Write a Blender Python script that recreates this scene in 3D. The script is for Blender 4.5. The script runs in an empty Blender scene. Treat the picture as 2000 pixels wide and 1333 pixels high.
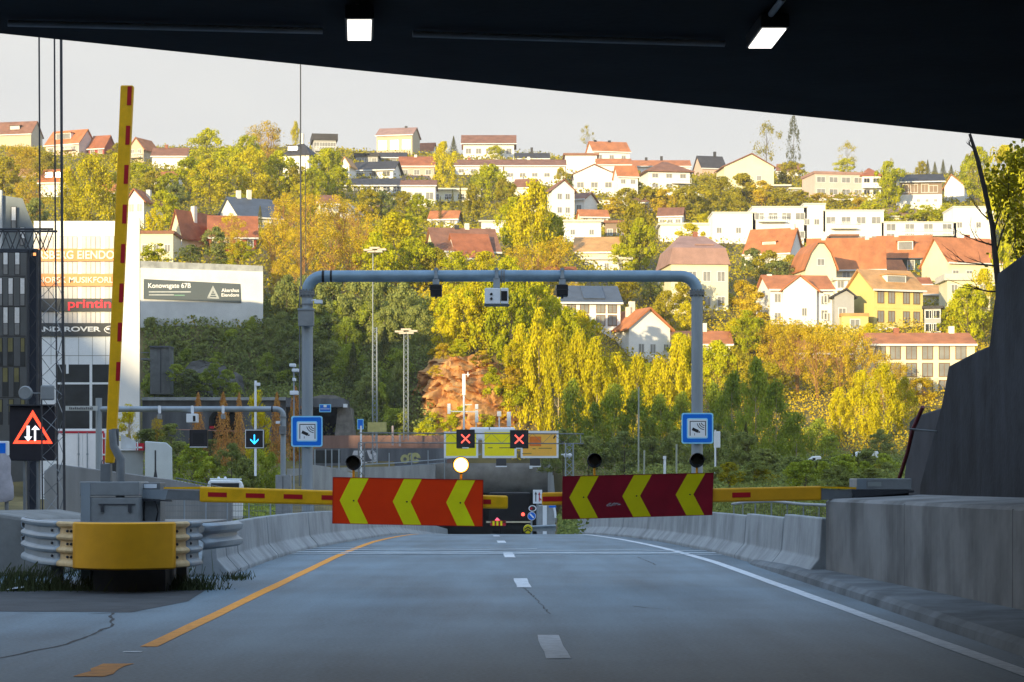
import bpy, bmesh, math, random
import numpy as np
from mathutils import Vector, Matrix
R = math.radians
sc = bpy.context.scene
COL = sc.collection
# ------------------------------------------------------------------ camera
F, HY, EYE = 4300.0, 940.0, 1.45          # focal length in photo pixels, horizon row, eye height
cam_d = bpy.data.cameras.new('camera'); cam = bpy.data.objects.new('camera', cam_d); COL.objects.link(cam)
cam.location = (0, 0, EYE); cam.rotation_euler = (R(90), 0, 0)
cam_d.sensor_width = 36; cam_d.lens = 36 * F / 2000
cam_d.shift_y = (HY - 666.5) / 2000
cam_d.clip_end = 6000; cam_d.clip_start = 0.1
sc.camera = cam
# ------------------------------------------------------------------ light
SUN_AZ, SUN_EL = 30.0, 8.0                  # light comes from behind the camera, from the left
sun_d = bpy.data.lights.new('sun', 'SUN'); sun = bpy.data.objects.new('sun', sun_d); COL.objects.link(sun)
sun_d.energy = 5.0; sun_d.angle = R(0.5); sun_d.color = (1.0, 0.81, 0.48)
LD = Vector((math.sin(R(SUN_AZ)) * math.cos(R(SUN_EL)), math.cos(R(SUN_AZ)) * math.cos(R(SUN_EL)), -math.sin(R(SUN_EL))))
sun.rotation_euler = LD.to_track_quat('-Z', 'Y').to_euler()
sun.location = (-60, -100, 80)
w = bpy.data.worlds.new('World'); sc.world = w; w.use_nodes = True
nt = w.node_tree; nt.nodes.clear()
out = nt.nodes.new('ShaderNodeOutputWorld'); bg = nt.nodes.new('ShaderNodeBackground'); bg.inputs[1].default_value = 0.1
sky = nt.nodes.new('ShaderNodeTexSky'); sky.sky_type = 'NISHITA'; sky.sun_disc = False
sky.sun_elevation = R(SUN_EL); sky.sun_rotation = R(180 + SUN_AZ); sky.air_density = 1.0; sky.dust_density = 1.5
tc = nt.nodes.new('ShaderNodeTexCoord'); sep = nt.nodes.new('ShaderNodeSeparateXYZ')
nt.links.new(tc.outputs['Generated'], sep.inputs[0])
# thin bright overcast: white low down, thinning out to blue overhead, with soft uneven streaks
ramp = nt.nodes.new('ShaderNodeMapRange'); ramp.inputs[1].default_value = 0.16; ramp.inputs[2].default_value = 0.75
ramp.inputs[3].default_value = 0.95; ramp.inputs[4].default_value = 0.65
nt.links.new(sep.outputs[2], ramp.inputs[0])
mp = nt.nodes.new('ShaderNodeMapping'); mp.inputs['Scale'].default_value = (2.2, 2.2, 9)
nt.links.new(tc.outputs['Generated'], mp.inputs[0])
nz = nt.nodes.new('ShaderNodeTexNoise'); nz.inputs['Scale'].default_value = 2.6; nz.inputs['Detail'].default_value = 6
nt.links.new(mp.outputs[0], nz.inputs['Vector'])
cl = nt.nodes.new('ShaderNodeValToRGB'); cl.color_ramp.elements[0].position = .35; cl.color_ramp.elements[1].position = .68
cl.color_ramp.elements[0].color = (4.55, 4.58, 4.62, 1); cl.color_ramp.elements[1].color = (4.9, 4.9, 4.82, 1)
nt.links.new(nz.outputs[0], cl.inputs[0])
mx = nt.nodes.new('ShaderNodeMix'); mx.data_type = 'RGBA'
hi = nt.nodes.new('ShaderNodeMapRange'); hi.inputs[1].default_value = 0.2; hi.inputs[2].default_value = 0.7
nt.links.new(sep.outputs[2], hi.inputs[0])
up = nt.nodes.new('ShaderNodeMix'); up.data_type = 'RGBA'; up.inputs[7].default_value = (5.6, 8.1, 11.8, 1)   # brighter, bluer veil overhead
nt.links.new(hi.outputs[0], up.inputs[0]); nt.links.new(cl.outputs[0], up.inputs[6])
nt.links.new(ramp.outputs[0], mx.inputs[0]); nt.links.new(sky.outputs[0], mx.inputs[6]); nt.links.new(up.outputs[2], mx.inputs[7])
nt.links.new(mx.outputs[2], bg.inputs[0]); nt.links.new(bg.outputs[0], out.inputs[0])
sc.view_settings.view_transform = 'Standard'; sc.view_settings.look = 'None'
sc.view_settings.exposure = 0.78; sc.view_settings.gamma = 1
sc.cycles.max_bounces = 6; sc.cycles.diffuse_bounces = 3; sc.cycles.glossy_bounces = 3; sc.cycles.transmission_bounces = 4
sc.cycles.use_denoising = True

# ------------------------------------------------------------------ helpers
def at(px, py, Y):
    return Vector(((px - 1000) / F * Y, Y, EYE + (HY - py) / F * Y))
def xa(px, Y): return (px - 1000) / F * Y
def za(py, Y): return EYE + (HY - py) / F * Y
def lin(c):
    c /= 255.0
    return c / 12.92 if c <= .04045 else ((c + .055) / 1.055) ** 2.4
def S(r, g, b): return (lin(r), lin(g), lin(b))
ROOT = {}
def tag(o, label=None, cat=None, group=None, kind=None):
    if label: o['label'] = label
    if cat: o['category'] = cat
    if group: o['group'] = group
    if kind: o['kind'] = kind
    return o
def empty(name, loc, label=None, cat=None, group=None, rz=0):
    o = bpy.data.objects.new(name, None); COL.objects.link(o); o.location = loc; o.rotation_euler = (0, 0, rz)
    o.empty_display_size = .3
    ROOT[o] = Vector(loc)
    return tag(o, label, cat, group)
def copy_tree(o, parent=None):
    c = o.copy(); COL.objects.link(c)
    if parent: c.parent = parent
    for ch in list(o.children): copy_tree(ch, c)
    return c
class MB:
    def __init__(s): s.v = []; s.f = []
    def add(s, vs, fs):
        n = len(s.v); s.v += [Vector(p) for p in vs]; s.f += [tuple(i + n for i in f) for f in fs]; return s
    def box(s, x0, x1, y0, y1, z0, z1):
        if x0 > x1: x0, x1 = x1, x0
        if y0 > y1: y0, y1 = y1, y0
        if z0 > z1: z0, z1 = z1, z0
        return s.add([(x0,y0,z0),(x1,y0,z0),(x1,y1,z0),(x0,y1,z0),(x0,y0,z1),(x1,y0,z1),(x1,y1,z1),(x0,y1,z1)],
              [(0,3,2,1),(4,5,6,7),(0,1,5,4),(1,2,6,5),(2,3,7,6),(3,0,4,7)])
    def ray(s, px0, px1, Y, D, z0, z1):
        # box whose flanks run along the line of sight, i.e. a block standing turned toward the road
        x0, x1 = xa(px0, Y), xa(px1, Y); k = D / Y * ((x0 + x1) / 2)
        return s.add([(x0,Y,z0),(x1,Y,z0),(x1+k,Y+D,z0),(x0+k,Y+D,z0),(x0,Y,z1),(x1,Y,z1),(x1+k,Y+D,z1),(x0+k,Y+D,z1)],
              [(0,3,2,1),(4,5,6,7),(0,1,5,4),(1,2,6,5),(2,3,7,6),(3,0,4,7)])
    def rayprism(s, poly_px, Y, D):
        c = sum(p[0] for p in poly_px) / len(poly_px); k = D / Y * xa(c, Y); n0 = len(s.v)
        s.prism([(xa(px, Y), za(py, Y)) for px, py in poly_px], Y, Y + D, 'y')
        for i in range(n0, len(s.v)):
            if s.v[i].y > Y + D/2: s.v[i].x += k
        return s
    def prism(s, poly, a, b, axis='x', area=None):
        # poly: list of 2-D points; extruded along axis between a and b
        def m(p, t):
            return (t, p[0], p[1]) if axis == 'x' else ((p[0], t, p[1]) if axis == 'y' else (p[0], p[1], t))
        n = len(poly)
        ar = sum(poly[i][0]*poly[(i+1)%n][1]-poly[(i+1)%n][0]*poly[i][1] for i in range(n))
        if ar < 0: poly = poly[::-1]
        if a > b: a, b = b, a
        vs = [m(p, a) for p in poly] + [m(p, b) for p in poly]
        fs = [tuple(range(n))[::-1], tuple(range(n, 2*n))] + [(i, (i+1)%n, (i+1)%n+n, i+n) for i in range(n)]
        if axis == 'y': fs = [f[::-1] for f in fs]
        return s.add(vs, fs)
    def tube(s, pts, r, n=10, caps=True, r2=None):
        pts = [Vector(p) for p in pts]; m = len(pts)
        if not isinstance(r, (list, tuple)):
            r = [r + ((r2 if r2 is not None else r) - r) * i / max(1, m-1) for i in range(m)]
        d0 = (pts[1] - pts[0]).normalized()
        up = Vector((0, 0, 1)) if abs(d0.z) < .9 else Vector((1, 0, 0))
        u = d0.cross(up).normalized(); vs = []; fs = []
        for i, p in enumerate(pts):
            d = (pts[min(i+1, m-1)] - pts[max(i-1, 0)]).normalized()
            u = (u - d * u.dot(d)).normalized(); v = d.cross(u)
            vs += [p + (u * math.cos(2*math.pi*k/n) + v * math.sin(2*math.pi*k/n)) * r[i] for k in range(n)]
        for i in range(m-1):
            fs += [(i*n+k, i*n+(k+1)%n, (i+1)*n+(k+1)%n, (i+1)*n+k) for k in range(n)]
        if caps: fs += [tuple(range(n))[::-1], tuple(range((m-1)*n, m*n))]
        return s.add(vs, fs)
    def ball(s, c, rx, ry=None, rz=None, n=12, m=8):
        ry = ry or rx; rz = rz or rx; c = Vector(c); vs = [c + Vector((0, 0, rz))]; fs = []
        for i in range(1, m):
            t = math.pi * i / m
            vs += [c + Vector((rx*math.sin(t)*math.cos(2*math.pi*k/n), ry*math.sin(t)*math.sin(2*math.pi*k/n), rz*math.cos(t))) for k in range(n)]
        vs.append(c - Vector((0, 0, rz))); L = len(vs)-1
        fs += [(0, 1+k, 1+(k+1)%n) for k in range(n)]
        for i in range(m-2):
            fs += [(1+i*n+k, 1+(i+1)*n+k, 1+(i+1)*n+(k+1)%n, 1+i*n+(k+1)%n) for k in range(n)]
        fs += [(L, 1+(m-2)*n+(k+1)%n, 1+(m-2)*n+k) for k in range(n)]
        return s.add(vs, fs)
    def lattice(s, x, y, z0, z1, w, r=.03, rb=.012, step=None, taper=1.0, tri=False):
        step = step or w * 1.1
        def leg(z, k):
            t = (z - z0) / (z1 - z0); h = w / 2 * (1 + (taper - 1) * t)
            c = [(-h, -h), (h, -h), (h, h), (-h, h)] if not tri else [(-h, -h*.6), (h, -h*.6), (0, h*1.1)]
            return Vector((x + c[k][0], y + c[k][1], z))
        nl = 3 if tri else 4
        for k in range(nl): s.tube([leg(z0, k), leg(z1, k)], r, 6)
        z = z0; i = 0
        while z < z1 - .01:
            zz = min(z + step, z1)
            for k in range(nl):
                a, b = (k, (k+1) % nl) if i % 2 == 0 else ((k+1) % nl, k)
                s.tube([leg(z, a), leg(zz, b)], rb, 4)
            z = zz; i += 1
        return s
    def build(s, name, mat, parent=None, local=False, smooth=False, bevel=0, kind=None):
        me = bpy.data.meshes.new(name)
        off = Vector((0, 0, 0))
        if parent is not None and not local:
            off = ROOT[parent]
        me.from_pydata([tuple(p - off) for p in s.v], [], s.f)
        o = bpy.data.objects.new(name, me); COL.objects.link(o)
        if isinstance(mat, (list, tuple)):
            for m in mat: me.materials.append(m)
        else: me.materials.append(mat)
        if smooth:
            bm = bmesh.new(); bm.from_mesh(me); bmesh.ops.recalc_face_normals(bm, faces=bm.faces)
            bm.to_mesh(me); bm.free()
            me.polygons.foreach_set('use_smooth', [True] * len(me.polygons))
            me.set_sharp_from_angle(angle=R(40))
        if parent is not None: o.parent = parent
        ROOT[o] = off
        if bevel:
            b = o.modifiers.new('bevel', 'BEVEL'); b.width = bevel; b.segments = 2; b.limit_method = 'ANGLE'
        if kind: o['kind'] = kind
        return o

# ------------------------------------------------------------------ materials
MATS = {}
def mat(name, col, rough=.7, var=.12, scale=3.0, bump=0.0, metal=0.0, emit=None, estr=1.0, col2=None, streak=False, spec=.3, island=0.0, stain=0.0):
    if name in MATS: return MATS[name]
    m = bpy.data.materials.new(name); m.use_nodes = True; n = m.node_tree.nodes; l = m.node_tree.links
    p = n['Principled BSDF']; p.inputs['Roughness'].default_value = rough; p.inputs['Metallic'].default_value = metal
    p.inputs['Specular IOR Level'].default_value = spec
    MATS[name] = m
    if emit:
        p.inputs['Base Color'].default_value = (*col, 1)
        p.inputs['Emission Color'].default_value = (*emit, 1); p.inputs['Emission Strength'].default_value = estr
        return m
    tcn = n.new('ShaderNodeTexCoord'); t = n.new('ShaderNodeTexNoise')
    t.inputs['Scale'].default_value = scale; t.inputs['Detail'].default_value = 8; t.inputs['Roughness'].default_value = .62
    src = tcn.outputs['Object']
    if streak:
        mpn = n.new('ShaderNodeMapping'); mpn.inputs['Scale'].default_value = (1, 1, .12); l.new(src, mpn.inputs[0]); src = mpn.outputs[0]
    l.new(src, t.inputs['Vector'])
    cr = n.new('ShaderNodeValToRGB'); a, b = cr.color_ramp.elements; a.position = .3; b.position = .72
    c2 = col2 or tuple(min(1, c * (1 + var)) for c in col); c1 = tuple(c * (1 - var) for c in col)
    a.color = (*c1, 1); b.color = (*c2, 1); l.new(t.outputs[0], cr.inputs[0])
    cout = cr.outputs[0]
    if stain:                                                # rain streaks and grime patches with their own outline
        m3 = n.new('ShaderNodeMapping'); m3.inputs['Scale'].default_value = (1.5, 1.5, .16); l.new(tcn.outputs['Object'], m3.inputs[0])
        t3 = n.new('ShaderNodeTexNoise'); t3.inputs['Scale'].default_value = 1.0; t3.inputs['Detail'].default_value = 9; t3.inputs['Roughness'].default_value = .7; l.new(m3.outputs[0], t3.inputs['Vector'])
        t4 = n.new('ShaderNodeTexNoise'); t4.inputs['Scale'].default_value = .8; t4.inputs['Detail'].default_value = 8; l.new(tcn.outputs['Object'], t4.inputs['Vector'])
        ml = n.new('ShaderNodeMath'); ml.operation = 'MULTIPLY'; l.new(t3.outputs[0], ml.inputs[0]); l.new(t4.outputs[0], ml.inputs[1])
        r3 = n.new('ShaderNodeMapRange'); r3.inputs[1].default_value = .2; r3.inputs[2].default_value = .36; r3.inputs[3].default_value = 1.12; r3.inputs[4].default_value = 1 - stain; l.new(ml.outputs[0], r3.inputs[0])
        vm = n.new('ShaderNodeVectorMath'); vm.operation = 'SCALE'; l.new(cout, vm.inputs[0]); l.new(r3.outputs[0], vm.inputs['Scale']); cout = vm.outputs[0]
    if island:
        g = n.new('ShaderNodeNewGeometry'); hs = n.new('ShaderNodeHueSaturation')
        mr = n.new('ShaderNodeMapRange'); mr.inputs[3].default_value = 1 - island; mr.inputs[4].default_value = 1 + island
        l.new(g.outputs['Random Per Island'], mr.inputs[0]); l.new(mr.outputs[0], hs.inputs['Value']); l.new(cout, hs.inputs['Color']); cout = hs.outputs[0]
    l.new(cout, p.inputs['Base Color'])
    if bump:
        t2 = n.new('ShaderNodeTexNoise'); t2.inputs['Scale'].default_value = scale * 9; t2.inputs['Detail'].default_value = 6
        l.new(tcn.outputs['Object'], t2.inputs['Vector'])
        bp = n.new('ShaderNodeBump'); bp.inputs['Strength'].default_value = bump; bp.inputs['Distance'].default_value = .02
        l.new(t2.outputs[0], bp.inputs['Height']); l.new(bp.outputs[0], p.inputs['Normal'])
    return m
def leafmat(name, c1, c2, trans=.22):
    m = bpy.data.materials.new(name); m.use_nodes = True; n = m.node_tree.nodes; l = m.node_tree.links; n.clear()
    o = n.new('ShaderNodeOutputMaterial'); d = n.new('ShaderNodeBsdfDiffuse'); tr = n.new('ShaderNodeBsdfTranslucent'); mxs = n.new('ShaderNodeMixShader')
    g = n.new('ShaderNodeNewGeometry'); oi = n.new('ShaderNodeObjectInfo')
    ad = n.new('ShaderNodeMath'); ad.operation = 'MULTIPLY_ADD'; ad.inputs[1].default_value = .55; 
    l.new(g.outputs['Random Per Island'], ad.inputs[0])
    m2 = n.new('ShaderNodeMath'); m2.operation = 'MULTIPLY'; m2.inputs[1].default_value = .45; l.new(oi.outputs['Random'], m2.inputs[0]); l.new(m2.outputs[0], ad.inputs[2])
    cr = n.new('ShaderNodeValToRGB'); cr.color_ramp.elements[0].color = (*c1, 1); cr.color_ramp.elements[1].color = (*c2, 1)
    tl = n.new('ShaderNodeTexCoord'); tn = n.new('ShaderNodeTexNoise'); tn.inputs['Scale'].default_value = 5.5; tn.inputs['Detail'].default_value = 2; l.new(tl.outputs['Object'], tn.inputs['Vector'])
    mm = n.new('ShaderNodeMath'); mm.operation = 'MULTIPLY_ADD'; mm.inputs[1].default_value = 1.5; mm.inputs[2].default_value = -.75; l.new(tn.outputs[0], mm.inputs[0])
    ad2 = n.new('ShaderNodeMath'); ad2.operation = 'ADD'; ad2.use_clamp = True; l.new(ad.outputs[0], ad2.inputs[0]); l.new(mm.outputs[0], ad2.inputs[1])
    l.new(ad2.outputs[0], cr.inputs[0]); l.new(cr.outputs[0], d.inputs[0]); l.new(cr.outputs[0], tr.inputs[0])
    mxs.inputs[0].default_value = trans; l.new(d.outputs[0], mxs.inputs[1]); l.new(tr.outputs[0], mxs.inputs[2]); l.new(mxs.outputs[0], o.inputs[0])
    MATS[name] = m; return m
def asphalt(name, base, warm=1.0):
    m = bpy.data.materials.new(name); m.use_nodes = True; n = m.node_tree.nodes; l = m.node_tree.links; p = n['Principled BSDF']
    tcn = n.new('ShaderNodeTexCoord'); big = n.new('ShaderNodeTexNoise'); big.inputs['Scale'].default_value = .35; big.inputs['Detail'].default_value = 5
    mpn = n.new('ShaderNodeMapping'); mpn.inputs['Scale'].default_value = (1.6, .16, 1); l.new(tcn.outputs['Object'], mpn.inputs[0])
    tr = n.new('ShaderNodeTexNoise'); tr.inputs['Scale'].default_value = 1.1; tr.inputs['Detail'].default_value = 7; l.new(mpn.outputs[0], tr.inputs['Vector'])
    gr = n.new('ShaderNodeTexNoise'); gr.inputs['Scale'].default_value = 26; gr.inputs['Detail'].default_value = 5
    l.new(tcn.outputs['Object'], big.inputs['Vector']); l.new(tcn.outputs['Object'], gr.inputs['Vector'])
    a1 = n.new('ShaderNodeMath'); a1.operation = 'ADD'; l.new(big.outputs[0], a1.inputs[0]); l.new(tr.outputs[0], a1.inputs[1])
    sx = n.new('ShaderNodeSeparateXYZ'); l.new(tcn.outputs['Object'], sx.inputs[0])     # polished wheel tracks
    yk = n.new('ShaderNodeMath'); yk.operation = 'MULTIPLY_ADD'; yk.inputs[1].default_value = .0174; l.new(sx.outputs[1], yk.inputs[0]); l.new(sx.outputs[0], yk.inputs[2])
    wv = n.new('ShaderNodeMath'); wv.operation = 'MULTIPLY'; wv.inputs[1].default_value = 2*math.pi/1.72; l.new(yk.outputs[0], wv.inputs[0])
    cs = n.new('ShaderNodeMath'); cs.operation = 'COSINE'; l.new(wv.outputs[0], cs.inputs[0])
    a0 = n.new('ShaderNodeMath'); a0.operation = 'MULTIPLY_ADD'; a0.inputs[1].default_value = .07; l.new(cs.outputs[0], a0.inputs[0]); l.new(a1.outputs[0], a0.inputs[2]); a1 = a0
    a2 = n.new('ShaderNodeMath'); a2.operation = 'MULTIPLY_ADD'; a2.inputs[1].default_value = 1.15; l.new(gr.outputs[0], a2.inputs[0]); l.new(a1.outputs[0], a2.inputs[2])
    cr = n.new('ShaderNodeValToRGB'); cr.color_ramp.elements[0].position = 1.22/2; cr.color_ramp.elements[1].position = 1.92/2
    sc_ = n.new('ShaderNodeMath'); sc_.operation = 'MULTIPLY'; sc_.inputs[1].default_value = .5; l.new(a2.outputs[0], sc_.inputs[0]); l.new(sc_.outputs[0], cr.inputs[0])
    cr.color_ramp.elements[0].color = (*[c*.62 for c in base], 1); cr.color_ramp.elements[1].color = (*[c*1.42 for c in base], 1)
    l.new(cr.outputs[0], p.inputs['Base Color']); p.inputs['Roughness'].default_value = .62; p.inputs['Specular IOR Level'].default_value = .45
    bp = n.new('ShaderNodeBump'); bp.inputs['Strength'].default_value = .35; bp.inputs['Distance'].default_value = .01
    l.new(gr.outputs[0], bp.inputs['Height']); l.new(bp.outputs[0], p.inputs['Normal'])
    MATS[name] = m; return m

ASPH = asphalt('asphalt', (.096, .144, .176)); ASPH2 = asphalt('old_asphalt', (.07, .088, .112))
CONC = mat('concrete', (.33, .34, .34), .85, .3, 1.3, .3, streak=True)
CONC_L = mat('light_concrete', (.29, .305, .31), .85, .2, 1.2, .3, stain=.22)
CONC_D = mat('stained_concrete', (.115, .12, .13), .9, .45, .9, .3, streak=True)
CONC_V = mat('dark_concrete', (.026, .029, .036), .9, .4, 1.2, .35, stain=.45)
ROOFC = mat('canopy_concrete', (.013, .016, .022), .9, .3, 1.0, .2)  # very dark, even tone for the canopy slab
GALV = mat('galvanised_steel', (.30, .34, .37), .5, .16, 2.5, .06, metal=.35, streak=True)
GALV_D = mat('dull_steel', (.19, .2, .205), .55, .2, 3, .05, metal=.3)
GREYP = mat('grey_paint', (.25, .26, .26), .55, .15, 4)
WHITEP = mat('white_paint', (.86, .87, .86), .5, .06, 3)
YEL = mat('yellow_paint', S(238, 178, 8), .5, .16, 5)
YEL_W = mat('worn_yellow_paint', S(226, 160, 20), .6, .16, 1.5)
BEIGE = mat('faded_beige_paint', S(206, 176, 128), .6, .2, 5)
REDR = mat('red_reflector', S(176, 20, 30), .45, .1, 6)
RED_HEADLIT = mat('headlit_red_sheeting', S(255, 62, 8), .4, .16, 1.6, .05)  # headlight glow on the reflective board put into its colour
RED_UNLIT = mat('unlit_red_sheeting', S(128, 18, 34), .4, .25, 1.6, .05)  # same red sheeting without headlight glow, dimmed in its colour
CHEV = mat('headlit_yellow_sheeting', S(255, 238, 20), .4, .12, 1.8, .05)  # yellow stripes brightened in colour as if headlit
CHEV_D = mat('unlit_yellow_sheeting', S(205, 190, 5), .4, .08, 3)  # yellow with no headlight glow in its colour
BLACK = mat('black_plastic', (.012, .012, .014), .5, .1, 5)
DARKG = mat('dark_grey_metal', (.05, .052, .058), .5, .2, 5)
BLUE = mat('blue_sheeting', S(5, 110, 215), .4, .05, 3)
CYAN = mat('pale_blue_sheeting', S(150, 220, 250), .4, .03, 3)
SIGNW = mat('white_sheeting', S(228, 232, 236), .45, .03, 3)
SIGNY = mat('yellow_sign_face', S(255, 236, 10), .5, .05, 2)
SIGNO = mat('amber_sign_face', S(246, 186, 74), .5, .06, 2)
BULB = mat('lit_lamp', (1, .8, .4), emit=(1, .74, .34), estr=9)
TUNL = mat('lit_diffuser', (1, 1, 1), emit=(1, .96, .86), estr=1.3)
REDX = mat('red_light', (.4, .02, .02), emit=(1, .09, .06), estr=1.7)
AMB = mat('amber_lens', (.6, .2, .02), emit=(1, .36, .05), estr=2.2)
BLUEL = mat('blue_light', (.02, .2, .4), emit=(.02, .42, 1), estr=2.2)
ORL = mat('orange_light', (.5, .1, .02), emit=(1, .06, .028), estr=1.25)
WHL = mat('white_light', (1, 1, 1), emit=(1, .95, .95), estr=.6)
LINEW = mat('white_road_paint', (.62, .64, .66), .7, .25, 8)
LINEY = mat('orange_road_paint', S(236, 150, 40), .7, .22, 8)
GLASS = mat('window_glass', (.16, .18, .2), .12, .4, .6, spec=.6)
GLASS_L = mat('pale_window_glass', (.24, .24, .23), .15, .25, .5, spec=.6)
GLASS_D = mat('dark_window_glass', (.03, .034, .04), .1, .3, .6, spec=.6)
BARK = mat('bark', (.11, .085, .06), .9, .3, 6, .4)
BARK_L = mat('pale_bark', (.38, .31, .2), .9, .3, 6, .3)
BARK_O = mat('orange_bark', (.34, .18, .06), .9, .3, 6, .3)
RED = mat('red_trim', S(190, 30, 50), .5, .08, 4)
TAR = mat('tar', (.02, .02, .022), .7, .2, 5)
# ------------------------------------------------------------------ terrain and roads
def lerp(x, xs, ys): return float(np.interp(x, xs, ys))
def road_z(Y):
    if Y < 40: return 0.0
    if Y < 95: return -.0003 * (Y - 40) ** 2
    return -.9075 - .0258 * (Y - 95)
def road_c(Y): return .357 - .0174 * (Y - 19.2)
# ground rows per screen column: (distance, photo row) pairs turned into heights
T_R = [(225, 905), (240, 850), (262, 770), (292, 655), (330, 565), (380, 480), (470, 390), (540, 352), (600, 346)]
T_M = [(225, 912), (232, 872), (237, 835), (246, 700), (264, 620), (310, 520), (400, 430), (470, 380), (545, 322), (600, 300)]
T_L = [(225, 905), (240, 850), (252, 760), (266, 612), (300, 500), (400, 400), (520, 312), (600, 290)]
def ztab(T): return [t[0] for t in T], [za(py, Y) for Y, py in T]
NEAR_R = ([-60, 45, 70, 110, 160, 200], [-.6, -.5, -.4, .5, 1.6, 2.6])
NEAR_L = ([-60, 45, 70, 110, 160, 200], [-.15, -.15, -.5, -.9, -.8, 0])
NEAR_M = ([-60, 45, 70, 110, 160, 200], [-.4, -.5, -.8, -1.6, -1.8, -1.6])
def full(T, N):
    a, b = ztab(T); return N[0] + a + [760, 1200], N[1] + b + [b[-1] + 6, b[-1] - 30]
FR, FM, FL = full(T_R, NEAR_R), full(T_M, NEAR_M), full(T_L, NEAR_L)
def ground_z(X, Y):
    px = 1000 + F * X / max(Y, 40)
    zl, zm, zr = lerp(Y, *FL), lerp(Y, *FM), lerp(Y, *FR)
    if px <= 560: z = zl
    elif px < 860: t = (px - 560) / 300; t = t*t*(3-2*t); z = zl * (1-t) + zm * t
    elif px < 1020: z = zm
    elif px < 1300: t = (px - 1020) / 280; t = t*t*(3-2*t); z = zm * (1-t) + zr * t
    else: z = zr
    if 222 <= Y < 227.6 and abs(X - road_c(Y) + .5) < 6.9: return road_z(Y) - .5
    if Y < 222:                                             # the cutting the motorway runs in
        d = abs(X - road_c(Y) + .5)
        if d < 11:
            t = min(1, max(0, (d - 6.5) / 4.5)); z = min(z, road_z(Y) - .35) * (1 - t) + z * t
    return z
def bumps(X, Y):
    return (math.sin(X*.21 + Y*.13) + math.sin(X*.47 - Y*.31 + 1.7) * .6 + math.sin(X*.9 + Y*.73) * .3) * .35
def grid_mesh(name, xs, ys, zf, m, kind='structure'):
    nx, ny = len(xs), len(ys)
    vs = [(x, y, zf(x, y)) for y in ys for x in xs]
    fs = [(j*nx+i, j*nx+i+1, (j+1)*nx+i+1, (j+1)*nx+i) for j in range(ny-1) for i in range(nx-1)]
    me = bpy.data.meshes.new(name); me.from_pydata(vs, [], fs); me.materials.append(m)
    me.polygons.foreach_set('use_smooth', [True]*len(me.polygons))
    o = bpy.data.objects.new(name, me); COL.objects.link(o); o['kind'] = kind; ROOT[o] = Vector((0, 0, 0)); return o
SOIL = mat('hillside_soil', (.12, .10, .04), .95, .5, .25, .5, col2=(.24, .18, .06))
ROCKM = mat('rust_rock', (.50, .19, .06), .9, .4, .45, .8, col2=(.72, .40, .14))
def tz(X, Y):
    z = ground_z(X, Y)
    k = min(1, max(0, (Y - 100) / 80)); return z + bumps(X, Y) * k
xs = np.concatenate([np.arange(-600, -130, 30), np.arange(-130, -30, 3.0), np.arange(-30, 30, 1.5), np.arange(30, 130, 3.0), np.arange(130, 601, 30)])
ys = np.concatenate([np.arange(-20, 60, 4.0), np.arange(60, 220, 4.0), [221.0, 224.0], np.arange(227, 300, 2.5), np.arange(300, 620, 5.0), np.arange(620, 1201, 40)])
terrain = grid_mesh('hillside', xs, ys, tz, SOIL)
# unseen hill added behind the camera, its ridge shaped to shade the valley
rx = [-900, -420, -330, -262, -246, -238, -228, -190, 0, 300, 900]
cosA, sinA, tanE = math.cos(R(SUN_AZ)), math.sin(R(SUN_AZ)), math.tan(R(SUN_EL))
HB = -130.0
def back(X, Y, Z):
    t = (Y - HB) / cosA; return X - t * sinA, Z + t * tanE
xo_, zo_ = back(-46, 212, 28.0)
prof = [(-900, zo_ + 4), (xo_, zo_), (xo_ + 3, 62)] + sorted([back(-10, 236, 4.6), back(0, 236, 5.2), back(8, 225, 7.0), back(18, 225, 7.5), back(30, 225, 6.5), back(46, 225, 6.0)]) + [(-90, 60), (200, 40), (900, 30)]  # ridge heights traced back along the sun from the wanted shadow edges
PX, PZ = [p[0] for p in prof], [p[1] for p in prof]
def hz(X, Y):
    h = lerp(X, PX, PZ)
    if Y > HB:
        t = (-26 - Y) / (-26 - HB); return -.5 + (h + .5) * t
    return max(-4, h - (HB - Y) * .35)
xb = np.concatenate([np.arange(-900, -400, 30), np.arange(-400, -130, 3.0), np.arange(-130, 901, 30)])
grid_mesh('hill', xb, [-26, -40, -60, -80, -100, -120, HB, -160, -220, -320], hz, SOIL)
# ---- carriageway
def ribbon(name, edges, m, dz=0.0, kind='structure', thick=0):
    # edges: list of (Y, xl, xr)
    vs, fs = [], []
    for i, (Y, a, b) in enumerate(edges):
        vs += [(a, Y, road_z(Y) + dz), (b, Y, road_z(Y) + dz)]
        if i: fs.append((2*i-2, 2*i-1, 2*i+1, 2*i))
    me = bpy.data.meshes.new(name); me.from_pydata(vs, [], fs); me.materials.append(m)
    o = bpy.data.objects.new(name, me); COL.objects.link(o); o['kind'] = kind; return o
YS = list(range(-24, 40, 4)) + list(range(40, 100, 3)) + list(range(100, 246, 8))
ribbon('road', [(Y, lerp(Y, [-24, 40, 70, 230], [-9.5, -9.5, -7, -8]), lerp(Y, [-24, 33, 60, 90, 230], [6.4, 5.0, 4.2, 3.6, 3.6])) for Y in YS], ASPH)
ribbon('oncoming_road', [(Y, -34, lerp(Y, [-24, 40, 70, 230], [-9.5, -9.5, -7, -8]) - .004) for Y in YS if Y < 215], ASPH2, -.006)
LEFT = ([5, 19.2, 26, 43, 55, 66, 80, 100, 150, 218], [-3.1, -3.17, -3.23, -3.38, -3.45, -3.35, -3.3, -3.6, -4.4, -5.6])
RIGHT = ([-10, 5, 19.2, 39, 46, 56, 66, 80, 100, 150, 218], [4.1, 4.0, 3.84, 3.63, 3.4, 3.0, 2.6, 2.3, 2.0, 1.2, 0])
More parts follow.
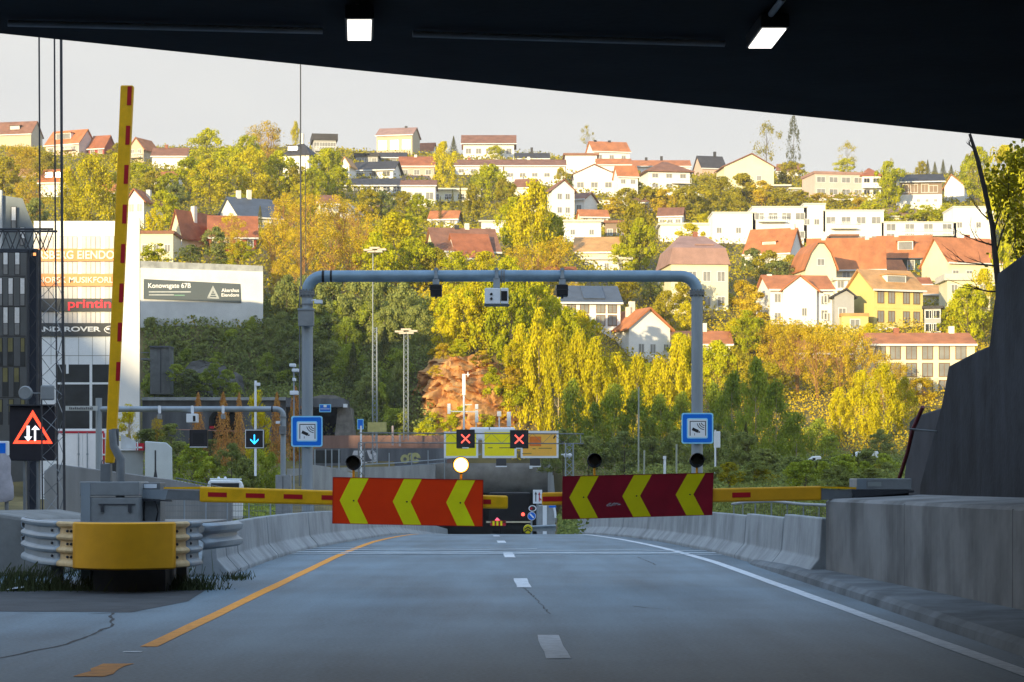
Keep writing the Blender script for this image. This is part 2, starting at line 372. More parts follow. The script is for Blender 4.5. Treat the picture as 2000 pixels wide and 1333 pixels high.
def line(name, Y0, Y1, tab, wd, m, step=2.0):
    n = max(1, int((Y1 - Y0) / step)); e = []
    for i in range(n + 1):
        Y = Y0 + (Y1 - Y0) * i / n; c = lerp(Y, *tab); e.append((Y, c - wd/2, c + wd/2))
    return e
def lines(name, strips, m, dz=.004):
    vs, fs = [], []
    for e in strips:
        n0 = len(vs)
        for i, (Y, a, b) in enumerate(e):
            vs += [(a, Y, road_z(Y) + dz), (b, Y, road_z(Y) + dz)]
            if i: k = n0 + 2*i; fs.append((k-2, k-1, k+1, k))
    me = bpy.data.meshes.new(name); me.from_pydata(vs, [], fs); me.materials.append(m)
    o = bpy.data.objects.new(name, me); COL.objects.link(o); o['kind'] = 'structure'; return o
rnd = random.Random(4)
def ragged(Y0, Y1, xf, wd, n=7, amp=.02):
    return [(Y0 + (Y1-Y0)*i/n, xf(Y0 + (Y1-Y0)*i/n) - wd/2 + rnd.uniform(-amp, amp), xf(Y0 + (Y1-Y0)*i/n) + wd/2 + rnd.uniform(-amp, amp)) for i in range(n+1)]
lines('yellow_line_marking', [ragged(19.25, 110, lambda Y: lerp(Y, *LEFT), .155, 60, .008), ragged(16.3, 17.45, lambda Y: -3.12, .21, 5, .03)], LINEY)
lines('white_line_marking', [ragged(3, 110, lambda Y: lerp(Y, *RIGHT), .17, 80, .007)]
      + [ragged(a, a + 2.75, road_c, .2, 4, .01) for a in (5.9, 17.95, 30.0, 41.8, 53.6, 65.4, 77)]
      + [ragged(18.6, 18.72, lambda Y: -3.22, .16, 2, .01), ragged(14.6, 14.7, lambda Y: 1.2, .1, 2, .01)], LINEW)
# expansion joint, cracks and tar seams
vs = MB()
for (y0, wv) in ((43.6, .32), (44.5, .5), (46.2, .34), (47.6, .25)):
    n = 14
    for i in range(n if wv > .3 else 8):
        xa0, xb0 = -4.6 + 9 * i / n, -4.6 + 9 * (i + 1) / n
        ya, yb = y0 - .05*xa0 + .12*math.sin(i*1.3), y0 - .05*xb0 + .12*math.sin((i+1)*1.3)
        z = road_z(y0) + .008
        vs.add([(xa0, ya, z), (xb0, yb, z), (xb0, yb + wv, z), (xa0, ya + wv, z)], [(0, 1, 2, 3)])
vs.build('road_joint_line', mat('joint_concrete', (.46, .51, .54), .7, .3, 5), kind='structure')
cr = MB()
def crack(pts, wd=.03):
    for (x0, y0), (x1, y1) in zip(pts, pts[1:]):
        n = max(2, int(math.hypot(x1-x0, y1-y0) / .25)); last = (x0, y0)
        for i in range(1, n+1):
            p = (x0 + (x1-x0)*i/n + rnd.uniform(-.02, .02), y0 + (y1-y0)*i/n + rnd.uniform(-.04, .04))
            ww = wd * rnd.uniform(.4, 1.2); z = .003
            cr.add([(last[0]-ww/2, last[1], z), (last[0]+ww/2, last[1], z), (p[0]+ww/2, p[1], z), (p[0]-ww/2, p[1], z)], [(0, 1, 2, 3)]); last = p
crack([(-4.35, 15.9), (-4.3, 17.4), (-3.95, 19.5), (-4.0, 22.0), (-4.4, 24.2)], .035)
crack([(-6, 24.3), (-4.6, 24.0), (-3.9, 24.6)], .05); crack([(.12, 31), (.3, 27), (.42, 24)], .014)
crack([(1.4, 25.5), (1.7, 24.9)], .03); crack([(2.4, 42), (2.5, 38)], .02)
cr.build('road_crack_line', TAR, kind='structure')
# patched verge at the foot of the crash cushion
pt = MB(); pt.add([(-7.2, 24.6, .003), (-4.2, 24.3, .003), (-3.9, 26.5, .003), (-4.1, 29.8, .003), (-7.4, 29.6, .003)], [(0, 1, 2, 3, 4)])
pt.build('road_patch_surface', mat('old_patch', (.05, .052, .055), .8, .35, 2.0, .4), kind='structure')
# kerb strip beside the tall parapet
kb = MB()
ke = [(-20, 4.9, 6.6), (5, 4.45, 6.0), (17.8, 4.2, 5.5), (27, 4.2, 5.05), (34, 4.15, 4.75), (38, 4.12, 4.5), (41.5, 4.3, 4.42)]
for (Y0, a0, b0), (Y1, a1, b1) in zip(ke, ke[1:]):
    h0 = .13 if Y0 < 37 else .08; h1 = .13 if Y1 < 37 else (.08 if Y1 < 40 else .01)
    kb.add([(a0, Y0, -.05), (a0+.03, Y0, h0-.05), (a0+.1, Y0, h0), (b0, Y0, h0+.02), (a1, Y1, -.05), (a1+.03, Y1, h1-.05), (a1+.1, Y1, h1), (b1, Y1, h1+.02)],
           [(0, 4, 5, 1), (1, 5, 6, 2), (2, 6, 7, 3)])
kb.build('kerb', mat('kerb_concrete', (.16, .175, .185), .85, .3, 1.2, .5, stain=.3), kind='structure')
# ------------------------------------------------------------------ gallery roof, walls, lamps
ga = empty('tunnel_canopy', (0, 10, 5.5), 'dark concrete canopy slab roofing the road overhead', 'canopy')
ZC = 5.5
ea, eb = xa(-260, 18.9) , 0
def edgeY(X):   # skewed front edge through the two sightings
    return 22.7 + (X - .2) * (26.05 - 19.9) / (6.06 + 4.63)
sl = MB(); XL, XR = -16, 12
sl.add([(XL, edgeY(XL), ZC), (XR, edgeY(XR), ZC), (XR, -30, ZC), (XL, -30, ZC), (XL, edgeY(XL), ZC+1.1), (XR, edgeY(XR), ZC+1.1), (XR, -30, ZC+1.1), (XL, -30, ZC+1.1)],
       [(0, 3, 2, 1), (4, 5, 6, 7), (0, 1, 5, 4), (1, 2, 6, 5), (2, 3, 7, 6), (3, 0, 4, 7)])
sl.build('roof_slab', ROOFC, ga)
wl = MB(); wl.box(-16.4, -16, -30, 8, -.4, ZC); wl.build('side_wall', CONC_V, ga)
el = MB()
for i in range(9): el.box(XL, XR, -27 + i*5.0, -26.75 + i*5.0, ZC-.012, ZC) if -27 + i*5 < 8 else None
el.build('soffit_joint', mat('soffit_joint', (.02, .02, .025), .9), ga)
def lamp(px, py, label, slope):
    z = ZC - .17; Y = (z - EYE) * F / (HY - py); x = xa(px, Y)
    r = empty('tunnel_lamp', (x, Y, ZC), label, 'ceiling lamp')
    sl4 = lambda hw, hl: [(x-hw-hl*slope, Y-hl), (x+hw-hl*slope, Y-hl), (x+hw+hl*slope, Y+hl), (x-hw+hl*slope, Y+hl)]
    MB().prism(sl4(.122, .46), z+.012, ZC-.04, 'z').build('housing', DARKG, r, bevel=.01)
    MB().prism(sl4(.102, .41), z, z+.012, 'z').build('diffuser', TUNL, r)
    MB().box(x-.015, x+.015, Y-.3, Y-.27, ZC-.04, ZC).box(x-.015, x+.015, Y+.27, Y+.3, ZC-.04, ZC).build('bracket', GALV_D, r)
lamp(702, 61, 'lit rectangular tunnel lamp above the yellow and red barrier side, squarer of the two', -.0693)
lamp(1498, 77, 'lit slanted tunnel lamp under the canopy near the concrete wing wall', -.036)
def conduit(p0, p1, label, zc=ZC-.05):
    def q(p): Y = (zc - EYE) * F / (HY - p[1]); return (xa(p[0], Y), Y, zc)
    o = MB().tube([q(p0), q(p1)], .028, 8).build('cable_conduit', mat('conduit_grey', (.5, .5, .52), .6, .2, 3))
    tag(o, label, 'conduit')
conduit((15, 46), (630, 61), 'grey ceiling conduit above the raised yellow barrier arm')
conduit((806, 67), (1415, 86), 'grey ceiling conduit between the two lit tunnel lamps')
conduit((1530, -3), (1506, 28), 'short grey ceiling conduit leading to the slanted lamp')
# retaining wing wall, three stepped panels
wa = empty('retaining_wall', (7, 30, 0), 'tall dark stepped concrete wing wall beside the road', 'wall')
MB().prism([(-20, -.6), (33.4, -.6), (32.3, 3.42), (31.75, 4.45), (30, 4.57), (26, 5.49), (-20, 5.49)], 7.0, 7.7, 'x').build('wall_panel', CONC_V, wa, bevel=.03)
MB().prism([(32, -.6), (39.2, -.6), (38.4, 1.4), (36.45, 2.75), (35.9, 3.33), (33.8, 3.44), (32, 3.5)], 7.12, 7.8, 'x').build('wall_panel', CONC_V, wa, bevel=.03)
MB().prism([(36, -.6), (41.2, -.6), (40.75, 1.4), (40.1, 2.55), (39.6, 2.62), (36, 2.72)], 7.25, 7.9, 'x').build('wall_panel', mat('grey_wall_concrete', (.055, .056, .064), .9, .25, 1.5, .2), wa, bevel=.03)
st = MB()
for i in range(26):                                         # pale lime streaks running down from a crack
    y = rnd.uniform(27.9, 29.6); z1 = 2.9 - abs(y - 28.8) * .25 + rnd.uniform(-.12, .1); h = rnd.uniform(.08, .5)
    st.add([(6.994, y, z1), (6.994, y + rnd.uniform(.015, .05), z1), (6.994, y + .01, z1 - h)], [(0, 1, 2)])
st.build('lime_stain', mat('lime', (.3, .3, .31), .9, .3, 5), wa)
cb = MB().tube([at(1826, 795, 36.6) + Vector((-.2, 0, 0)), at(1806, 840, 37.0) + Vector((-.2, 0, 0)), at(1795, 885, 37.5) + Vector((-.2, 0, 0)), at(1779, 935, 38) + Vector((-.2, 0, 0))], .035, 8)
cbo = empty('drain_hose', at(1779, 935, 38), 'dark red hose hanging down the stepped wing wall', 'hose'); cb.build('hose', mat('hose_red', (.13, .02, .03), .5), cbo, smooth=True)
MB().tube([at(1799, 838, 36.9) + Vector((-.2, 0, 0)), at(1852, 846, 36.9) + Vector((.05, 0, 0))], .018, 6).build('bracket', GALV_D, cbo)
# earth bank behind the wing wall
bk = [(7.75, 0), (11, 1), (16, 1.4), (30, 1.6)]
def bankz(X, Y): return -.5 + 3.1 * min(1, max(0, (62 - Y) / 20)) * min(1, max(.2, (X - 7.6) / 1.5))
grid_mesh('bank_terrain', [7.95, 9, 11, 14, 20, 30, 45], [-20, 0, 20, 32, 38, 40, 41, 44, 48, 52, 56, 60, 64], bankz, SOIL)

# ------------------------------------------------------------------ parapet and concrete barriers
pw = empty('parapet_wall', (5, 20, 0), 'long grey concrete parapet beside the kerb, with joints and stains', 'wall')
pp = [(-20, 6.62, 7.2), (5, 6.0, 6.9), (12, 5.68, 6.75), (22.2, 5.16, 6.4), (28, 4.85, 6.1), (32.4, 4.62, 6.0)]
m_ = MB()
for i, (Y, a, b) in enumerate(pp):
    t = 1.19 if Y > 20 else 1.18
    m_.v += [Vector(p) for p in ((a, Y, -.4), (a, Y, t-.04), (a+.05, Y, t), (b, Y, t + .06), (b, Y, -.4))]
    if i:
        k = 5*i; m_.f += [(k-5, k, k+1, k-4), (k-4, k+1, k+2, k-3), (k-3, k+2, k+3, k-2), (k-2, k+3, k+4, k-1)]
m_.f += [(0, 1, 2, 3, 4), tuple(5*(len(pp)-1)+j for j in (4, 3, 2, 1, 0))]
m_.build('wall_body', mat('parapet_concrete', (.20, .198, .192), .85, .25, .7, .35, stain=.4), pw)
jm = MB()
for Y in (22.6, 27.4):
    x = lerp(Y, [p[0] for p in pp], [p[1] for p in pp]); jm.box(x-.001, x+.02, Y-.006, Y+.006, .1, 1.16)
jm.build('expansion_joint', TAR, pw)
JPROF = [(-.30, 0), (-.30, .08), (-.12, .28), (-.075, .80), (.075, .80), (.12, .28), (.30, .08), (.30, 0)]
def jersey(path, label, m=CONC_L, h=.8, cat='barrier'):
    # path: (X, Y) points; a barrier unit swept along it, standing on the road surface
    mb = MB(); n = len(JPROF)
    for i, (x, y) in enumerate(path):
        a = Vector(path[max(i-1, 0)]); b = Vector(path[min(i+1, len(path)-1)]); d = (b - a).normalized(); nn = Vector((d.y, -d.x))
        z0 = road_z(y) - .02
        mb.v += [Vector((x + nn.x*p[0], y + nn.y*p[0], z0 + p[1] * h / .8)) for p in JPROF]
        if i: mb.f += [((i-1)*n+k, (i-1)*n+(k+1)%n, i*n+(k+1)%n, i*n+k) for k in range(n)]
    mb.f += [tuple(range(n))[::-1], tuple((len(path)-1)*n+k for k in range(n))]
    o = mb.build('concrete_barrier', m, smooth=False, bevel=.02)
    return tag(o, label, cat, 'concrete jersey barriers along the road')
JL = [(-4.62, 34.4), (-4.68, 38.0), (-4.72, 41.8), (-4.68, 46), (-4.55, 51), (-4.35, 56), (-4.2, 61), (-4.15, 70), (-4.3, 85), (-4.7, 110), (-5.4, 150), (-6.4, 216)]
def sub(pts, y0, y1, n=3):
    X = [p[0] for p in pts]; Yv = [p[1] for p in pts]
    return [(lerp(y0 + (y1-y0)*i/n, Yv, X), y0 + (y1-y0)*i/n) for i in range(n+1)]
jersey(sub(JL, 33.6, 34.75), 'short grey jersey barrier end directly behind the guardrail terminal')
jersey(sub(JL, 34.85, 36.4), 'second grey jersey barrier unit behind the crash cushion, tilted end face')
jersey(sub(JL, 36.55, 41.6), 'grey jersey barrier unit behind the fallen barrier arm, first long one')
jersey(sub(JL, 41.75, 48.8), 'grey jersey barrier unit under the orange chevron board')
jersey(sub(JL, 49, 70, 6), 'long far jersey barrier curving behind the orange chevron board')
jersey(sub(JL, 70.2, 216, 12), 'distant jersey barrier run dropping toward the tunnel')
JR = [(4.66, 32.6), (4.62, 36), (4.5, 41), (4.38, 46), (3.95, 56), (3.35, 68), (2.8, 85), (2.75, 92)]
jersey(sub(JR, 32.6, 36.6), 'pale jersey barrier unit butting against the tall parapet', CONC_L, .92)
jersey(sub(JR, 36.75, 41.4), 'pale jersey barrier unit below the railing, beside the kerb end', CONC_L, .86)
jersey(sub(JR, 41.55, 66, 8), 'long pale jersey barrier below the maroon chevron board', CONC_L, .82)
jersey(sub(JR, 66.2, 90, 5), 'far pale jersey barrier tapering off at the road crest', CONC_L, .8)
# rounded concrete block at the far left
cbk = MB().prism([(-11.4, 0), (-7.0, 0), (-7.05, .6), (-7.3, .88), (-7.8, .96), (-11.4, .93)], 33.5, 38, 'y').build('concrete_block', mat('block_concrete', (.2, .2, .19), .9, .35, 1.0, .4), bevel=.06)
tag(cbk, 'weathered rounded concrete block beside the guardrail terminal', 'block')
# ------------------------------------------------------------------ guardrail terminal (crash cushion)
def arc_path(cx, cy, rx_, ry_, a0, a1, n): return [(cx + rx_*math.sin(R(a0+(a1-a0)*i/n)), cy - ry_*math.cos(R(a0+(a1-a0)*i/n))) for i in range(n+1)]
gt = empty('crash_cushion', (-5.0, 29.3, 0), 'rounded galvanised guardrail terminal with yellow nose panel on traffic island', 'crash cushion')
GC = (-5.5, 30.9)
PZ_ = [(.32, .02), (.335, .055), (.36, .06), (.39, .05), (.42, .005), (.49, 0), (.515, .05), (.54, .06), (.565, .05), (.59, .005), (.66, 0), (.685, .05), (.71, .06), (.735, .05), (.76, .005), (.83, 0), (.86, .05), (.89, .06), (.91, .05), (.92, .02)]
def rail(path, prof=PZ_, flat=None, t=.0):
    mb = MB(); n = len(prof)
    for i, (x, y) in enumerate(path):
        a = Vector(path[max(i-1, 0)]); b = Vector(path[min(i+1, len(path)-1)]); d = (b-a).normalized(); nn = Vector((d.y, -d.x))
        mb.v += [Vector((x + nn.x*(p[1]+t), y + nn.y*(p[1]+t), p[0])) for p in prof]
        if i: mb.f += [((i-1)*n+k, i*n+k, i*n+k+1, (i-1)*n+k+1) for k in range(n-1)]
    return mb
def thick(o, t=.012):
    s = o.modifiers.new('solid', 'SOLIDIFY'); s.thickness = t; return o
RX, RY = 1.42, 2.6
def smooth(P, k=5):
    P = [Vector((p[0], p[1])) for p in P]; Q = [P[0]*2-P[1]] + P + [P[-1]*2-P[-2]]; o = []
    for i in range(1, len(Q)-2):
        for j in range(k):
            t = j/k; o.append(tuple(.5*(2*Q[i] + (Q[i+1]-Q[i-1])*t + (2*Q[i-1]-5*Q[i]+4*Q[i+1]-Q[i+2])*t*t + (3*Q[i]-Q[i-1]-3*Q[i+1]+Q[i+2])*t**3)))
    return o + [tuple(P[-1])]
ALL = smooth([(-7.3, 33.2), (-7.08, 32), (-6.72, 30.8), (-6.38, 29.85), (-5.97, 29.1), (-5.63, 28.6), (-5.36, 28.33), (-5.02, 28.2), (-4.68, 28.33), (-4.43, 28.6), (-4.29, 28.95), (-4.2, 29.5)])
thick(rail(ALL[25:46], [(.31, .06), (.33, .085), (.9, .085), (.92, .06)]).build('nose_panel', YEL_W, gt, smooth=True))
thick(rail(ALL[20:26]).build('rail', BEIGE, gt, smooth=True)); thick(rail(ALL[45:51]).build('rail', BEIGE, gt, smooth=True))
thick(rail(ALL[:21]).build('rail', GALV, gt, smooth=True)); thick(rail(ALL[50:]).build('rail', GALV, gt, smooth=True))
W2 = [(.52, 0), (.55, .07), (.62, .08), (.67, 0), (.72, -.01), (.77, .07), (.84, .08), (.88, 0)]
thick(rail([(-4.2, 29.6), (-4.05, 30.5), (-3.95, 31.7)], W2).build('rail', GALV, gt, smooth=True))
W3 = [(a - .02, b) for a, b in W2]
thick(rail([(-7.75, 35.6), (-7.6, 34.6), (-7.36, 33.35)], W3).build('rail', GALV, gt, smooth=True))
cp = [p for p in ALL[8:]] + [(-4.2, 32.5), (-6.9, 32.5)]
MB().prism(cp, .865, .885, 'z').build('top_plate', GALV_D, gt)
MB().box(-5.5, -4.55, 28.9, 30.4, -.02, .32).build('pedestal', DARKG, gt)
for q_ in ((-6.35, -6.21, 30.3, 30.5), (-4.5, -4.36, 29.5, 29.7), (-5.98, -5.9, 32, 32.15)): MB().box(*q_, 0, .85).build('post', GALV_D, gt)
bl = MB()
for k in (18, 22, 23, 47, 52):
    for z in (.455, .625, .795): bl.ball((ALL[k][0], ALL[k][1]-.03, z), .02, n=6, m=4)
bl.build('bolt', DARKG, gt)
MB().box(-5.68, -4.33, 28.0, 28.4, -.05, -.04).build('shadow_gap', BLACK, gt) if False else None
# ------------------------------------------------------------------ barrier machine on the island
YB = 31.0
bm_ = empty('barrier_machine', (-5.6, YB, 0), 'grey barrier gate cabinet on the traffic island with pipe counterweight', 'barrier machine')
x0, x1 = xa(165, YB), xa(278, YB)
MB().box(x0, x1, YB-.3, YB+.5, 0, za(972, YB)).build('cabinet', GREYP, bm_, bevel=.015)
MB().box(x0-.01, x1+.01, YB-.31, YB+.51, za(968.5, YB), za(941, YB)).build('lid', GREYP, bm_, bevel=.015)
MB().box(x0+.012, x0+.14, YB-.316, YB-.31, .05, za(944, YB)).build('corner_panel', GALV, bm_)
MB().tube([(xa(200, YB), YB-.31, za(985, YB)), (xa(272, YB), YB-.31, za(985, YB))], .008, 6).box(xa(205, YB), xa(211, YB), YB-.33, YB-.3, za(1000, YB), za(984, YB)).box(xa(258, YB), xa(264, YB), YB-.33, YB-.3, za(1000, YB), za(984, YB)).build('hatch_latch', DARKG, bm_)
MB().box(x1+.02, xa(312, YB), YB+.05, YB+.5, 0, za(943, YB)).build('side_cabinet', GALV_D, bm_, bevel=.01)
MB().box(xa(280, YB), xa(305, YB), YB+.035, YB+.05, za(954, YB), za(946, YB)).build('rating_plate', SIGNW, bm_)
MB().box(xa(197, YB), xa(217, YB), YB-.05, YB+.1, za(941, YB), za(906, YB)).build('bearing_block', GALV_D, bm_, bevel=.01)
MB().tube([(xa(201, YB)+.02*math.cos(t), YB, za(906, YB)+.05*math.sin(t)+.0) for t in np.linspace(0, math.pi, 8)], .008, 6).build('lifting_eye', GALV_D, bm_)
MB().tube([(xa(223, YB), YB-.16, za(840, YB)), (xa(226, YB), YB-.17, za(872, YB)), (xa(240, YB), YB-.18, za(898, YB)), (xa(240, YB), YB-.18, za(940, YB)), (xa(239, YB), YB-.2, za(985, YB))], [.05, .055, .062, .062, .062], 12).build('counterweight_pipe', GALV_D, bm_, smooth=True)
MB().tube([(xa(300, YB), YB, za(975, YB)), (xa(308, YB), YB-.1, za(985, YB)), (xa(311, YB), YB-.1, za(1000, YB)), (xa(305, YB), YB, za(1018, YB))], .012, 6).build('power_cable', BLACK, bm_)
def plate_prism(mb, poly_px, Y, th=.004):
    mb.prism([(xa(px, Y), za(py, Y)) for px, py in poly_px], Y - th, Y, 'y'); return mb
# raised arm
ra = empty('raised_barrier_arm', at(222, 905, YB), 'yellow barrier arm with red rectangles standing upright on the island', 'barrier arm')
q = [(212, 906), (220, 906), (263, 168), (236, 168)]
MB().prism([(xa(206, YB), za(905, YB)), (xa(223, YB), za(905, YB)), (xa(228, YB), za(850, YB)), (xa(261.5, YB), za(168, YB)), (xa(236.5, YB), za(168, YB))], YB-.06, YB+.06, 'y').build('arm', YEL, ra, bevel=.02)
ax = lambda py: 231 + (py - 880) * (254.5 - 231) / (172 - 880) + 0
for k, py in enumerate((169, 246, 322.5, 400, 477, 554, 630.5, 707.5)):
    c = 253.5 - (py - 169) * (253.5 - 231) / (720 - 169) * 1.0
    c2 = c - 1.5; mb = MB()
    plate_prism(mb, [(c-4.2, py), (c+4.2, py), (c2+4.2, py+37), (c2-4.2, py+37)], YB-.0625, .003); mb.build('red_reflector', REDR, ra)
MB().box(xa(221, YB), xa(234, YB), YB-.09, YB-.062, za(872, YB), za(838, YB)).ball((xa(227, YB), YB-.095, za(846, YB)), .018, n=8, m=5).build('clamp_plate', GALV_D, ra)
# lowered arms
def arm(name, label, pts, hw, mount, refl, boards, x_end):
    pass
la = empty('lowered_barrier_arm', at(330, 967, YB), 'yellow lowered barrier arm with red rectangles starting at the island cabinet', 'barrier arm')
yl = lambda px: 966 + (px - 400) * (981.5 - 966) / (992 - 400)          # arm axis row
hl = lambda px: 15.2 - (px - 400) * 2.4 / 592
def armpoly(a, b, yf, hf): return [(a, yf(a)+hf(a)), (b, yf(b)+hf(b)), (b, yf(b)-hf(b)), (a, yf(a)-hf(a))]
plate_prism(MB(), armpoly(392, 992, yl, hl), YB+.06, .13).build('arm', YEL, la, bevel=.025)
plate_prism(MB(), [(322, 952), (392, 951), (392, 956), (322, 955)], YB+.05, .11).build('arm_top_strip', YEL, la)
plate_prism(MB(), [(330, 957), (391.5, 959), (391.5, 978), (325, 976)], YB+.055, .1).build('arm_sleeve', GALV_D, la, bevel=.006)
plate_prism(MB(), [(279, 956), (330, 957), (350, 966), (325, 976), (279, 974)], YB+.02, .06).build('mounting_bracket', GALV, la)
plate_prism(MB(), [(281, 975), (336, 977.5), (336, 980), (281, 978)], YB+.04, .1).build('bracket_flange', DARKG, la)
for a, b in ((406, 443), (480, 517), (554, 591), (628, 665), (944, 959)):
    plate_prism(MB(), [(a, yl(a)+4.5), (b, yl(b)+4.5), (b, yl(b)-4.5), (a, yl(a)-4.5)], YB-.0705, .003).build('red_reflector', REDR, la)
YA2 = 32.2
rr = empty('lowered_barrier_arm', at(1600, 966, YA2), 'yellow lowered barrier arm reaching left from the tall parapet', 'barrier arm')
yr = lambda px: 975 - (px - 1058) * (975 - 963.5) / (1600 - 1058)
hr = lambda px: 12.6 + (px - 1058) * 1.4 / 542
plate_prism(MB(), armpoly(1058, 1602, yr, hr), YA2+.06, .13).build('arm', YEL_W, rr, bevel=.025)
for a, b in ((1060, 1098.5), (1430, 1466)):
    plate_prism(MB(), [(a, yr(a)+5.2), (b, yr(b)+5.2), (b, yr(b)-4.5), (a, yr(a)-4.5)], YA2-.0705, .003).build('red_reflector', REDR, rr)
plate_prism(MB(), [(1602, 950.5), (1672, 952), (1672, 956), (1602, 953.5)], YA2+.05, .11).build('arm_top_strip', YEL, rr)
plate_prism(MB(), [(1602, 955), (1668, 958), (1660, 974), (1602, 977)], YA2+.055, .1).build('arm_sleeve', GALV_D, rr, bevel=.006)
plate_prism(MB(), [(1655, 956), (1776, 958), (1776, 962), (1660, 972)], YA2+.3, .4).build('mounting_bracket', DARKG, rr)
mb2 = empty('barrier_machine', at(1725, 958, YA2), 'low grey barrier motor box on top of the tall parapet', 'barrier machine')
MB().box(xa(1671, YA2), xa(1778, YA2), YA2-.1, YA2+.6, za(957, YA2), za(935, YA2)).build('housing', GREYP, mb2, bevel=.012)
MB().box(xa(1671.6, YA2), xa(1690, YA2), YA2-.106, YA2-.1, za(956, YA2), za(936, YA2)).build('end_cover', GALV, mb2)
MB().box(xa(1693, YA2), xa(1719, YA2), YA2-.105, YA2-.1, za(950.5, YA2), za(942, YA2)).build('rating_plate', mat('plate_grey', (.34, .36, .34), .5), mb2)
MB().box(xa(1672, YA2), xa(1776, YA2), YA2+.05, YA2+.7, 1.2, za(957, YA2)).build('base_frame', DARKG, mb2)
# chevron boards
def chevron(label, corners, Y, base, stripe, chev, grp, marks=False):
    (ax_, ay), (bx, by), (cx, cy), (dx, dy) = corners
    r = empty('chevron_board', at((ax_+cx)/2, cy, Y), label, 'chevron board', grp)
    def uv(u, v):
        return ((ax_*(1-u)+bx*u)*(1-v) + (dx*(1-u)+cx*u)*v, (ay*(1-u)+by*u)*(1-v) + (dy*(1-u)+cy*u)*v)
    plate_prism(MB(), [uv(0, 1), uv(1, 1), uv(1, 0), uv(0, 0)], Y, .03).build('panel', base, r, bevel=.004)
    edge = MB()
    for a, b in (((0, 0), (1, .012)), ((0, .988), (1, 1)), ((0, 0), (.004, 1)), ((.996, 0), (1, 1))):
        plate_prism(edge, [uv(a[0], b[1]), uv(b[0], b[1]), uv(b[0], a[1]), uv(a[0], a[1])], Y-.03, .006)
    edge.build('panel_edge', REDR if base is RED_HEADLIT else RED_UNLIT, r)
    for (tl, tr_, ml, mr_, bl_, br) in chev:
        mb = MB(); P_ = [uv(*tl), uv(*tr_), uv(*mr_), uv(*br), uv(*bl_), uv(*ml)]
        plate_prism(mb, P_[:3] + [uv(*ml)], Y-.0302, .0025); plate_prism(mb, [uv(*ml), uv(*mr_)] + [uv(*br), uv(*bl_)], Y-.0302, .0025)
        mb.build('yellow_chevron', stripe, r)
        u = ml[0] + (mr_[0]-ml[0])*.8; c = uv(u, .5)
        MB().ball((xa(c[0], Y), Y-.033, za(c[1], Y)), .012, n=8, m=4).build('bolt', BLACK, r)
    for uu in (.14, .5, .86):
        c = uv(uu, .5); MB().box(xa(c[0], Y)-.03, xa(c[0], Y)+.03, Y+.001, Y+.05, za(c[1], Y)-.2, za(c[1], Y)+.2).build('clamp', GALV_D, r)
    return r, uv
def chevs(t, w_, mid, bot, c0):
    return [((a, .0), (a + w_, 0), (a + mid, .5), (a + mid + w_, .5), (a + bot, 1), (a + bot + w_, 1)) for a in c0]
L_, uvl = chevron('orange red board with three yellow chevrons on the barrier arm, brightened as if headlit', [(650, 932), (944, 937.5), (943, 1029), (649, 1023)], YB - .075, RED_HEADLIT, CHEV, chevs(0, .118, -.075, 0, (.122, .475, .83)), 'chevron boards on the barrier arms')
R_, uvr = chevron('red board dimmed to maroon with three yellow chevrons on the barrier arm, scuffed below', [(1098.5, 930.5), (1393.5, 923.5), (1391, 1006.5), (1097.5, 1015)], YA2 - .075, RED_UNLIT, CHEV_D, chevs(0, .118, -.077, .0, (.124, .476, .83)), 'chevron boards on the barrier arms')
sm = MB()
for i in range(22):
    u = .29 + .09 * rnd.random(); v = .70 + rnd.uniform(-.03, .03) - (u-.29)*.3; c = uvr(u, v); s_ = rnd.uniform(1, 4)
    plate_prism(sm, [(c[0]-s_, c[1]+rnd.uniform(.3, 1.4)), (c[0]+s_, c[1]+rnd.uniform(-1, .6)), (c[0]+s_*.6, c[1]-rnd.uniform(.6, 1.8)), (c[0]-s_*.5, c[1]-rnd.uniform(.3, 1.2))], YA2-.1055, .001)
sm.build('scrape_mark', mat('scraped_metal', (.35, .33, .33), .6, .3, 5), R_)
# warning beacons
def beacon(px, py, Y, rpx, label, lit=False, foot=932):
    c = at(px, py, Y - .04); rad = rpx / F * Y
    r = empty('warning_beacon', (c.x, c.y, za(foot, Y)), label, 'warning lamp', 'warning lamps above the chevron boards')
    MB().tube([(c.x, c.y, za(foot, Y)-.02), (c.x, c.y, c.z)], .017, 8).build('stem', YEL_W, r)
    MB().tube([(c.x, c.y-.03, c.z), (c.x, c.y+.05, c.z)], rad, 24).build('housing', BLACK, r, bevel=.008)
    MB().tube([(c.x, c.y-.075, c.z), (c.x, c.y-.06, c.z), (c.x, c.y-.031, c.z)], [rad*.55, rad*.8, rad*.9], 24).build('lens', AMB if lit else mat('dark_lens', (.02, .014, .008), .25), r)
    if lit: MB().tube([(c.x, c.y-.1, c.z), (c.x, c.y-.085, c.z), (c.x, c.y-.0755, c.z)], [rad*.5, rad*.7, rad*.74], 24).build('bulb_glass', BULB, r)
    v = MB(); n = 14
    for i in range(n):
        a0, a1 = math.pi*i/n, math.pi*(i+1)/n
        for rr_ in (rad*.98,):
            v.add([(c.x+rr_*math.cos(a0), c.y-.03, c.z+rr_*math.sin(a0)), (c.x+rr_*math.cos(a1), c.y-.03, c.z+rr_*math.sin(a1)), (c.x+rr_*math.cos(a1), c.y-.15, c.z+rr_*math.sin(a1)), (c.x+rr_*math.cos(a0), c.y-.15, c.z+rr_*math.sin(a0))], [(0, 1, 2, 3)])
    if not lit: thick(v.build('visor', BLACK, r), .006)
    return r
beacon(690.5, 904.5, YB, 14.5, 'dark round warning lamp above the orange chevron board', foot=934)
beacon(900.5, 908.5, YB, 16.5, 'lit glowing orange warning lamp above the chevron board', True, foot=937)
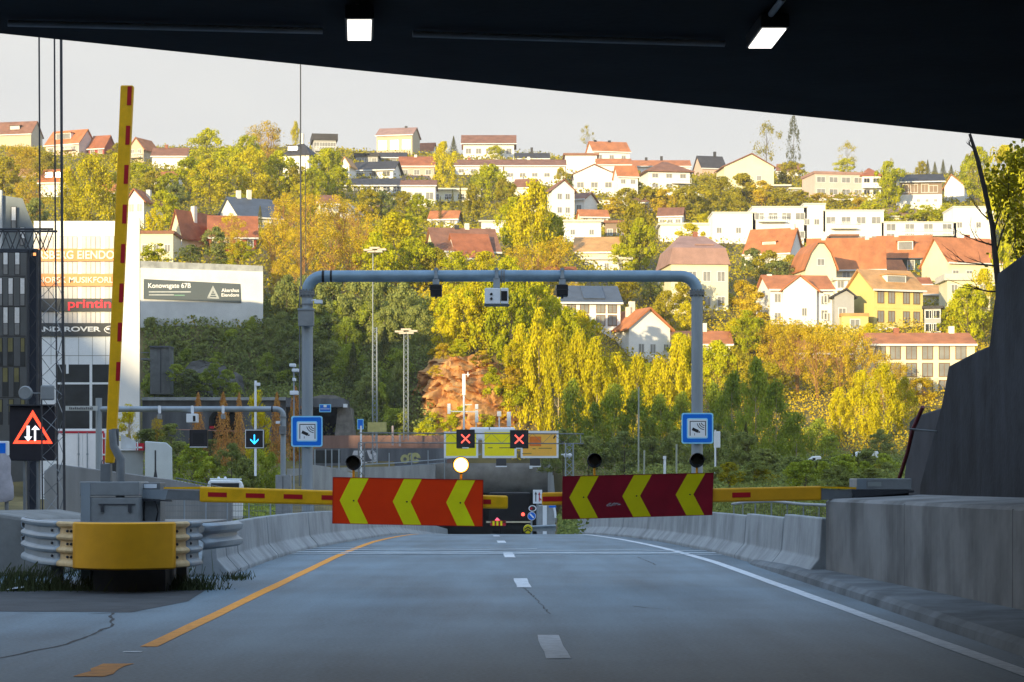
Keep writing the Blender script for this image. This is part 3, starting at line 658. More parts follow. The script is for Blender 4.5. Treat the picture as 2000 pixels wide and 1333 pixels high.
beacon(1161, 900, YA2, 14.5, 'dark round warning lamp above the maroon board, nearer its tip', foot=930)
beacon(1361, 899.5, YA2, 14.5, 'dark round warning lamp above the maroon board, in front of the gantry post', foot=925)
# ------------------------------------------------------------------ toll gantry
YG = 60.0
tg = empty('toll_gantry', (0, YG, road_z(YG)), 'large blue grey pipe gantry spanning the road with rounded corners', 'gantry')
rp = 11.3 / F * YG
xl, xr, zt = xa(600, YG), xa(1361.5, YG), za(540, YG)
zb = ground_z(xl, YG) - .3
def elbow(xc, zc, rad, a0, a1, n=10): return [(xc + rad*math.cos(R(a0+(a1-a0)*i/n)), YG, zc + rad*math.sin(R(a0+(a1-a0)*i/n))) for i in range(n+1)]
re = .44
MB().tube([(xl, YG, zb), (xl, YG, zt-re-.04)], rp*.99, 20).build('post', GALV, tg, smooth=True)
MB().tube([(xr, YG, zb), (xr, YG, zt-re-.04)], rp*.99, 20).build('post', GALV, tg, smooth=True)
MB().tube([(xl, YG, zt-re-.04)] + elbow(xl+re, zt-re, re, 180, 90) + [(0, YG, zt+.01)] + elbow(xr-re, zt-re, re, 90, 0) + [(xr, YG, zt-re-.04)], rp, 20).build('crossbeam', mat('blue_galvanised', (.22, .31, .38), .45, .16, 2.0, .05, metal=.35), tg, smooth=True)
for x in (xl, xr):
    fl = MB().tube([(x, YG, za(577, YG)), (x, YG, za(573, YG))], rp*1.28, 20).tube([(x, YG, za(572.4, YG)), (x, YG, za(569, YG))], rp*1.28, 20)
    for k in range(12): a = 2*math.pi*k/12; fl.tube([(x+rp*1.15*math.cos(a), YG+rp*1.15*math.sin(a), za(580, YG)), (x+rp*1.15*math.cos(a), YG+rp*1.15*math.sin(a), za(566, YG))], .02, 6)
    fl.build('flange', GALV_D, tg)
MB().tube([(xa(978, YG), YG, zt), (xa(981, YG), YG, zt)], rp*1.2, 20).tube([(xa(983, YG), YG, zt), (xa(986, YG), YG, zt)], rp*1.2, 20).build('flange', GALV_D, tg)
MB().tube([(xa(629, YG), YG, zt+.0), (xa(634, YG), YG, zt)], rp*1.03, 20).tube([(xa(645, YG), YG, zt), (xa(649, YG), YG, zt)], rp*1.03, 20).build('band', BLACK, tg)
MB().tube([(xl, YG, za(597, YG)), (xl, YG, za(594, YG))], rp*1.08, 20).tube([(xl, YG, za(582, YG)), (xl, YG, za(580, YG))], rp*1.08, 20).build('band', GALV_D, tg)
MB().box(xa(585, YG), xa(615, YG), YG-rp-.25, YG-rp, za(639, YG), za(608, YG)).build('control_box', GREYP, tg, bevel=.012)
MB().box(xa(584, YG), xa(616, YG), YG-rp-.27, YG-rp, za(608, YG), za(605, YG)).build('box_roof', GALV, tg)
MB().tube([(xa(586, YG), YG-.05, za(560, YG)), (xa(585.5, YG), YG-.05, za(950, YG))], .022, 6).build('conduit', GALV_D, tg)
MB().tube([(xa(610, YG), YG-rp, za(588, YG)), (xa(618, YG), YG-rp-.05, za(587, YG))], .02, 6).box(xa(616, YG), xa(631, YG), YG-rp-.2, YG-rp+.05, za(594.5, YG), za(588, YG)).build('small_floodlight', SIGNW, tg)
def hanger(px, label, kind):
    x = xa(px, YG); r = empty('toll_camera', (x, YG, zt), label, 'camera', 'devices hanging under the toll gantry')
    mb = MB().box(x-.05, x+.05, YG-rp-.04, YG+rp+.04, zt+rp, zt+rp+.05).box(x-.035, x+.035, YG-rp-.035, YG-rp-.005, za(548, YG), zt+rp)
    mb.prism([(x-.06, zt-rp*.5), (x+.06, zt-rp*.5), (x, zt+rp+.1)], YG-rp-.06, YG-rp-.036, 'y'); mb.build('hanger', GALV, r)
    if kind == 'dark':
        MB().box(x-.09, x+.09, YG-.2, YG+.1, za(557, YG), za(547, YG)).build('mount', GALV, r)
        MB().box(x-.155, x+.155, YG-.3, YG+.2, za(579.5, YG), za(558, YG)).build('housing', BLACK, r, bevel=.02)
        MB().box(x-.165, x+.165, YG-.31, YG+.21, za(568, YG), za(566.8, YG)).build('seam_band', DARKG, r)
        MB().box(x-.03, x+.03, YG-.1, YG, za(584, YG), za(579.5, YG)).build('sensor_stub', GALV_D, r)
    else:
        MB().box(x-.09, x+.09, YG-.2, YG+.1, za(563, YG), za(545, YG)).build('mount', GALV, r)
        a, b = xa(947, YG), xa(993, YG)
        MB().box(a, b-.22, YG-.35, YG+.3, za(596, YG), za(565, YG)).build('housing', SIGNW, r, bevel=.02)
        MB().box(b-.21, b, YG-.35, YG+.3, za(596, YG), za(565, YG)).build('side_housing', SIGNW, r, bevel=.02)
        MB().box(b-.2, b-.03, YG-.362, YG-.35, za(590, YG), za(571, YG)).build('flash_window', BLACK, r)
        for py in (577, 586): MB().tube([(xa(960, YG), YG-.38, za(py, YG)), (xa(960, YG), YG-.34, za(py, YG))], .035, 14).build('lens', BLACK, r)
        MB().box(a-.02, b+.02, YG-.3, YG+.25, za(598, YG), za(596, YG)).build('base_plate', GALV_D, r)
hanger(852, 'dark boxy antenna under the gantry beam, on the orange board side', 'dark')
hanger(970, 'white toll camera box with two lenses hanging mid gantry beam', 'white')
hanger(1098, 'dark boxy antenna under the gantry beam, on the maroon board side', 'dark')
def toll_sign(px0, py0, px1, py1, Y, label, post_x):
    r = empty('toll_camera_sign', at((px0+px1)/2, py1, Y), label, 'road sign', 'blue toll camera signs')
    W_, H_ = px1-px0, py1-py0
    def rr(u0, v0, u1, v1, rad, Yp, th, name, m):
        p = []
        for (cx, cy, a0) in ((u1-rad, v0+rad, -90), (u1-rad, v1-rad, 0), (u0+rad, v1-rad, 90), (u0+rad, v0+rad, 180)):
            for k in range(5):
                a = R(a0 + 90*k/4); p.append((px0+(cx+rad*math.cos(a))*W_, py0+(cy+rad*math.sin(a))*H_))
        plate_prism(MB(), p, Yp, th).build(name, m, r)
    rr(0, 0, 1, 1, .07, Y, .03, 'border', CYAN); rr(.04, .04, .96, .96, .06, Y-.03, .003, 'blue_field', BLUE)
    rr(.17, .17, .83, .83, .05, Y-.033, .003, 'inner_border', CYAN); rr(.205, .205, .795, .795, .03, Y-.036, .003, 'white_field', SIGNW)
    ic = MB(); Yp = Y - .039
    def U(u, v): return (px0+u*W_, py0+v*H_)
    for poly in ([(.26, .26), (.77, .26), (.77, .285), (.26, .285)], [(.26, .285), (.285, .285), (.285, .74), (.26, .74)], [(.745, .285), (.77, .285), (.77, .74), (.745, .74)],
                 [(.36, .47), (.55, .56), (.51, .65), (.32, .56)], [(.53, .60), (.585, .60), (.585, .645), (.53, .645)], [(.405, .66), (.42, .66), (.42, .73), (.405, .73)]):
        plate_prism(ic, [U(*p) for p in poly], Yp, .002)
    for rad in (.10, .165, .23):
        for k in range(6):
            a0, a1 = R(95 + 75*k/6), R(95 + 75*(k+1)/6)
            plate_prism(ic, [U(.735+rad*math.cos(a0), .3+rad*math.sin(a0)), U(.735+rad*math.cos(a1), .3+rad*math.sin(a1)), U(.735+(rad+.024)*math.cos(a1), .3+(rad+.024)*math.sin(a1)), U(.735+(rad+.024)*math.cos(a0), .3+(rad+.024)*math.sin(a0))], Yp, .002)
    ic.build('gantry_camera_pictogram', BLACK, r)
    MB().box(xa(post_x, Y)-rp*.9, xa(post_x, Y)+rp*.9, Y+.001, Y+.05, za(py0+14, Y), za(py0+10, Y)).box(xa(post_x, Y)-rp*.9, xa(post_x, Y)+rp*.9, Y+.001, Y+.05, za(py1-10, Y), za(py1-14, Y)).build('clamp', GALV_D, r)
toll_sign(569, 813, 630, 873, YG-rp-.06, 'blue square toll camera sign on the gantry post by the orange board', 599)
toll_sign(1331, 807, 1393, 867, YG-rp-.06, 'blue square toll camera sign on the gantry post by the maroon board', 1361.5)
# ------------------------------------------------------------------ island surroundings: LED sign, lattice masts, covered sign
YV = 44.0
vm = empty('led_warning_sign', at(62, 1000, YV), 'black LED sign showing a glowing orange triangle with two arrows', 'LED sign')
MB().box(xa(18, YV), xa(107, YV), YV, YV+.25, za(900, YV), za(793, YV)).build('cabinet', mat('led_panel', (.02, .018, .024), .6, .2, 6), vm, bevel=.015)
MB().box(xa(18, YV)-.02, xa(107, YV)+.02, YV-.1, YV+.02, za(793, YV), za(790.5, YV)).build('hood', DARKG, vm)
tri = MB()
def pl(mb, P_, Y, th=.004): return plate_prism(mb, P_, Y, th)
A, B, C_ = (64, 801), (103, 867), (25, 867); a_, b_, c_ = (64, 813.5), (94, 861), (34, 861)
for P_ in ([A, B, b_, a_], [B, C_, c_, b_], [C_, A, a_, c_]): pl(tri, P_, YV-.001)
tri.build('orange_triangle', ORL, vm)
ar = MB()
for P_ in ([(52, 832), (58, 832), (58, 853), (52, 853)], [(47, 853), (63, 853), (55, 863)], [(66.5, 840), (70.5, 840), (70.5, 862), (66.5, 862)], [(61, 840), (78, 840), (69, 831)]): pl(ar, P_, YV-.001)
ar.build('white_arrow', WHL, vm)
MB().box(xa(44, YV), xa(48, YV), YV+.05, YV+.2, -.3, za(900, YV)).box(xa(70, YV), xa(74, YV), YV+.05, YV+.2, -.3, za(900, YV)).build('leg', GALV_D, vm)
cs = empty('covered_sign', at(5, 1010, 38), 'road sign wrapped in a grey plastic bag with blue top showing', 'covered sign')
def lump(pts_rows, Y, depth, seed):
    mb = MB(); rn = random.Random(seed); n = 12
    for (py, a, b) in pts_rows:
        cx, hw = (xa(a, Y)+xa(b, Y))/2, (xa(b, Y)-xa(a, Y))/2
        for k in range(n):
            t = 2*math.pi*k/n; j = 1 + rn.uniform(-.07, .07)
            mb.v.append(Vector((cx+hw*math.cos(t)*j, Y+depth*math.sin(t)*j, za(py, Y))))
    for i in range(len(pts_rows)-1): mb.f += [(i*n+k, i*n+(k+1)%n, (i+1)*n+(k+1)%n, (i+1)*n+k) for k in range(n)]
    mb.f += [tuple(range(n)), tuple((len(pts_rows)-1)*n+k for k in range(n))][::1]
    return mb
lump([(886, -40, 17), (900, -40, 20), (925, -40, 22), (950, -40, 25), (970, -40, 27), (977, -36, 24), (981, -20, 14)], 38, .14, 3).build('plastic_wrap', mat('grey_plastic', (.42, .4, .43), .45, .25, 5, .5), cs, smooth=True)
MB().box(xa(-40, 38), xa(17, 38), 37.94, 38.06, za(890, 38), za(862, 38)).build('sign_edge', SIGNW, cs, bevel=.01)
MB().box(xa(-40, 38), xa(12.5, 38), 37.93, 37.94, za(886, 38), za(866, 38)).build('blue_face', BLUE, cs)
MB().tube([(xa(13, 38), 38, -.1), (xa(13, 38), 38, za(975, 38))], .035, 8).build('post', GALV_D, cs)
lm = empty('lattice_mast', at(100, 1010, 40), 'tall thin three legged lattice mast rising past the canopy edge', 'mast')
mbm = MB()
legs_ = [(78, 40.0, .016), (108, 40.6, .016), (121, 39.6, .026)]
for px, Y, r_ in legs_: mbm.tube([(xa(px + 6, Y), Y, -.1), (xa(px, Y), Y, za(430, Y)), (xa(px, Y)-.02, Y, 10.5)], r_, 6)
mbm.build('mast_leg', DARKG, lm)
mbb = MB(); z = 0.1; i = 0
while z < 4.9:
    zz = z + .36
    for a, b in ((0, 1), (1, 2), (2, 0)):
        if i % 2: a, b = b, a
        k0 = 6 * (1 - z/6); k1 = 6 * (1 - zz/6)
        mbb.tube([(xa(legs_[a][0]+k0, legs_[a][1]), legs_[a][1], z), (xa(legs_[b][0]+k1, legs_[b][1]), legs_[b][1], zz)], .007, 4)
    z = zz; i += 1
mbb.build('bracing', GALV_D, lm)
c = at(50, 768, 39.5)
MB().tube([c + Vector((0, .06, 0)), c + Vector((0, 0, 0)), c + Vector((0, -.06, 0))], [.10, .13, .11], 20).tube([c, c + Vector((.3, .1, 0))], .012, 6).build('dish_antenna', GREYP, lm, smooth=True)
c = at(93, 768, 39.4)
MB().box(c.x-.12, c.x+.12, c.y-.05, c.y+.05, c.z-.13, c.z+.14).build('panel_antenna', GREYP, lm, bevel=.03)
YT = 66.0
tr = empty('sign_truss', at(66, 1000, YT), 'dark lattice column with a truss arm beside the grey office block', 'truss')
MB().lattice(xa(66, YT), YT, -.5, za(488, YT), .27, .04, .016, .4).build('column', DARKG, tr)
MB().box(xa(58, YT), xa(73, YT), YT-.02, YT+.12, -.5, za(500, YT)).build('column_core', mat('core_grey', (.035, .04, .055), .7), tr)
ta = MB(); z0, z1 = za(490, YT), za(450, YT)
for yy in (YT-.3, YT+.3):
    for z in (z0, z1): ta.tube([(xa(-80, YT), yy, z), (xa(108 if z == z1 else 75, YT), yy, z)], .035, 6)
    n = 12
    for i in range(n):
        a, b = xa(-80+180*i/n, YT), xa(-80+180*(i+1)/n, YT); ta.tube([(a, yy, z0 if i % 2 else z1), (b, yy, z1 if i % 2 else z0)], .018, 5)
ta.build('truss_arm', DARKG, tr)
# metal ladder rails and handrail right behind the parapet
rl = empty('railing', at(1500, 1010, 44), 'pale tube railing with thin posts behind the jersey barrier', 'railing')
rpts = [at(1392, 985, 47), at(1420, 981, 45), at(1470, 979.5, 43), at(1520, 985, 41), at(1570, 987.5, 39.5), at(1618, 985, 38)]
for p in rpts: p.x += .42
MB().tube(rpts, .028, 8).build('handrail', GALV, rl, smooth=True)
ps = MB()
for t in np.linspace(0.02, .98, 9):
    k = t*(len(rpts)-1); i = int(k); p = rpts[i].lerp(rpts[min(i+1, len(rpts)-1)], k-i); ps.tube([p, (p.x, p.y, -.3)], .012, 6)
ps.build('baluster', GALV, rl)
ms = MB()
for k in range(60):
    t = k/59; kk = t*(len(rpts)-1); i = min(int(kk), len(rpts)-2); p = rpts[i].lerp(rpts[i+1], kk-i); ms.tube([(p.x, p.y+.02, p.z-.03), (p.x, p.y+.02, -.3)], .003, 3, caps=False)
ms.build('mesh_wire', GALV_D, rl)
# litter at the foot of the terminal
lt = MB(); base = at(84, 1137, 31) ; base = Vector((-6.55, 29.0, .015))
lt.add([base+Vector((-.12, 0, 0)), base+Vector((.0, -.06, .02)), base+Vector((.13, -.02, .035)), base+Vector((.1, .08, .05)), base+Vector((-.05, .1, .03))], [(0, 1, 2, 3, 4)])
lo = lt.build('paper_scrap', SIGNW); thick(lo, .004); tag(lo, 'scrap of white paper on the ground by the guardrail terminal', 'litter')

wf = empty('wire_fence', at(500, 1000, 54), 'grey wire fence on posts behind the lowered yellow arm', 'fence')
fp = MB(); fw_ = MB()
for i in range(9): px = 318+42*i; fp.tube([(xa(px, 54), 54, -.4), (xa(px, 54), 54, za(972, 54))], .02, 6)
for z in np.linspace(.15, za(976, 54), 7): fw_.tube([(xa(318, 54), 54, z), (xa(654, 54), 54, z)], .006, 4)
for i in range(110): x = xa(318+336*i/109, 54); fw_.tube([(x, 54.01, 0), (x, 54.01, za(976, 54))], .004, 3, caps=False)
fp.build('post', GALV, wf); fw_.build('mesh_wire', GALV_D, wf)
# ------------------------------------------------------------------ text helper
def text_mesh(body, name, m, parent, centre, h, width=None, depth=.02, rz=0.0, bold=0.0, loc_offset=None):
    cu = bpy.data.curves.new(name, 'FONT'); cu.body = body; cu.align_x = 'CENTER'; cu.align_y = 'CENTER'; cu.size = 1.0; cu.extrude = .004; cu.offset = bold
    tmp = bpy.data.objects.new('tmp', cu); COL.objects.link(tmp)
    dg = bpy.context.evaluated_depsgraph_get(); me = bpy.data.meshes.new_from_object(tmp.evaluated_get(dg))
    bpy.data.objects.remove(tmp); bpy.data.curves.remove(cu)
    co = np.array([v.co for v in me.vertices]); mn, mx_ = co.min(0), co.max(0)
    sy = h / (mx_[1]-mn[1]); sx = sy if width is None else width / (mx_[0]-mn[0])
    c = (mn+mx_)/2; off = ROOT[parent]
    for v in me.vertices:
        x, y, z = (v.co.x-c[0])*sx, (v.co.y-c[1])*sy, v.co.z*depth/.004
        ca, sa = math.cos(rz), math.sin(rz)
        v.co = (centre[0]+x*ca + z*sa - off[0], centre[1]+x*sa - z*ca - off[1], centre[2]+y-off[2])
    me.materials.clear(); me.materials.append(m); me.name = name
    o = bpy.data.objects.new(name, me); COL.objects.link(o); o.parent = parent; ROOT[o] = off; return o
# ------------------------------------------------------------------ motorway tunnel portal
YP = 220.0
tp = empty('tunnel_portal', (xa(960, YP), YP, road_z(YP)), 'grey concrete tunnel mouth with rounded lintel at the road end', 'tunnel portal')
zt_, zl_ = za(905, YP), za(963, YP)
pr = [(YP, zt_)] + [(YP + 2.6*(1-math.cos(R(a))), zl_ + (zt_-zl_-.25)*(1-math.sin(R(a))) ) for a in range(0, 91, 10)] + [(YP+6, zl_), (YP+6, zt_)]
MB().prism(pr, xa(846, YP), xa(1070, YP), 'x').build('lintel', mat('sooty_lintel', (.30, .285, .265), .9, .35, .5, .2), tp, smooth=True)
MB().prism([(xa(1070, YP), road_z(YP)-.5), (xa(1091, YP), road_z(YP)-.5), (xa(1079, YP), za(904, YP)), (xa(1070, YP), za(904, YP))], YP-.5, YP+6, 'y').build('side_pier', CONC, tp)
MB().box(xa(846, YP), xa(1070, YP), YP+5.9, YP+25, road_z(YP)-.6, zl_+.6).build('bore_shade_block', mat('bore_shade_black', (.006, .006, .008), .9), tp)  # solid black block standing in for the unlit depth of the tunnel
MB().box(xa(1034, YP), xa(1040, YP), YP-.12, YP, za(916, YP), za(910, YP)).build('small_plate', SIGNW, tp)
gw = empty('graffiti_wall', (xa(730, YP), YP-1, -2), 'long grey concrete retaining wall with white and yellow graffiti', 'wall')
MB().prism([(xa(560, YP-1), -5), (xa(850, YP-1), -5), (xa(850, YP-1), za(907, YP-1)), (xa(790, YP-1), za(911, YP-1)), (xa(560, YP-1), za(916, YP-1))], YP-1, YP+3, 'y').build('wall_panel', CONC, gw)
MB().box(xa(612, YP+4), xa(872, YP+4), YP+4, YP+6, 0, za(876, YP+4)).build('upper_wall_panel', CONC_D, gw)
MB().box(xa(600, YP+7), xa(882, YP+7), YP+7, YP+8, 0, za(851, YP+7)).build('pink_earth_band', mat('sun_pink_earth', (.30, .17, .125), .85, .35, .7, .2, streak=True), gw)  # strip of lit earth, part sun put into its pink colour
gf = MB()
Yg = YP + 3.99
def arc_strip(mb, cx, cy, r0, r1, a0, a1, Y, n=8, sx=1.0):
    for k in range(n):
        b0, b1 = R(a0+(a1-a0)*k/n), R(a0+(a1-a0)*(k+1)/n)
        pl(mb, [(cx+r*math.cos(b)*sx, cy+r*math.sin(b)) for r, b in ((r0, b0), (r1, b0), (r1, b1), (r0, b1))], Y, .02)
pl(gf, [(691, 880.5), (714, 880.5), (712, 891), (688, 889)], Yg, .02); arc_strip(gf, 721, 894, 8, 16, -75, 110, Yg, 10)
pl(gf, [(716, 880), (727, 880), (731, 900), (722, 896)], Yg, .02); pl(gf, [(706, 902), (728, 903), (727, 909.5), (706, 908)], Yg, .02); pl(gf, [(708, 893), (712, 893), (711, 899), (708, 899)], Yg, .02)
gf.build('white_graffiti', mat('white_spray', (.55, .54, .56), .8, .1, 3), gw)
gy = MB(); arc_strip(gy, 791, 897, 3.5, 9, 0, 360, Yg, 14); arc_strip(gy, 811, 895, 3, 10.5, 30, 360, Yg, 14); arc_strip(gy, 801, 890, 2, 5, 150, 330, Yg, 8)
gy.build('yellow_graffiti', mat('yellow_spray', (.42, .40, .17), .8, .2, 3), gw)
fr = MB(); Yf = YP - .5
fr.tube([at(705, 908, Yf), at(785, 904, Yf), at(870, 897, Yf), at(940, 888, Yf)], .06, 6).tube([at(705, 915, Yf), at(785, 911, Yf), at(870, 904, Yf)], .04, 6)
for px in (760, 804, 836, 868): fr.tube([at(px, 940, Yf), at(px, 885 if px != 836 else 880, Yf)], .06, 6)
tag(fr.build('guard_fence', GALV), 'thin sloping guard fence in front of the graffiti wall', 'fence')
gl = empty('noise_screen', at(660, 905, 150), 'dark glazed noise screen with pale posts beside the gantry post', 'noise screen')
MB().box(xa(613, 150), xa(665, 150), 150, 150.1, za(905, 150), za(880, 150)).build('glass_panel', GLASS_D, gl)
pz = MB()
for px in (615, 636, 648, 662): pz.tube([at(px, 940, 149.9), at(px, 878, 149.9)], .05, 6)
pz.build('post', GALV, gl); MB().prism([(xa(610, 149), za(960, 149)), (xa(700, 149), za(960, 149)), (xa(690, 149), za(925, 149)), (xa(640, 149), za(912, 149)), (xa(610, 149), za(908, 149))], 149, 149.4, 'y').build('base_wall', CONC, gl)
# dark truck in the tunnel mouth
YK = 135.0; zk = road_z(YK)
tk = empty('truck', (xa(995, YK), YK, zk), 'dark truck seen from behind entering the tunnel, red tail light lit', 'truck')
MB().box(xa(955, YK), xa(1036, YK), YK, YK+7, zk+.75, za(963, YK)).build('cargo_body', mat('truck_black', (.004, .004, .005), .7), tk, bevel=.08)
MB().box(xa(957, YK), xa(1034, YK), YK+.2, YK+7, zk+.45, zk+.75).build('chassis', BLACK, tk)
for px in (962, 1018):
    for dy in (1.0, 2.4):
        MB().tube([(xa(px, YK), YK+dy, zk+.5), (xa(px+13, YK), YK+dy, zk+.5)], .5, 18).build('wheel', BLACK, tk)
MB().box(xa(950, YK), xa(1037, YK), YK-.15, YK-.05, za(1021.5, YK), za(1018.5, YK)).build('rear_bar', mat('pale_bar', (.6, .52, .36), .5), tk)
for px in (964, 971.5, 979): MB().box(xa(px-2, YK), xa(px+2, YK), YK-.2, YK-.15, za(1027, YK), za(1018, YK)).build('marker_plate', SIGNY, tk)
MB().box(xa(958, YK), xa(988, YK), YK-.15, YK-.1, za(1027.5, YK), za(1017.5, YK)).build('marker_backing', RED, tk)
MB().tube([(xa(1021.5, YK), YK-.06, za(1005, YK)), (xa(1021.5, YK), YK, za(1005, YK))], .11, 14).build('tail_light', REDX, tk)
MB().prism([(xa(966, YK), za(1017, YK)), (xa(977, YK), za(1017, YK)), (xa(971, YK), za(1011, YK))], YK-.05, YK-.02, 'y').build('tail_light', mat('dim_red_light', (.4, .05, .08), emit=(1, .12, .2), estr=1.0), tk)
# signs by the tunnel mouth
def board(name, label, cat, px0, py0, px1, py1, Y, m, border=None, post=None, foot=None, grp=None, th=.04):
    r = empty(name, at((px0+px1)/2, foot or py1, Y), label, cat, grp)
    MB().box(xa(px0, Y), xa(px1, Y), Y, Y+th, za(py1, Y), za(py0, Y)).build('sign_panel', border or m, r)
    if border:
        e = .07*min(px1-px0, py1-py0)+.4; MB().box(xa(px0+e, Y), xa(px1-e, Y), Y-.006, Y, za(py1-e, Y), za(py0+e, Y)).build('sign_face', m, r)
    for p in (post or []): MB().tube([(xa(p, Y), Y+th+.05, za(foot, Y)), (xa(p, Y), Y+th+.05, za(py1-2, Y))], .05, 8).build('post', GALV, r)
    return r
YQ = 100.0
ls = board('lane_merge_sign', 'white lane arrow sign with one black and one red arrow', 'road sign', 1041, 957, 1059, 984, YQ, SIGNW, None, [1050], 1040)
a_ = MB(); pl(a_, [(1045.6, 965), (1047.4, 965), (1047.4, 980), (1045.6, 980)], YQ-.002); pl(a_, [(1044, 966), (1049, 966), (1046.5, 960.5)], YQ-.002); a_.build('black_arrow', BLACK, ls)
a_ = MB(); pl(a_, [(1052.4, 966), (1054.2, 966), (1054.2, 980), (1052.4, 980)], YQ-.002); pl(a_, [(1051, 967), (1055.6, 967), (1053.3, 961)], YQ-.002); pl(a_, [(1054, 972), (1057.5, 976), (1057, 979), (1054, 976)], YQ-.002); a_.build('red_arrow', RED, ls)
def disc(r, name, px, py, rpx, Y, m, th=.01, sx=1.0):
    n = 24; pl_p = [(px+rpx*sx*math.cos(2*math.pi*k/n), py+rpx*math.sin(2*math.pi*k/n)) for k in range(n)]
    plate_prism(MB(), pl_p, Y, th).build(name, m, r)
rs = empty('round_signs_post', at(1039, 1030, 98), 'post carrying a red ringed overtaking sign above a blue keep-side disc', 'road sign')
MB().tube([(xa(1038, 98), 98.08, za(1046, 98)), (xa(1038, 98), 98.08, za(988, 98))], .04, 8).build('post', GALV, rs)
disc(rs, 'white_ring', 1040, 993.5, 6.2, 98, SIGNW, .02, 1.25); disc(rs, 'dark_face', 1040, 993.5, 4.6, 97.98, mat('dark_sign', (.05, .03, .03), .5), .006, 1.25); disc(rs, 'red_dot', 1037.5, 993.5, 2.4, 97.97, RED, .004)
disc(rs, 'white_rim', 1038.5, 1008.5, 8.2, 98, SIGNW, .02); disc(rs, 'blue_disc', 1038.5, 1008.5, 7.3, 97.98, BLUE, .006)
plate_prism(MB(), [(1034, 1005), (1036, 1003), (1043.5, 1011), (1041.5, 1013)], 97.97, .004).build('white_arrow', SIGNW, rs)
cc = empty('crash_barrel', at(1030, 1040, 92), 'low crash attenuator with yellow and black arrow nose', 'crash cushion')
MB().tube([at(1031, 1034, 92) + Vector((0, -.2, 0)), at(1031, 1034, 92) + Vector((0, .4, 0))], .19, 16).build('nose', CHEV_D, cc, bevel=.02)
k_ = MB()
for dy in (0, 5): pl(k_, [(1024.5, 1035+dy-2), (1031, 1029.5+dy-1), (1037.5, 1035+dy-2), (1037.5, 1037.5+dy-2), (1031, 1032+dy-1), (1024.5, 1037.5+dy-2)], 91.79, .006)
k_.build('black_arrow', BLACK, cc)
MB().box(xa(1036, 92), xa(1086, 92), 92, 92.5, za(1038, 92), za(1028, 92)).tube([at(1038, 1029, 91.9), at(1086, 1027, 91.9)], .05, 6).build('rail', GALV, cc)
pi_ = empty('concrete_pier', at(1066, 1040, 112), 'pale square concrete pier behind the lane arrow sign', 'pier')
MB().box(xa(1049, 112), xa(1084, 112), 112, 113, -2.5, za(987, 112)).build('pier_body', CONC_L, pi_, bevel=.05); MB().box(xa(1060, 112), xa(1068, 112), 111.9, 112, -2.5, za(985, 112)).build('white_post', SIGNW, pi_)
bs = board('small_blue_sign', 'tiny blue sign on a curved white post by the pier', 'road sign', 1072, 988, 1086, 992, 106, BLUE, None, None, 1015)
MB().tube([at(1085, 1012, 106), at(1084, 1000, 106), at(1082, 992, 106)], .06, 6).build('post', SIGNW, bs)
# ------------------------------------------------------------------ far sign gantry with red crosses and yellow boards
YX = 150.0
fg = empty('truss_gantry', at(960, 1000, YX), 'thin truss gantry carrying red cross lane signals before the tunnel', 'gantry')
t_ = MB()
for py in (847, 866): t_.tube([at(700, py-1, YX), at(1140, py+1, YX)], .045, 6)
for i in range(22): t_.tube([at(700+20*i, 847 if i % 2 else 866, YX), at(720+20*i, 866 if i % 2 else 847, YX)], .012, 4)
t_.build('truss_beam', GALV_D, fg)
MB().lattice(xa(1112, YX), YX, za(960, YX), za(866, YX), .52, .05, .02, .5).build('lattice_post', GALV, fg)
MB().lattice(xa(706, YX), YX, za(990, YX), za(866, YX), .4, .04, .02, .5).build('lattice_post', GALV_D, fg)
MB().tube([at(1134, 868, YX), at(1134, 850, YX)], .03, 5).build('stub_pole', GALV, fg)
MB().tube([at(1096, 888, YX), at(1117, 889, YX)], .04, 5).ball(at(1105, 890, YX), .16, n=8, m=5).ball(at(1113, 890, YX), .16, n=8, m=5).build('camera_arm', SIGNW, fg)
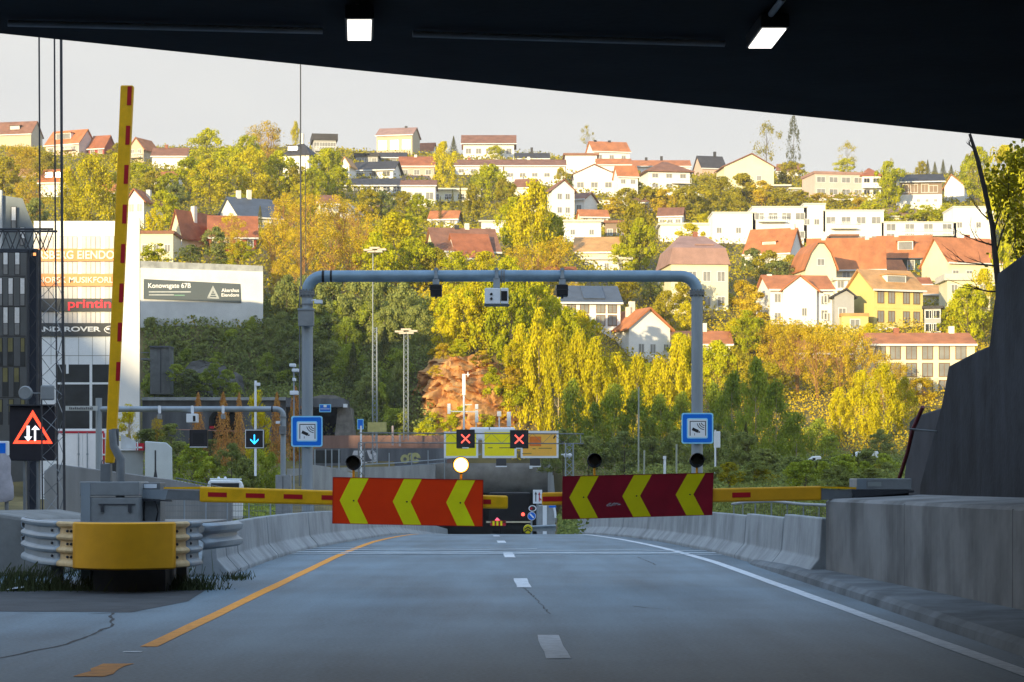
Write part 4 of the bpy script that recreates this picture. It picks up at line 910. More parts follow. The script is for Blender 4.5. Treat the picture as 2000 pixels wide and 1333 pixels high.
def lane_signal(px, py, half, Y, label, kind):
    r = empty('lane_signal', at(px, py-half, Y), label, 'lane signal', 'lane signals')
    h = half/F*Y; c = at(px, py, Y)
    MB().box(c.x-h, c.x+h, Y-.3, Y, c.z-h, c.z+h).build('housing', BLACK, r, bevel=.02)
    MB().box(c.x-h*.86, c.x+h*.86, Y-.305, Y-.3, c.z-h*.86, c.z+h*.86).build('face', mat('signal_face', (.022, .02, .026), .4), r)
    if kind == 'x':
        m_ = MB(); a = h*.46; w_ = h*.05
        for s_ in (1, -1): m_.prism([(c.x-a-w_, c.z-s_*(a-w_)), (c.x-a+w_, c.z-s_*(a+w_)), (c.x+a+w_, c.z+s_*(a-w_)), (c.x+a-w_, c.z+s_*(a+w_))], Y-.315-.003*s_, Y-.307-.003*s_, 'y')
        m_.build('red_cross', REDX, r)
        MB().box(c.x-h*.35, c.x+h*.35, Y-.31, Y-.2, c.z-h*1.04, c.z-h*.93).build('label_plate', SIGNW, r)
    elif kind == 'arrow':
        m_ = MB()
        m_.box(c.x-h*.06, c.x+h*.06, Y-.312, Y-.306, c.z-h*.5, c.z+h*.45)
        for s_ in (1, -1): m_.prism([(c.x, c.z-h*.58), (c.x, c.z-h*.40), (c.x+s_*h*.42, c.z+h*.02), (c.x+s_*h*.42, c.z-h*.14)], Y-.313-.002*s_, Y-.3065-.002*s_, 'y')
        m_.build('blue_arrow', BLUEL, r)
        b = h*.97
        MB().box(c.x-b, c.x+b, Y-.31, Y-.29, c.z-b, c.z-b*.93).box(c.x-b, c.x+b, Y-.31, Y-.29, c.z+b*.93, c.z+b).box(c.x-b, c.x-b*.93, Y-.31, Y-.29, c.z-b*.93, c.z+b*.93).box(c.x+b*.93, c.x+b, Y-.31, Y-.29, c.z-b*.93, c.z+b*.93).build('white_rim', SIGNW, r)
    else:
        MB().box(c.x-h*.6, c.x+h*.6, Y-.31, Y-.305, c.z-h*.6, c.z+h*.6).build('dark_display', BLACK, r)
        b = h*.97; MB().box(c.x-b, c.x+b, Y-.31, Y-.29, c.z-b, c.z-b*.92).build('white_rim', SIGNW, r)
    return r
lane_signal(909.5, 857.5, 18, YX-.2, 'black lane signal with lit red cross over the yellow board nearest the cliff', 'x')
lane_signal(1014, 858.5, 18, YX-.2, 'black lane signal with lit red cross beside the amber board', 'x')
YW = 165.0
for (a, b, c, d, m, txt, lab) in ((867, 843.5, 934, 895, SIGNY, [(893, 876, 20)], 'yellow direction board behind the red cross signal, nearest the cliff'),
                     (942, 840, 1009, 895, SIGNY, [(953, 875, 9), (975, 875, 22)], 'middle yellow direction board on the far gantry'),
                     (1017, 842, 1091, 895, SIGNO, [(1040, 877, 6), (1052, 876, 26), (1020, 886.5, 18)], 'amber direction board with orange panel on the far gantry end')):
    r = board('direction_board', lab, 'direction sign', a, b, c, d, YW, m, SIGNW)
    MB().tube([at(a+14, b, YW), at(a+14, b-6, YW)], .05, 6).build('hanger', GALV, r)
    for (x, y, w_) in txt: MB().box(xa(x, YW), xa(x+w_, YW), YW-.012, YW-.006, za(y+.9, YW), za(y-.9, YW)).build('faded_lettering', mat('faded_print', (.30, .22, .05), .6), r)
    if m is SIGNO:
        MB().box(xa(1034, YW), xa(1057, YW), YW-.012, YW-.006, za(872, YW), za(853, YW)).build('orange_panel', mat('orange_panel', S(226, 120, 40), .5), r)
        MB().prism([(xa(1080, YW), za(856, YW)), (xa(1084, YW), za(850, YW)), (xa(1086, YW), za(852, YW)), (xa(1082, YW), za(858, YW))], YW-.012, YW-.006, 'y').build('black_arrow', BLACK, r)
tb = MB().box(xa(917, YW+3), xa(1006, YW+3), YW+3, YW+3.6, za(860, YW+3), za(835, YW+3)); tb = tb.build('white_box_sign', SIGNW, bevel=.15); tag(tb, 'plain white box cabinet behind the yellow direction boards', 'sign box')
for (px, lab) in ((979, 'small dark signal box hanging below the middle yellow board'), (1045, 'small dark signal box hanging below the amber board')):
    r = empty('hanging_signal', at(px, 895, YW), lab, 'signal box')
    MB().box(xa(px-10, YW), xa(px+10, YW), YW-.2, YW+.1, za(910, YW), za(896, YW)).build('housing', DARKG, r, bevel=.02); MB().box(xa(px-11, YW), xa(px+11, YW), YW-.22, YW-.05, za(912.5, YW), za(910.5, YW)).build('white_rim', SIGNW, r)
# antenna poles by the cliff
YA = 214.0
ap = empty('antenna_pole', at(906, 860, YA), 'pale mast with aerial arms and white panels before the rust rock face', 'antenna mast')
MB().tube([at(906, 870, YA), at(906, 790, YA), at(906, 731, YA)], [.1, .1, .1], 8).build('pole', SIGNW, ap)
MB().box(xa(903, YA), xa(909, YA), YA-.2, YA+.2, za(772, YA), za(731, YA)).build('upper_antenna', SIGNW, ap)
MB().tube([at(906, 732, YA), at(917, 732, YA)], .05, 6).tube([at(914, 736, YA), at(914, 727, YA)], .05, 6).build('aerial_arm', SIGNW, ap)
MB().tube([at(906, 791, YA), at(922, 791, YA)], .05, 6).build('step_arm', SIGNW, ap); MB().tube([at(880, 804, YA), at(930, 805, YA)], .06, 6).build('antenna_crossarm', SIGNW, ap)
for (px, p0, p1) in ((877, 789, 809), (931, 790, 800), (931, 802, 826)): MB().box(xa(px-3.2, YA), xa(px+3.2, YA), YA-.2, YA+.15, za(p1, YA), za(p0, YA)).build('antenna_panel', SIGNW, ap, bevel=.03)
MB().tube([at(930, 838, YA), at(930, 822, YA)], .06, 6).build('support', SIGNW, ap)
a2 = empty('antenna_post', at(975, 835, YA), 'short post with a square white antenna before the rust rock', 'antenna mast')
MB().tube([at(975, 840, YA), at(975, 815, YA)], .07, 8).build('pole', SIGNW, a2); MB().box(xa(971, YA), xa(979, YA), YA-.2, YA+.1, za(814, YA), za(804, YA)).build('antenna_panel', SIGNW, a2, bevel=.03)
a3 = empty('antenna_post', at(994, 835, YA), 'narrow white panel antenna between square antenna and birch', 'antenna mast')
MB().box(xa(990, YA), xa(998, YA), YA-.2, YA+.2, za(834, YA), za(805, YA)).build('antenna_panel', SIGNW, a3, bevel=.05); MB().tube([at(994, 860, YA), at(994, 833, YA)], .06, 6).build('pole', SIGNW, a3)
# small signs on the other side
b1 = board('small_blue_sign', 'small blue sign hung from the old portal lintel', 'road sign', 623.5, 790, 646.5, 805.5, 230, BLUE, CYAN, None, 805)
MB().box(xa(632, 230), xa(638, 230), 229.97, 229.99, za(796, 230), za(791.5, 230)).box(xa(626, 230), xa(644, 230), 229.97, 229.99, za(799.6, 230), za(798.6, 230)).build('white_symbol', SIGNW, b1)
b2 = board('small_blue_sign', 'upright blue sign on a tall white post above the graffiti', 'road sign', 698, 819, 710, 839, 160, BLUE, CYAN, None, 905)
MB().tube([at(705, 940, 159.9), at(705, 832, 159.9)], .07, 8).build('post', SIGNW, b2)
b3 = board('pale_yellow_sign', 'weathered pale yellow sign seen edge on by the lattice mast', 'road sign', 718, 825, 755, 844, 200, mat('weathered_yellow', (.48, .43, .16), .6, .2, 2), None, [734], 866)
for (px, p0, p1, lab) in ((767, 832, 864, 'thin pale pole standing on the pink earth band, taller of two'), (781, 849, 866, 'short pale pole standing on the pink earth band')):
    tag(MB().tube([at(px, p1+6, 222), at(px, p0, 222)], .11, 8).build('marker_pole', mat('pinkish_pole', (.5, .4, .38), .6)), lab, 'pole')
# ------------------------------------------------------------------ tall floodlight masts
def floodmast(px, base, lat_top, top, Y, label, head):
    r = empty('floodlight_mast', at(px, base, Y), label, 'floodlight mast')
    MB().lattice(xa(px, Y), Y, za(base, Y), za(lat_top, Y), 9/F*Y, .045, .022, 9/F*Y*1.0, taper=.9).build('lattice', GALV, r)
    if top < lat_top: MB().tube([at(px-4, lat_top, Y), at(px-3.5, top, Y)], .05, 6).build('upper_pole', GALV, r)
    if head:
        m_ = MB()
        for (dx, dy, w_) in ((-13, 3, 12), (0, -1, 14), (14, 2, 12), (-7, 6, 10), (8, 6, 10)):
            c = at(px+dx, head+dy, Y); hw = w_/F*Y/2*1.4; m_.box(c.x-hw, c.x+hw, Y-.35, Y+.35, c.z-.1, c.z+.08)
        m_.build('lamp_head', mat('lamp_cream', (.55, .47, .38), .5), r); MB().tube([at(px-18, head+4, Y), at(px+18, head+4, Y)], .05, 6).build('head_beam', GALV, r)
floodmast(732, 905, 640, 492, 205, 'tall lattice floodlight mast rising past the gantry beam to lamp heads', 486)
floodmast(793, 860, 652, 652, 222, 'shorter lattice floodlight mast before the shaded wooded bluff', 645)
wm = MB().tube([at(588, 560, 190), at(587, 330, 190), at(587, 60, 190)], [.085, .07, .05], 6); wm = wm.build('antenna_mast', DARKG); tag(wm, 'very thin tall guyed mast rising above the gantry post into the sky', 'mast')
tag(MB().tube([at(598, 560, 192), at(596, 300, 192)], .035, 6).build('mast_cable', DARKG), 'thin slack cable hanging beside the very tall thin mast', 'cable')
for (px, p0, p1, Y, lab) in ((1247, 756, 910, 150, 'tall thin bare pole in front of the birches'), (1321, 868, 930, 130, 'leaning grey green pole left of the maroon side gantry post'), (1298, 893, 930, 120, 'short white topped pole above the maroon board'), (1258, 880, 925, 140, 'pale thin trunk like pole above the maroon board')):
    r = MB().tube([at(px, p1+15, Y), at(px+.5, p0, Y)], .055 if Y > 125 else .07, 8)
    if 'white' in lab: r.box(xa(px-3, Y), xa(px+3, Y), Y-.1, Y+.1, za(897, Y), za(891, Y))
    tag(r.build('utility_pole', SIGNW if 'white' in lab else mat('pole_green_grey', (.36, .38, .3), .7)), lab, 'pole')
cy = empty('camera_pole', at(1400, 900, 120), 'white camera pole right of the blue toll sign', 'camera pole')
MB().box(xa(1395, 120), xa(1407, 120), 120, 120.3, za(875, 120), za(843, 120)).build('antenna_panel', SIGNW, cy, bevel=.03); MB().tube([at(1397, 925, 120), at(1397, 840, 120)], .05, 8).build('pole', SIGNW, cy)
# ------------------------------------------------------------------ oncoming side gantry
YO = 96.0
og = empty('toll_gantry', at(375, 960, YO), 'smaller grey pipe gantry over the oncoming lanes with rounded end', 'gantry')
ro = 5.6/F*YO; xo, zo = xa(553, YO), za(799.5, YO); re2 = .3
xlft = xa(193, YO)
MB().tube([(xlft, YO, zo), (xo-re2, YO, zo)] + [(xo-re2+re2*math.cos(R(a)), YO, zo-re2+re2*math.sin(R(a))) for a in (75, 60, 45, 30, 15, 0)] + [(xo, YO, za(835, YO))], ro, 14).build('crossbeam', GALV, og, smooth=True)
MB().tube([(xo, YO, za(835, YO)), (xo, YO, -1)], ro*.95, 14).build('post', GALV, og, smooth=True)
MB().tube([(xlft, YO, -1), (xlft, YO, za(778, YO))], ro*1.1, 14).build('post', GALV, og, smooth=True)
MB().tube([(xo, YO, za(817, YO)), (xo, YO, za(814, YO))], ro*1.3, 14).build('flange', GALV_D, og)
MB().box(xo-.14, xo+.14, YO-.25, YO, za(849, YO), za(833, YO)).build('control_box', GALV_D, og, bevel=.01)
MB().tube([(xa(530, YO), YO, zo), (xa(533, YO), YO, zo)], ro*1.06, 14).build('band', BLACK, og)
MB().box(xo-.3, xo-.12, YO-.2, YO, za(828, YO), za(823, YO)).build('small_floodlight', SIGNW, og)
for (px, lab, kk) in ((312, 'small white sensor under the oncoming gantry, beside its square post', 0), (376, 'white toll camera box under the oncoming gantry', 1), (436, 'small pale sensor under the oncoming gantry, mid beam', 0)):
    r = empty('toll_camera', at(px, 800, YO), lab, 'camera', 'devices hanging under the oncoming gantry')
    MB().box(xa(px-2, YO), xa(px+2, YO), YO-.2, YO-.12, za(806, YO), za(793, YO)).tube([at(px, 808, YO-.16), at(px, 794, YO-.16)], .06, 8).build('hanger', SIGNW, r)
    if kk: MB().box(xa(366, YO), xa(387, YO), YO-.35, YO+.2, za(826, YO), za(809, YO)).build('housing', SIGNW, r, bevel=.02); MB().box(xa(379, YO), xa(384, YO), YO-.355, YO-.35, za(824, YO), za(813, YO)).build('flash_window', BLACK, r)
    else: MB().box(xa(px-3, YO), xa(px+4, YO), YO-.3, YO+.1, za(819, YO), za(810, YO)).build('housing', GREYP, r, bevel=.02)
lane_signal(389.5, 857.5, 17.5, YO-2, 'dark unlit lane signal over the oncoming lanes', 'off')
lane_signal(498.5, 858, 18.5, YO-2, 'lane signal with lit blue down arrow over the oncoming lanes', 'arrow')
for px, off in ((389.5, 0), (498.5, 0)):
    pass
os_ = MB().box(xa(128, YO-.5), xa(190, YO-.5), YO-.5, YO-.42, za(803, YO), za(794, YO)).build('name_sign', mat('white_signboard', (.5, .52, .5), .5)); tag(os_, 'narrow pale place name board beside the oncoming gantry post', 'road sign')
ROOT[os_] = Vector((0, 0, 0))
nm = MB()
for i in range(13): nm.box(xa(140+3.6*i, YO), xa(142.2+3.6*i, YO), YO-.525, YO-.515, za(801, YO), za(796+(i%3)*.6, YO))
nm.build('faded_lettering', mat('faded_dark_print', (.12, .12, .12), .6), os_)
pcx = empty('camera_pole', at(577, 900, 80), 'slim post with white camera heads beside the large gantry post', 'camera pole')
MB().tube([at(574, 960, 80), at(574, 718, 80)], .03, 6).build('pole', GALV, pcx)
for (a, b, c, d) in ((566, 711, 578, 717), (571, 721, 584, 727), (572, 739, 578, 745), (567, 764, 583, 772)): MB().box(xa(a, 80), xa(b if b < 0 else c, 80), 79.8, 80.1, za(d, 80), za(b, 80)).build('camera_head', SIGNW, pcx, bevel=.02)
w5 = empty('lamp_pole', at(499, 900, 110), 'pale pole with a small flag-like lamp behind the blue arrow signal', 'lamp pole')
MB().tube([at(499, 930, 110), at(499, 744, 110)], .06, 8).build('pole', SIGNW, w5); MB().box(xa(499, 110), xa(508, 110), 109.9, 110.1, za(754, 110), za(748, 110)).build('lamp_head', SIGNW, w5)
rc = empty('roadside_cabinet', at(548, 958, 92), 'grey roadside cabinet at the foot of the oncoming gantry post', 'cabinet')
MB().box(xa(538, 91), xa(567, 91), 91, 91.6, -1, za(928, 91)).build('body', GREYP, rc, bevel=.02); MB().box(xa(552, 91), xa(553, 91), 90.985, 91, -.5, za(931, 91)).build('door_gap', DARKG, rc)
# ------------------------------------------------------------------ vehicles on the oncoming side
YT1 = 104.0
t1 = empty('semi_trailer', at(163, 960, YT1), 'white semi trailer seen from behind with red frame and two rear doors', 'trailer')
zt1 = za(838, YT1); zb1 = .2
MB().ray(106, 214, YT1, 11, zb1, zt1).build('cargo_box', WHITEP, t1, bevel=.03)
for a, b in ((113, 161), (163, 201)): MB().box(xa(a, YT1), xa(b, YT1), YT1-.04, YT1, zb1+.1, za(847, YT1)).build('rear_door', mat('door_white', (.9, .88, .88), .4, .05, 2), t1)
e_ = MB(); e_.box(xa(111, YT1), xa(203.5, YT1), YT1-.06, YT1-.041, za(846.5, YT1), za(842.5, YT1)).box(xa(201.5, YT1), xa(205, YT1), YT1-.06, YT1-.041, zb1+.3, za(846.6, YT1)); e_.build('red_frame', RED, t1)
ld = MB()
for px in (154, 171): ld.tube([(xa(px, YT1), YT1-.07, zb1+.1), (xa(px, YT1), YT1-.07, za(845, YT1))], .025, 6).box(xa(px-1.8, YT1), xa(px+1.8, YT1), YT1-.08, YT1-.05, za(889, YT1), za(886, YT1))
ld.build('lock_rod', GALV, t1)
MB().box(xa(196, YT1), xa(207, YT1), YT1-.1, YT1-.05, za(858, YT1), za(855.5, YT1)).box(xa(196, YT1), xa(207, YT1), YT1-.1, YT1-.05, za(890, YT1), za(887, YT1)).build('hinge', SIGNW, t1)
for dx in (-.9, .55): MB().tube([(xa(160, YT1)+dx, YT1+1, -.35), (xa(160, YT1)+dx+.35, YT1+1, -.35)], .5, 18).build('wheel', BLACK, t1)
YT2 = 100.0
t2 = empty('box_truck', at(285, 960, YT2), 'pale grey box truck with tall rear doors beside the raised arm', 'truck')
MB().ray(236, 280, YT2+.5, 6.5, -.3, za(880, YT2+.5)).build('grey_body', mat('truck_grey', (.34, .37, .38), .5, .06, 2), t2, bevel=.03)
MB().ray(235, 281, YT2+.4, 6.6, za(880, YT2), za(877, YT2)).build('body_cap', SIGNW, t2)
MB().rayprism([(236, 877), (272, 877), (265, 862), (236, 848)], YT2+2, 5).build('wind_deflector', mat('deflector', (.45, .46, .45), .5), t2)
MB().rayprism([(283, 934), (337, 938), (336, 875), (325, 865), (283, 862)], YT2, 6).build('white_body', mat('van_white', (.62, .67, .67), .45, .06, 2), t2, bevel=.04)
MB().box(xa(302, YT2), xa(305, YT2), YT2-.01, YT2, za(935, YT2), za(880, YT2)).prism([(xa(299, YT2), za(937, YT2)), (xa(308, YT2), za(937, YT2)), (xa(304, YT2), za(910, YT2))], YT2-.012, YT2, 'y').build('door_seam', DARKG, t2)
MB().box(xa(266, YT2), xa(281, YT2), YT2-.02, YT2+.3, za(880, YT2), za(866, YT2)).build('red_marker_panel', RED, t2); MB().box(xa(268, YT2), xa(270, YT2), YT2-.06, YT2-.02, za(880, YT2), za(863, YT2)).box(xa(266, YT2), xa(278, YT2), YT2-.06, YT2-.02, za(876, YT2), za(873, YT2)).build('white_stripe', SIGNW, t2)
for px in (262, 318): MB().tube([(xa(px, YT2), YT2+1.5, -.3), (xa(px, YT2)+.3, YT2+1.5, -.3)], .45, 16).build('wheel', BLACK, t2)
YW2 = 90.0
rw = empty('ramp_wall', at(260, 1000, YW2), 'grey concrete ramp wall sloping down in front of the trailer', 'wall')
MB().prism([(xa(86, YW2), -1.5), (xa(452, YW2), -1.5), (xa(452, YW2), za(961, YW2)), (xa(340, YW2), za(938, YW2)), (xa(186, YW2), za(917, YW2)), (xa(106, YW2), za(906, YW2)), (xa(86, YW2), za(921, YW2))], YW2, YW2+.5, 'y').build('wall_panel', mat('ramp_concrete', (.24, .24, .235), .85, .3, .8, .2, streak=True), rw, bevel=.03)
hf = MB()
for i in range(16): px = 345+7*i; hf.tube([at(px, 941+(px-345)*.205, YW2), at(px, 934+(px-345)*.205, YW2)], .015, 4)
hf.tube([at(343, 933.5, YW2), at(455, 956.5, YW2)], .02, 5); hf.build('top_rail', GALV_D, rw)
YV2 = 108.0
vn = empty('van', at(440, 975, YV2), 'white van with roof bars half hidden behind the yellow lowered arm', 'van')
zv = -.9
MB().rayprism([(404, 1015), (474, 1015), (476, 950), (472, 939), (408, 938), (405, 948)], YV2, 4.6).build('body', WHITEP, vn, bevel=.1)
MB().box(xa(412, YV2), xa(467, YV2), YV2-.03, YV2+.1, za(955, YV2), za(944, YV2)).build('rear_window', GLASS_D, vn, bevel=.03)
MB().box(xa(411, YV2), xa(468, YV2), YV2-.05, YV2+.05, za(944, YV2), za(940.5, YV2)).build('rear_spoiler', SIGNW, vn)
MB().tube([at(410, 936, YV2+.6), at(472, 936.5, YV2+.6)], .035, 6).tube([at(410, 936, YV2+2.6), at(472, 936.5, YV2+2.6)], .035, 6).build('roof_bar', SIGNW, vn)
for px in (427, 440): MB().ball(at(px, 934, YV2+.6), .07, n=8, m=5).build('roof_lamp', SIGNW, vn)
for px in (407, 463): MB().tube([(xa(px, YV2), YV2+.8, zv+.33), (xa(px+8, YV2), YV2+.8, zv+.33)], .33, 16).build('wheel', BLACK, vn)
# parked white vans far off on the right-hand side of the valley
for (a, b, p0, p1, Y, lab, col) in ((1580, 1604, 891, 910, 175, 'small white van parked beyond the railing among the trees', 0), (1668, 1716, 882, 903, 190, 'white box truck parked by the trees near the wing wall', 1), (1636, 1662, 893, 911, 180, 'pale parked car half hidden between two vans beyond the railing', 2)):
    r = empty('parked_van' if col < 2 else 'parked_car', at((a+b)/2, p1, Y), lab, 'van' if col < 2 else 'car')
    x0, x1, z0, z1 = xa(a, Y), xa(b, Y), za(p1, Y), za(p0, Y)
    MB().prism([(x0, z0+.25), (x1, z0+.25), (x1, z1-.05 if col != 2 else z0+.9), (x1-.1, z1), (x0+.5, z1), (x0, z0+(z1-z0)*.55)], Y, Y+2, 'y').build('body', WHITEP if col < 2 else GREYP, r, bevel=.06)
    MB().box(x0+.3, x0+.3+(x1-x0)*.22, Y-.02, Y+.02, z0+(z1-z0)*.55, z1-.15).build('side_window', GLASS_D, r)
    for t in (.18, .8): MB().tube([(x0+(x1-x0)*t, Y-.03, z0+.25), (x0+(x1-x0)*t, Y+.2, z0+.25)], .28, 12).build('wheel', BLACK, r)
# ------------------------------------------------------------------ old portals under the bluff
YO2 = 234.0
STONE = mat('dry_stone', (.2, .185, .165), .9, .4, 1.5, .5)
op = empty('old_portal', at(640, 850, YO2), 'old dark tunnel mouth with stone pier and flat lintel under the bluff', 'tunnel portal')
MB().prism([(xa(560, YO2), za(796, YO2)), (xa(676, YO2), za(796, YO2)), (xa(674, YO2), za(780, YO2)), (xa(560, YO2), za(778, YO2))], YO2-1, YO2+6, 'y').build('lintel', CONC_D, op)
MB().prism([(xa(652, YO2), za(866, YO2)), (xa(696, YO2), za(866, YO2)), (xa(684, YO2), za(796, YO2)), (xa(660, YO2), za(796, YO2))], YO2, YO2+5, 'y').build('stone_pier', STONE, op)
MB().box(xa(575, YO2), xa(655, YO2), YO2+2.4, YO2+2.6, za(866, YO2), za(796, YO2)).build('bore_shade_sheet', mat('bore_shade_black', (.006, .006, .008), .9), op)  # black sheet in place of the shade inside the opening
MB().box(xa(672, YO2), xa(680, YO2), YO2-1.2, YO2-1, za(797, YO2), za(790, YO2)).build('small_plate', SIGNW, op)
MB().prism([(xa(600, YO2), za(779, YO2)), (xa(675, YO2), za(780, YO2)), (xa(655, YO2), za(773, YO2)), (xa(630, YO2), za(772, YO2))], YO2-.5, YO2+5, 'y').build('parapet_stone', STONE, op)
o2 = empty('arched_portal', at(440, 850, YO2), 'dark arched tunnel mouth in the shaded wall behind the orange conifers', 'tunnel portal')
arcp = [(xa(408, YO2), za(846, YO2))] + [(xa(440+31*math.cos(R(a)), YO2), za(822-22*math.sin(R(a)), YO2)) for a in range(180, -1, -15)] + [(xa(472, YO2), za(846, YO2))]
outer = [(xa(280, YO2), za(866, YO2)), (xa(280, YO2), za(779, YO2)), (xa(560, YO2), za(777, YO2)), (xa(560, YO2), za(866, YO2))]
wl_ = MB(); Ya, Yb2 = YO2-.6, YO2+4
a1 = [(xa(280, YO2), za(866, YO2)), (xa(280, YO2), za(779, YO2)), (xa(440, YO2), za(778, YO2)), (xa(440, YO2), za(800, YO2))] + arcp[6:0:-1] + [arcp[0], (xa(408, YO2), za(866, YO2))]
a2_ = [(xa(560, YO2), za(866, YO2)), (xa(472, YO2), za(866, YO2)), arcp[-1]] + arcp[-2:6:-1] + [(xa(440, YO2), za(800, YO2)), (xa(440, YO2), za(778, YO2)), (xa(560, YO2), za(777, YO2))]
wl_.prism(a1, Ya, Yb2, 'y'); wl_.prism(a2_, Ya, Yb2, 'y'); wl_.build('wall_face', CONC_D, o2)
MB().box(xa(405, YO2), xa(475, YO2), YO2+3.0, YO2+3.2, za(866, YO2), za(798, YO2)).build('bore_shade_sheet', MATS['bore_shade_black'], o2)  # darkness behind the arch painted as a black backing
MB().box(xa(280, YO2), xa(560, YO2), YO2-1.1, YO2-.6, za(783, YO2), za(777, YO2)).build('coping', CONC, o2)
MB().tube([at(300, 838, YO2-1.2), at(480, 843, YO2-1.2)], .05, 6).build('guard_rail', mat('pink_rail', (.5, .25, .2), .6), o2)
MB().box(xa(411, YO2-.2), xa(420, YO2-.2), YO2-.9, YO2-.7, za(838, YO2), za(833, YO2)).build('red_light', RED, o2)
# ------------------------------------------------------------------ rust coloured rock face
def rowY(px, py, lo=226.0, hi=640.0):
    Y = lo
    while Y < hi:
        X = xa(px, Y)
        if HY - (ground_z(X, Y) - EYE) * F / Y <= py: return Y
        Y += 2.0
    return hi
from mathutils import noise as mnoise
def rock(name, outline, Y, depth, m, label=None):
    # outline: (row, left, right) bands; a bulging rock mass with rough ledges
    mb = MB(); n = 54; rows = []
    for i in range(len(outline)-1):
        (r0, a0, b0), (r1, a1, b1) = outline[i], outline[i+1]
        k = 11
        for j in range(k): t = j/k; rows.append((r0+(r1-r0)*t, a0+(a1-a0)*t, b0+(b1-b0)*t, (i+t)/(len(outline)-1)))
    rows.append((*outline[-1], 1.0))
    for (r, a, b, t) in rows:
        for k in range(n+1):
            u = k/n; px = a + (b-a)*u; d = math.sin(math.pi*min(1, max(0, u)))**.6
            y = Y - depth*d*(.35+.65*(1-t))**1.0 + (t*6)
            p = Vector((xa(px, Y), y, za(r, Y)))
            vd = mnoise.voronoi(Vector((p.x*.55, p.y*.3, p.z*.32)))[0]
            q = mnoise.noise(p*.35)*1.3 + mnoise.noise(p*.9+Vector((7, 3, 1)))*.5 + mnoise.noise(p*2.3)*.25 - min(.5, vd[1]-vd[0])*2.2*min(1, depth/3)
            if depth > 3: f_ = (p.z*.62 + p.x*.22 + mnoise.noise(p*.5)*1.1) % 1.0; q += (f_ - .5) * .8; f2 = (p.x*.8 - p.z*.25 + mnoise.noise(p*.7)) % 1.0; q += (f2 - .5) * .45
            p.y += q; p.x += q*.35*(1 if 0 < k < n else .4); p.z += mnoise.noise(p*1.1)*.3
            mb.v.append(p)
    L = n+1
    for j in range(len(rows)-1):
        mb.f += [(j*L+k, j*L+k+1, (j+1)*L+k+1, (j+1)*L+k) for k in range(n)]
    o = mb.build(name, m); o['kind'] = 'structure'; return o
rock('rock_terrain', [(872, 796, 1080), (840, 796, 1070), (800, 799, 1050), (765, 806, 1030), (735, 820, 1000), (708, 836, 975), (690, 848, 950)], 240, 5.0, ROCKM)
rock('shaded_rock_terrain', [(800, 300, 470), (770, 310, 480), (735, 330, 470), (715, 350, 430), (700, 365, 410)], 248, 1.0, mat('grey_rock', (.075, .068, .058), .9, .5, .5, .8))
# ------------------------------------------------------------------ big buildings on the left
YOF = 212.0
ob = empty('office_block', at(0, 930, YOF), 'grey modern office block with tall narrow windows and sloped attic', 'office building')
OFW = mat('office_cladding', (.09, .095, .098), .6, .18, .5); OFR = mat('office_attic', (.15, .18, .2), .45, .12, .5, metal=.2)
MB().ray(-640, 52, YOF, 14, -3, za(487, YOF)).build('wall', OFW, ob)
MB().rayprism([(-640, 487), (76, 487), (66, 445), (44, 388), (0, 381), (-640, 376)], YOF+.3, 13).build('attic', OFR, ob)
MB().box(xa(-140, YOF), xa(4, YOF), YOF-.2, YOF+.3, za(487, YOF), za(372, YOF)).build('stair_tower', mat('office_light', (.5, .52, .53), .5, .06), ob)
MB().ray(52, 56, YOF+.4, 13, -3, za(487, YOF)).build('side_wall', mat('office_side', (.05, .055, .075), .5), ob)
rows_ = [(404, 450, [(23, 31)], GLASS_L), (444, 480, [(40, 48)], GLASS_L), (489, 537, [(7, 15), (30, 38), (54, 58)], GLASS_L), (543, 598, [(-3, 4), (17, 25), (40, 48)], GLASS_L), (600, 655, [(7, 15), (29, 38)], GLASS_L), (660, 715, [(-3, 4), (16, 25), (41, 48)], GLASS_D), (718, 775, [(6, 15), (28, 37)], GLASS_D), (780, 830, [(-3, 4), (18, 26), (41, 48)], GLASS_D)]
OLIVE_G = mat('olive_reflection_glass', (.19, .17, .07), .2, .3, .5)  # yellowish reflection painted into the pane colour
for (t, b, cols, g) in rows_:
    for (a, c) in cols:
        fr_ = MB().box(xa(a-1.5, YOF), xa(c+1.5, YOF), YOF-.05, YOF-.0, za(b, YOF), za(t, YOF)).build('window', BLACK, ob)
        m1 = (t+b)/2+ (4 if g is GLASS_L else 0)
        MB().box(xa(a, YOF), xa(c, YOF), YOF-.08, YOF-.05, za(m1, YOF), za(t+1, YOF)).build('pane', (mat('bright_pane', (.72, .72, .72), .3) if g is GLASS_L else OLIVE_G), fr_)
        MB().box(xa(a, YOF), xa(c, YOF), YOF-.075, YOF-.05, za(b-1, YOF), za(m1+1, YOF)).build('lower_panel', (mat('grey_panel', (.2, .2, .2), .5) if g is GLASS_L else GLASS_D), fr_)
sg = MB()
for py in (540, 599, 657, 716, 777): sg.box(xa(-140, YOF), xa(50, YOF), YOF-.03, YOF, za(py+.8, YOF), za(py-.8, YOF))
sg.build('floor_seam', BLACK, ob)
YWB = 198.0
wb = empty('commercial_building', at(170, 930, YWB), 'white commercial building with orange and dark sign bands', 'commercial building')
WBW = mat('white_render', (.78, .77, .74), .7, .06, .4); ORB = mat('orange_band', S(226, 150, 98), .6, .08, .5); GRB = mat('grey_band', S(70, 72, 74), .6, .08, .5)
MB().ray(66, 234, YWB+.4, 11, -3, za(431, YWB)).build('wall', WBW, wb)
MB().ray(230, 272.5, YWB, 12, -3, za(425, YWB)).build('end_tower', mat('tower_render', (.8, .79, .77), .7, .05, .4), wb)
MB().ray(272.6, 274, YWB+.5, 12, -3, za(425, YWB)).build('tower_edge', GREYP, wb)
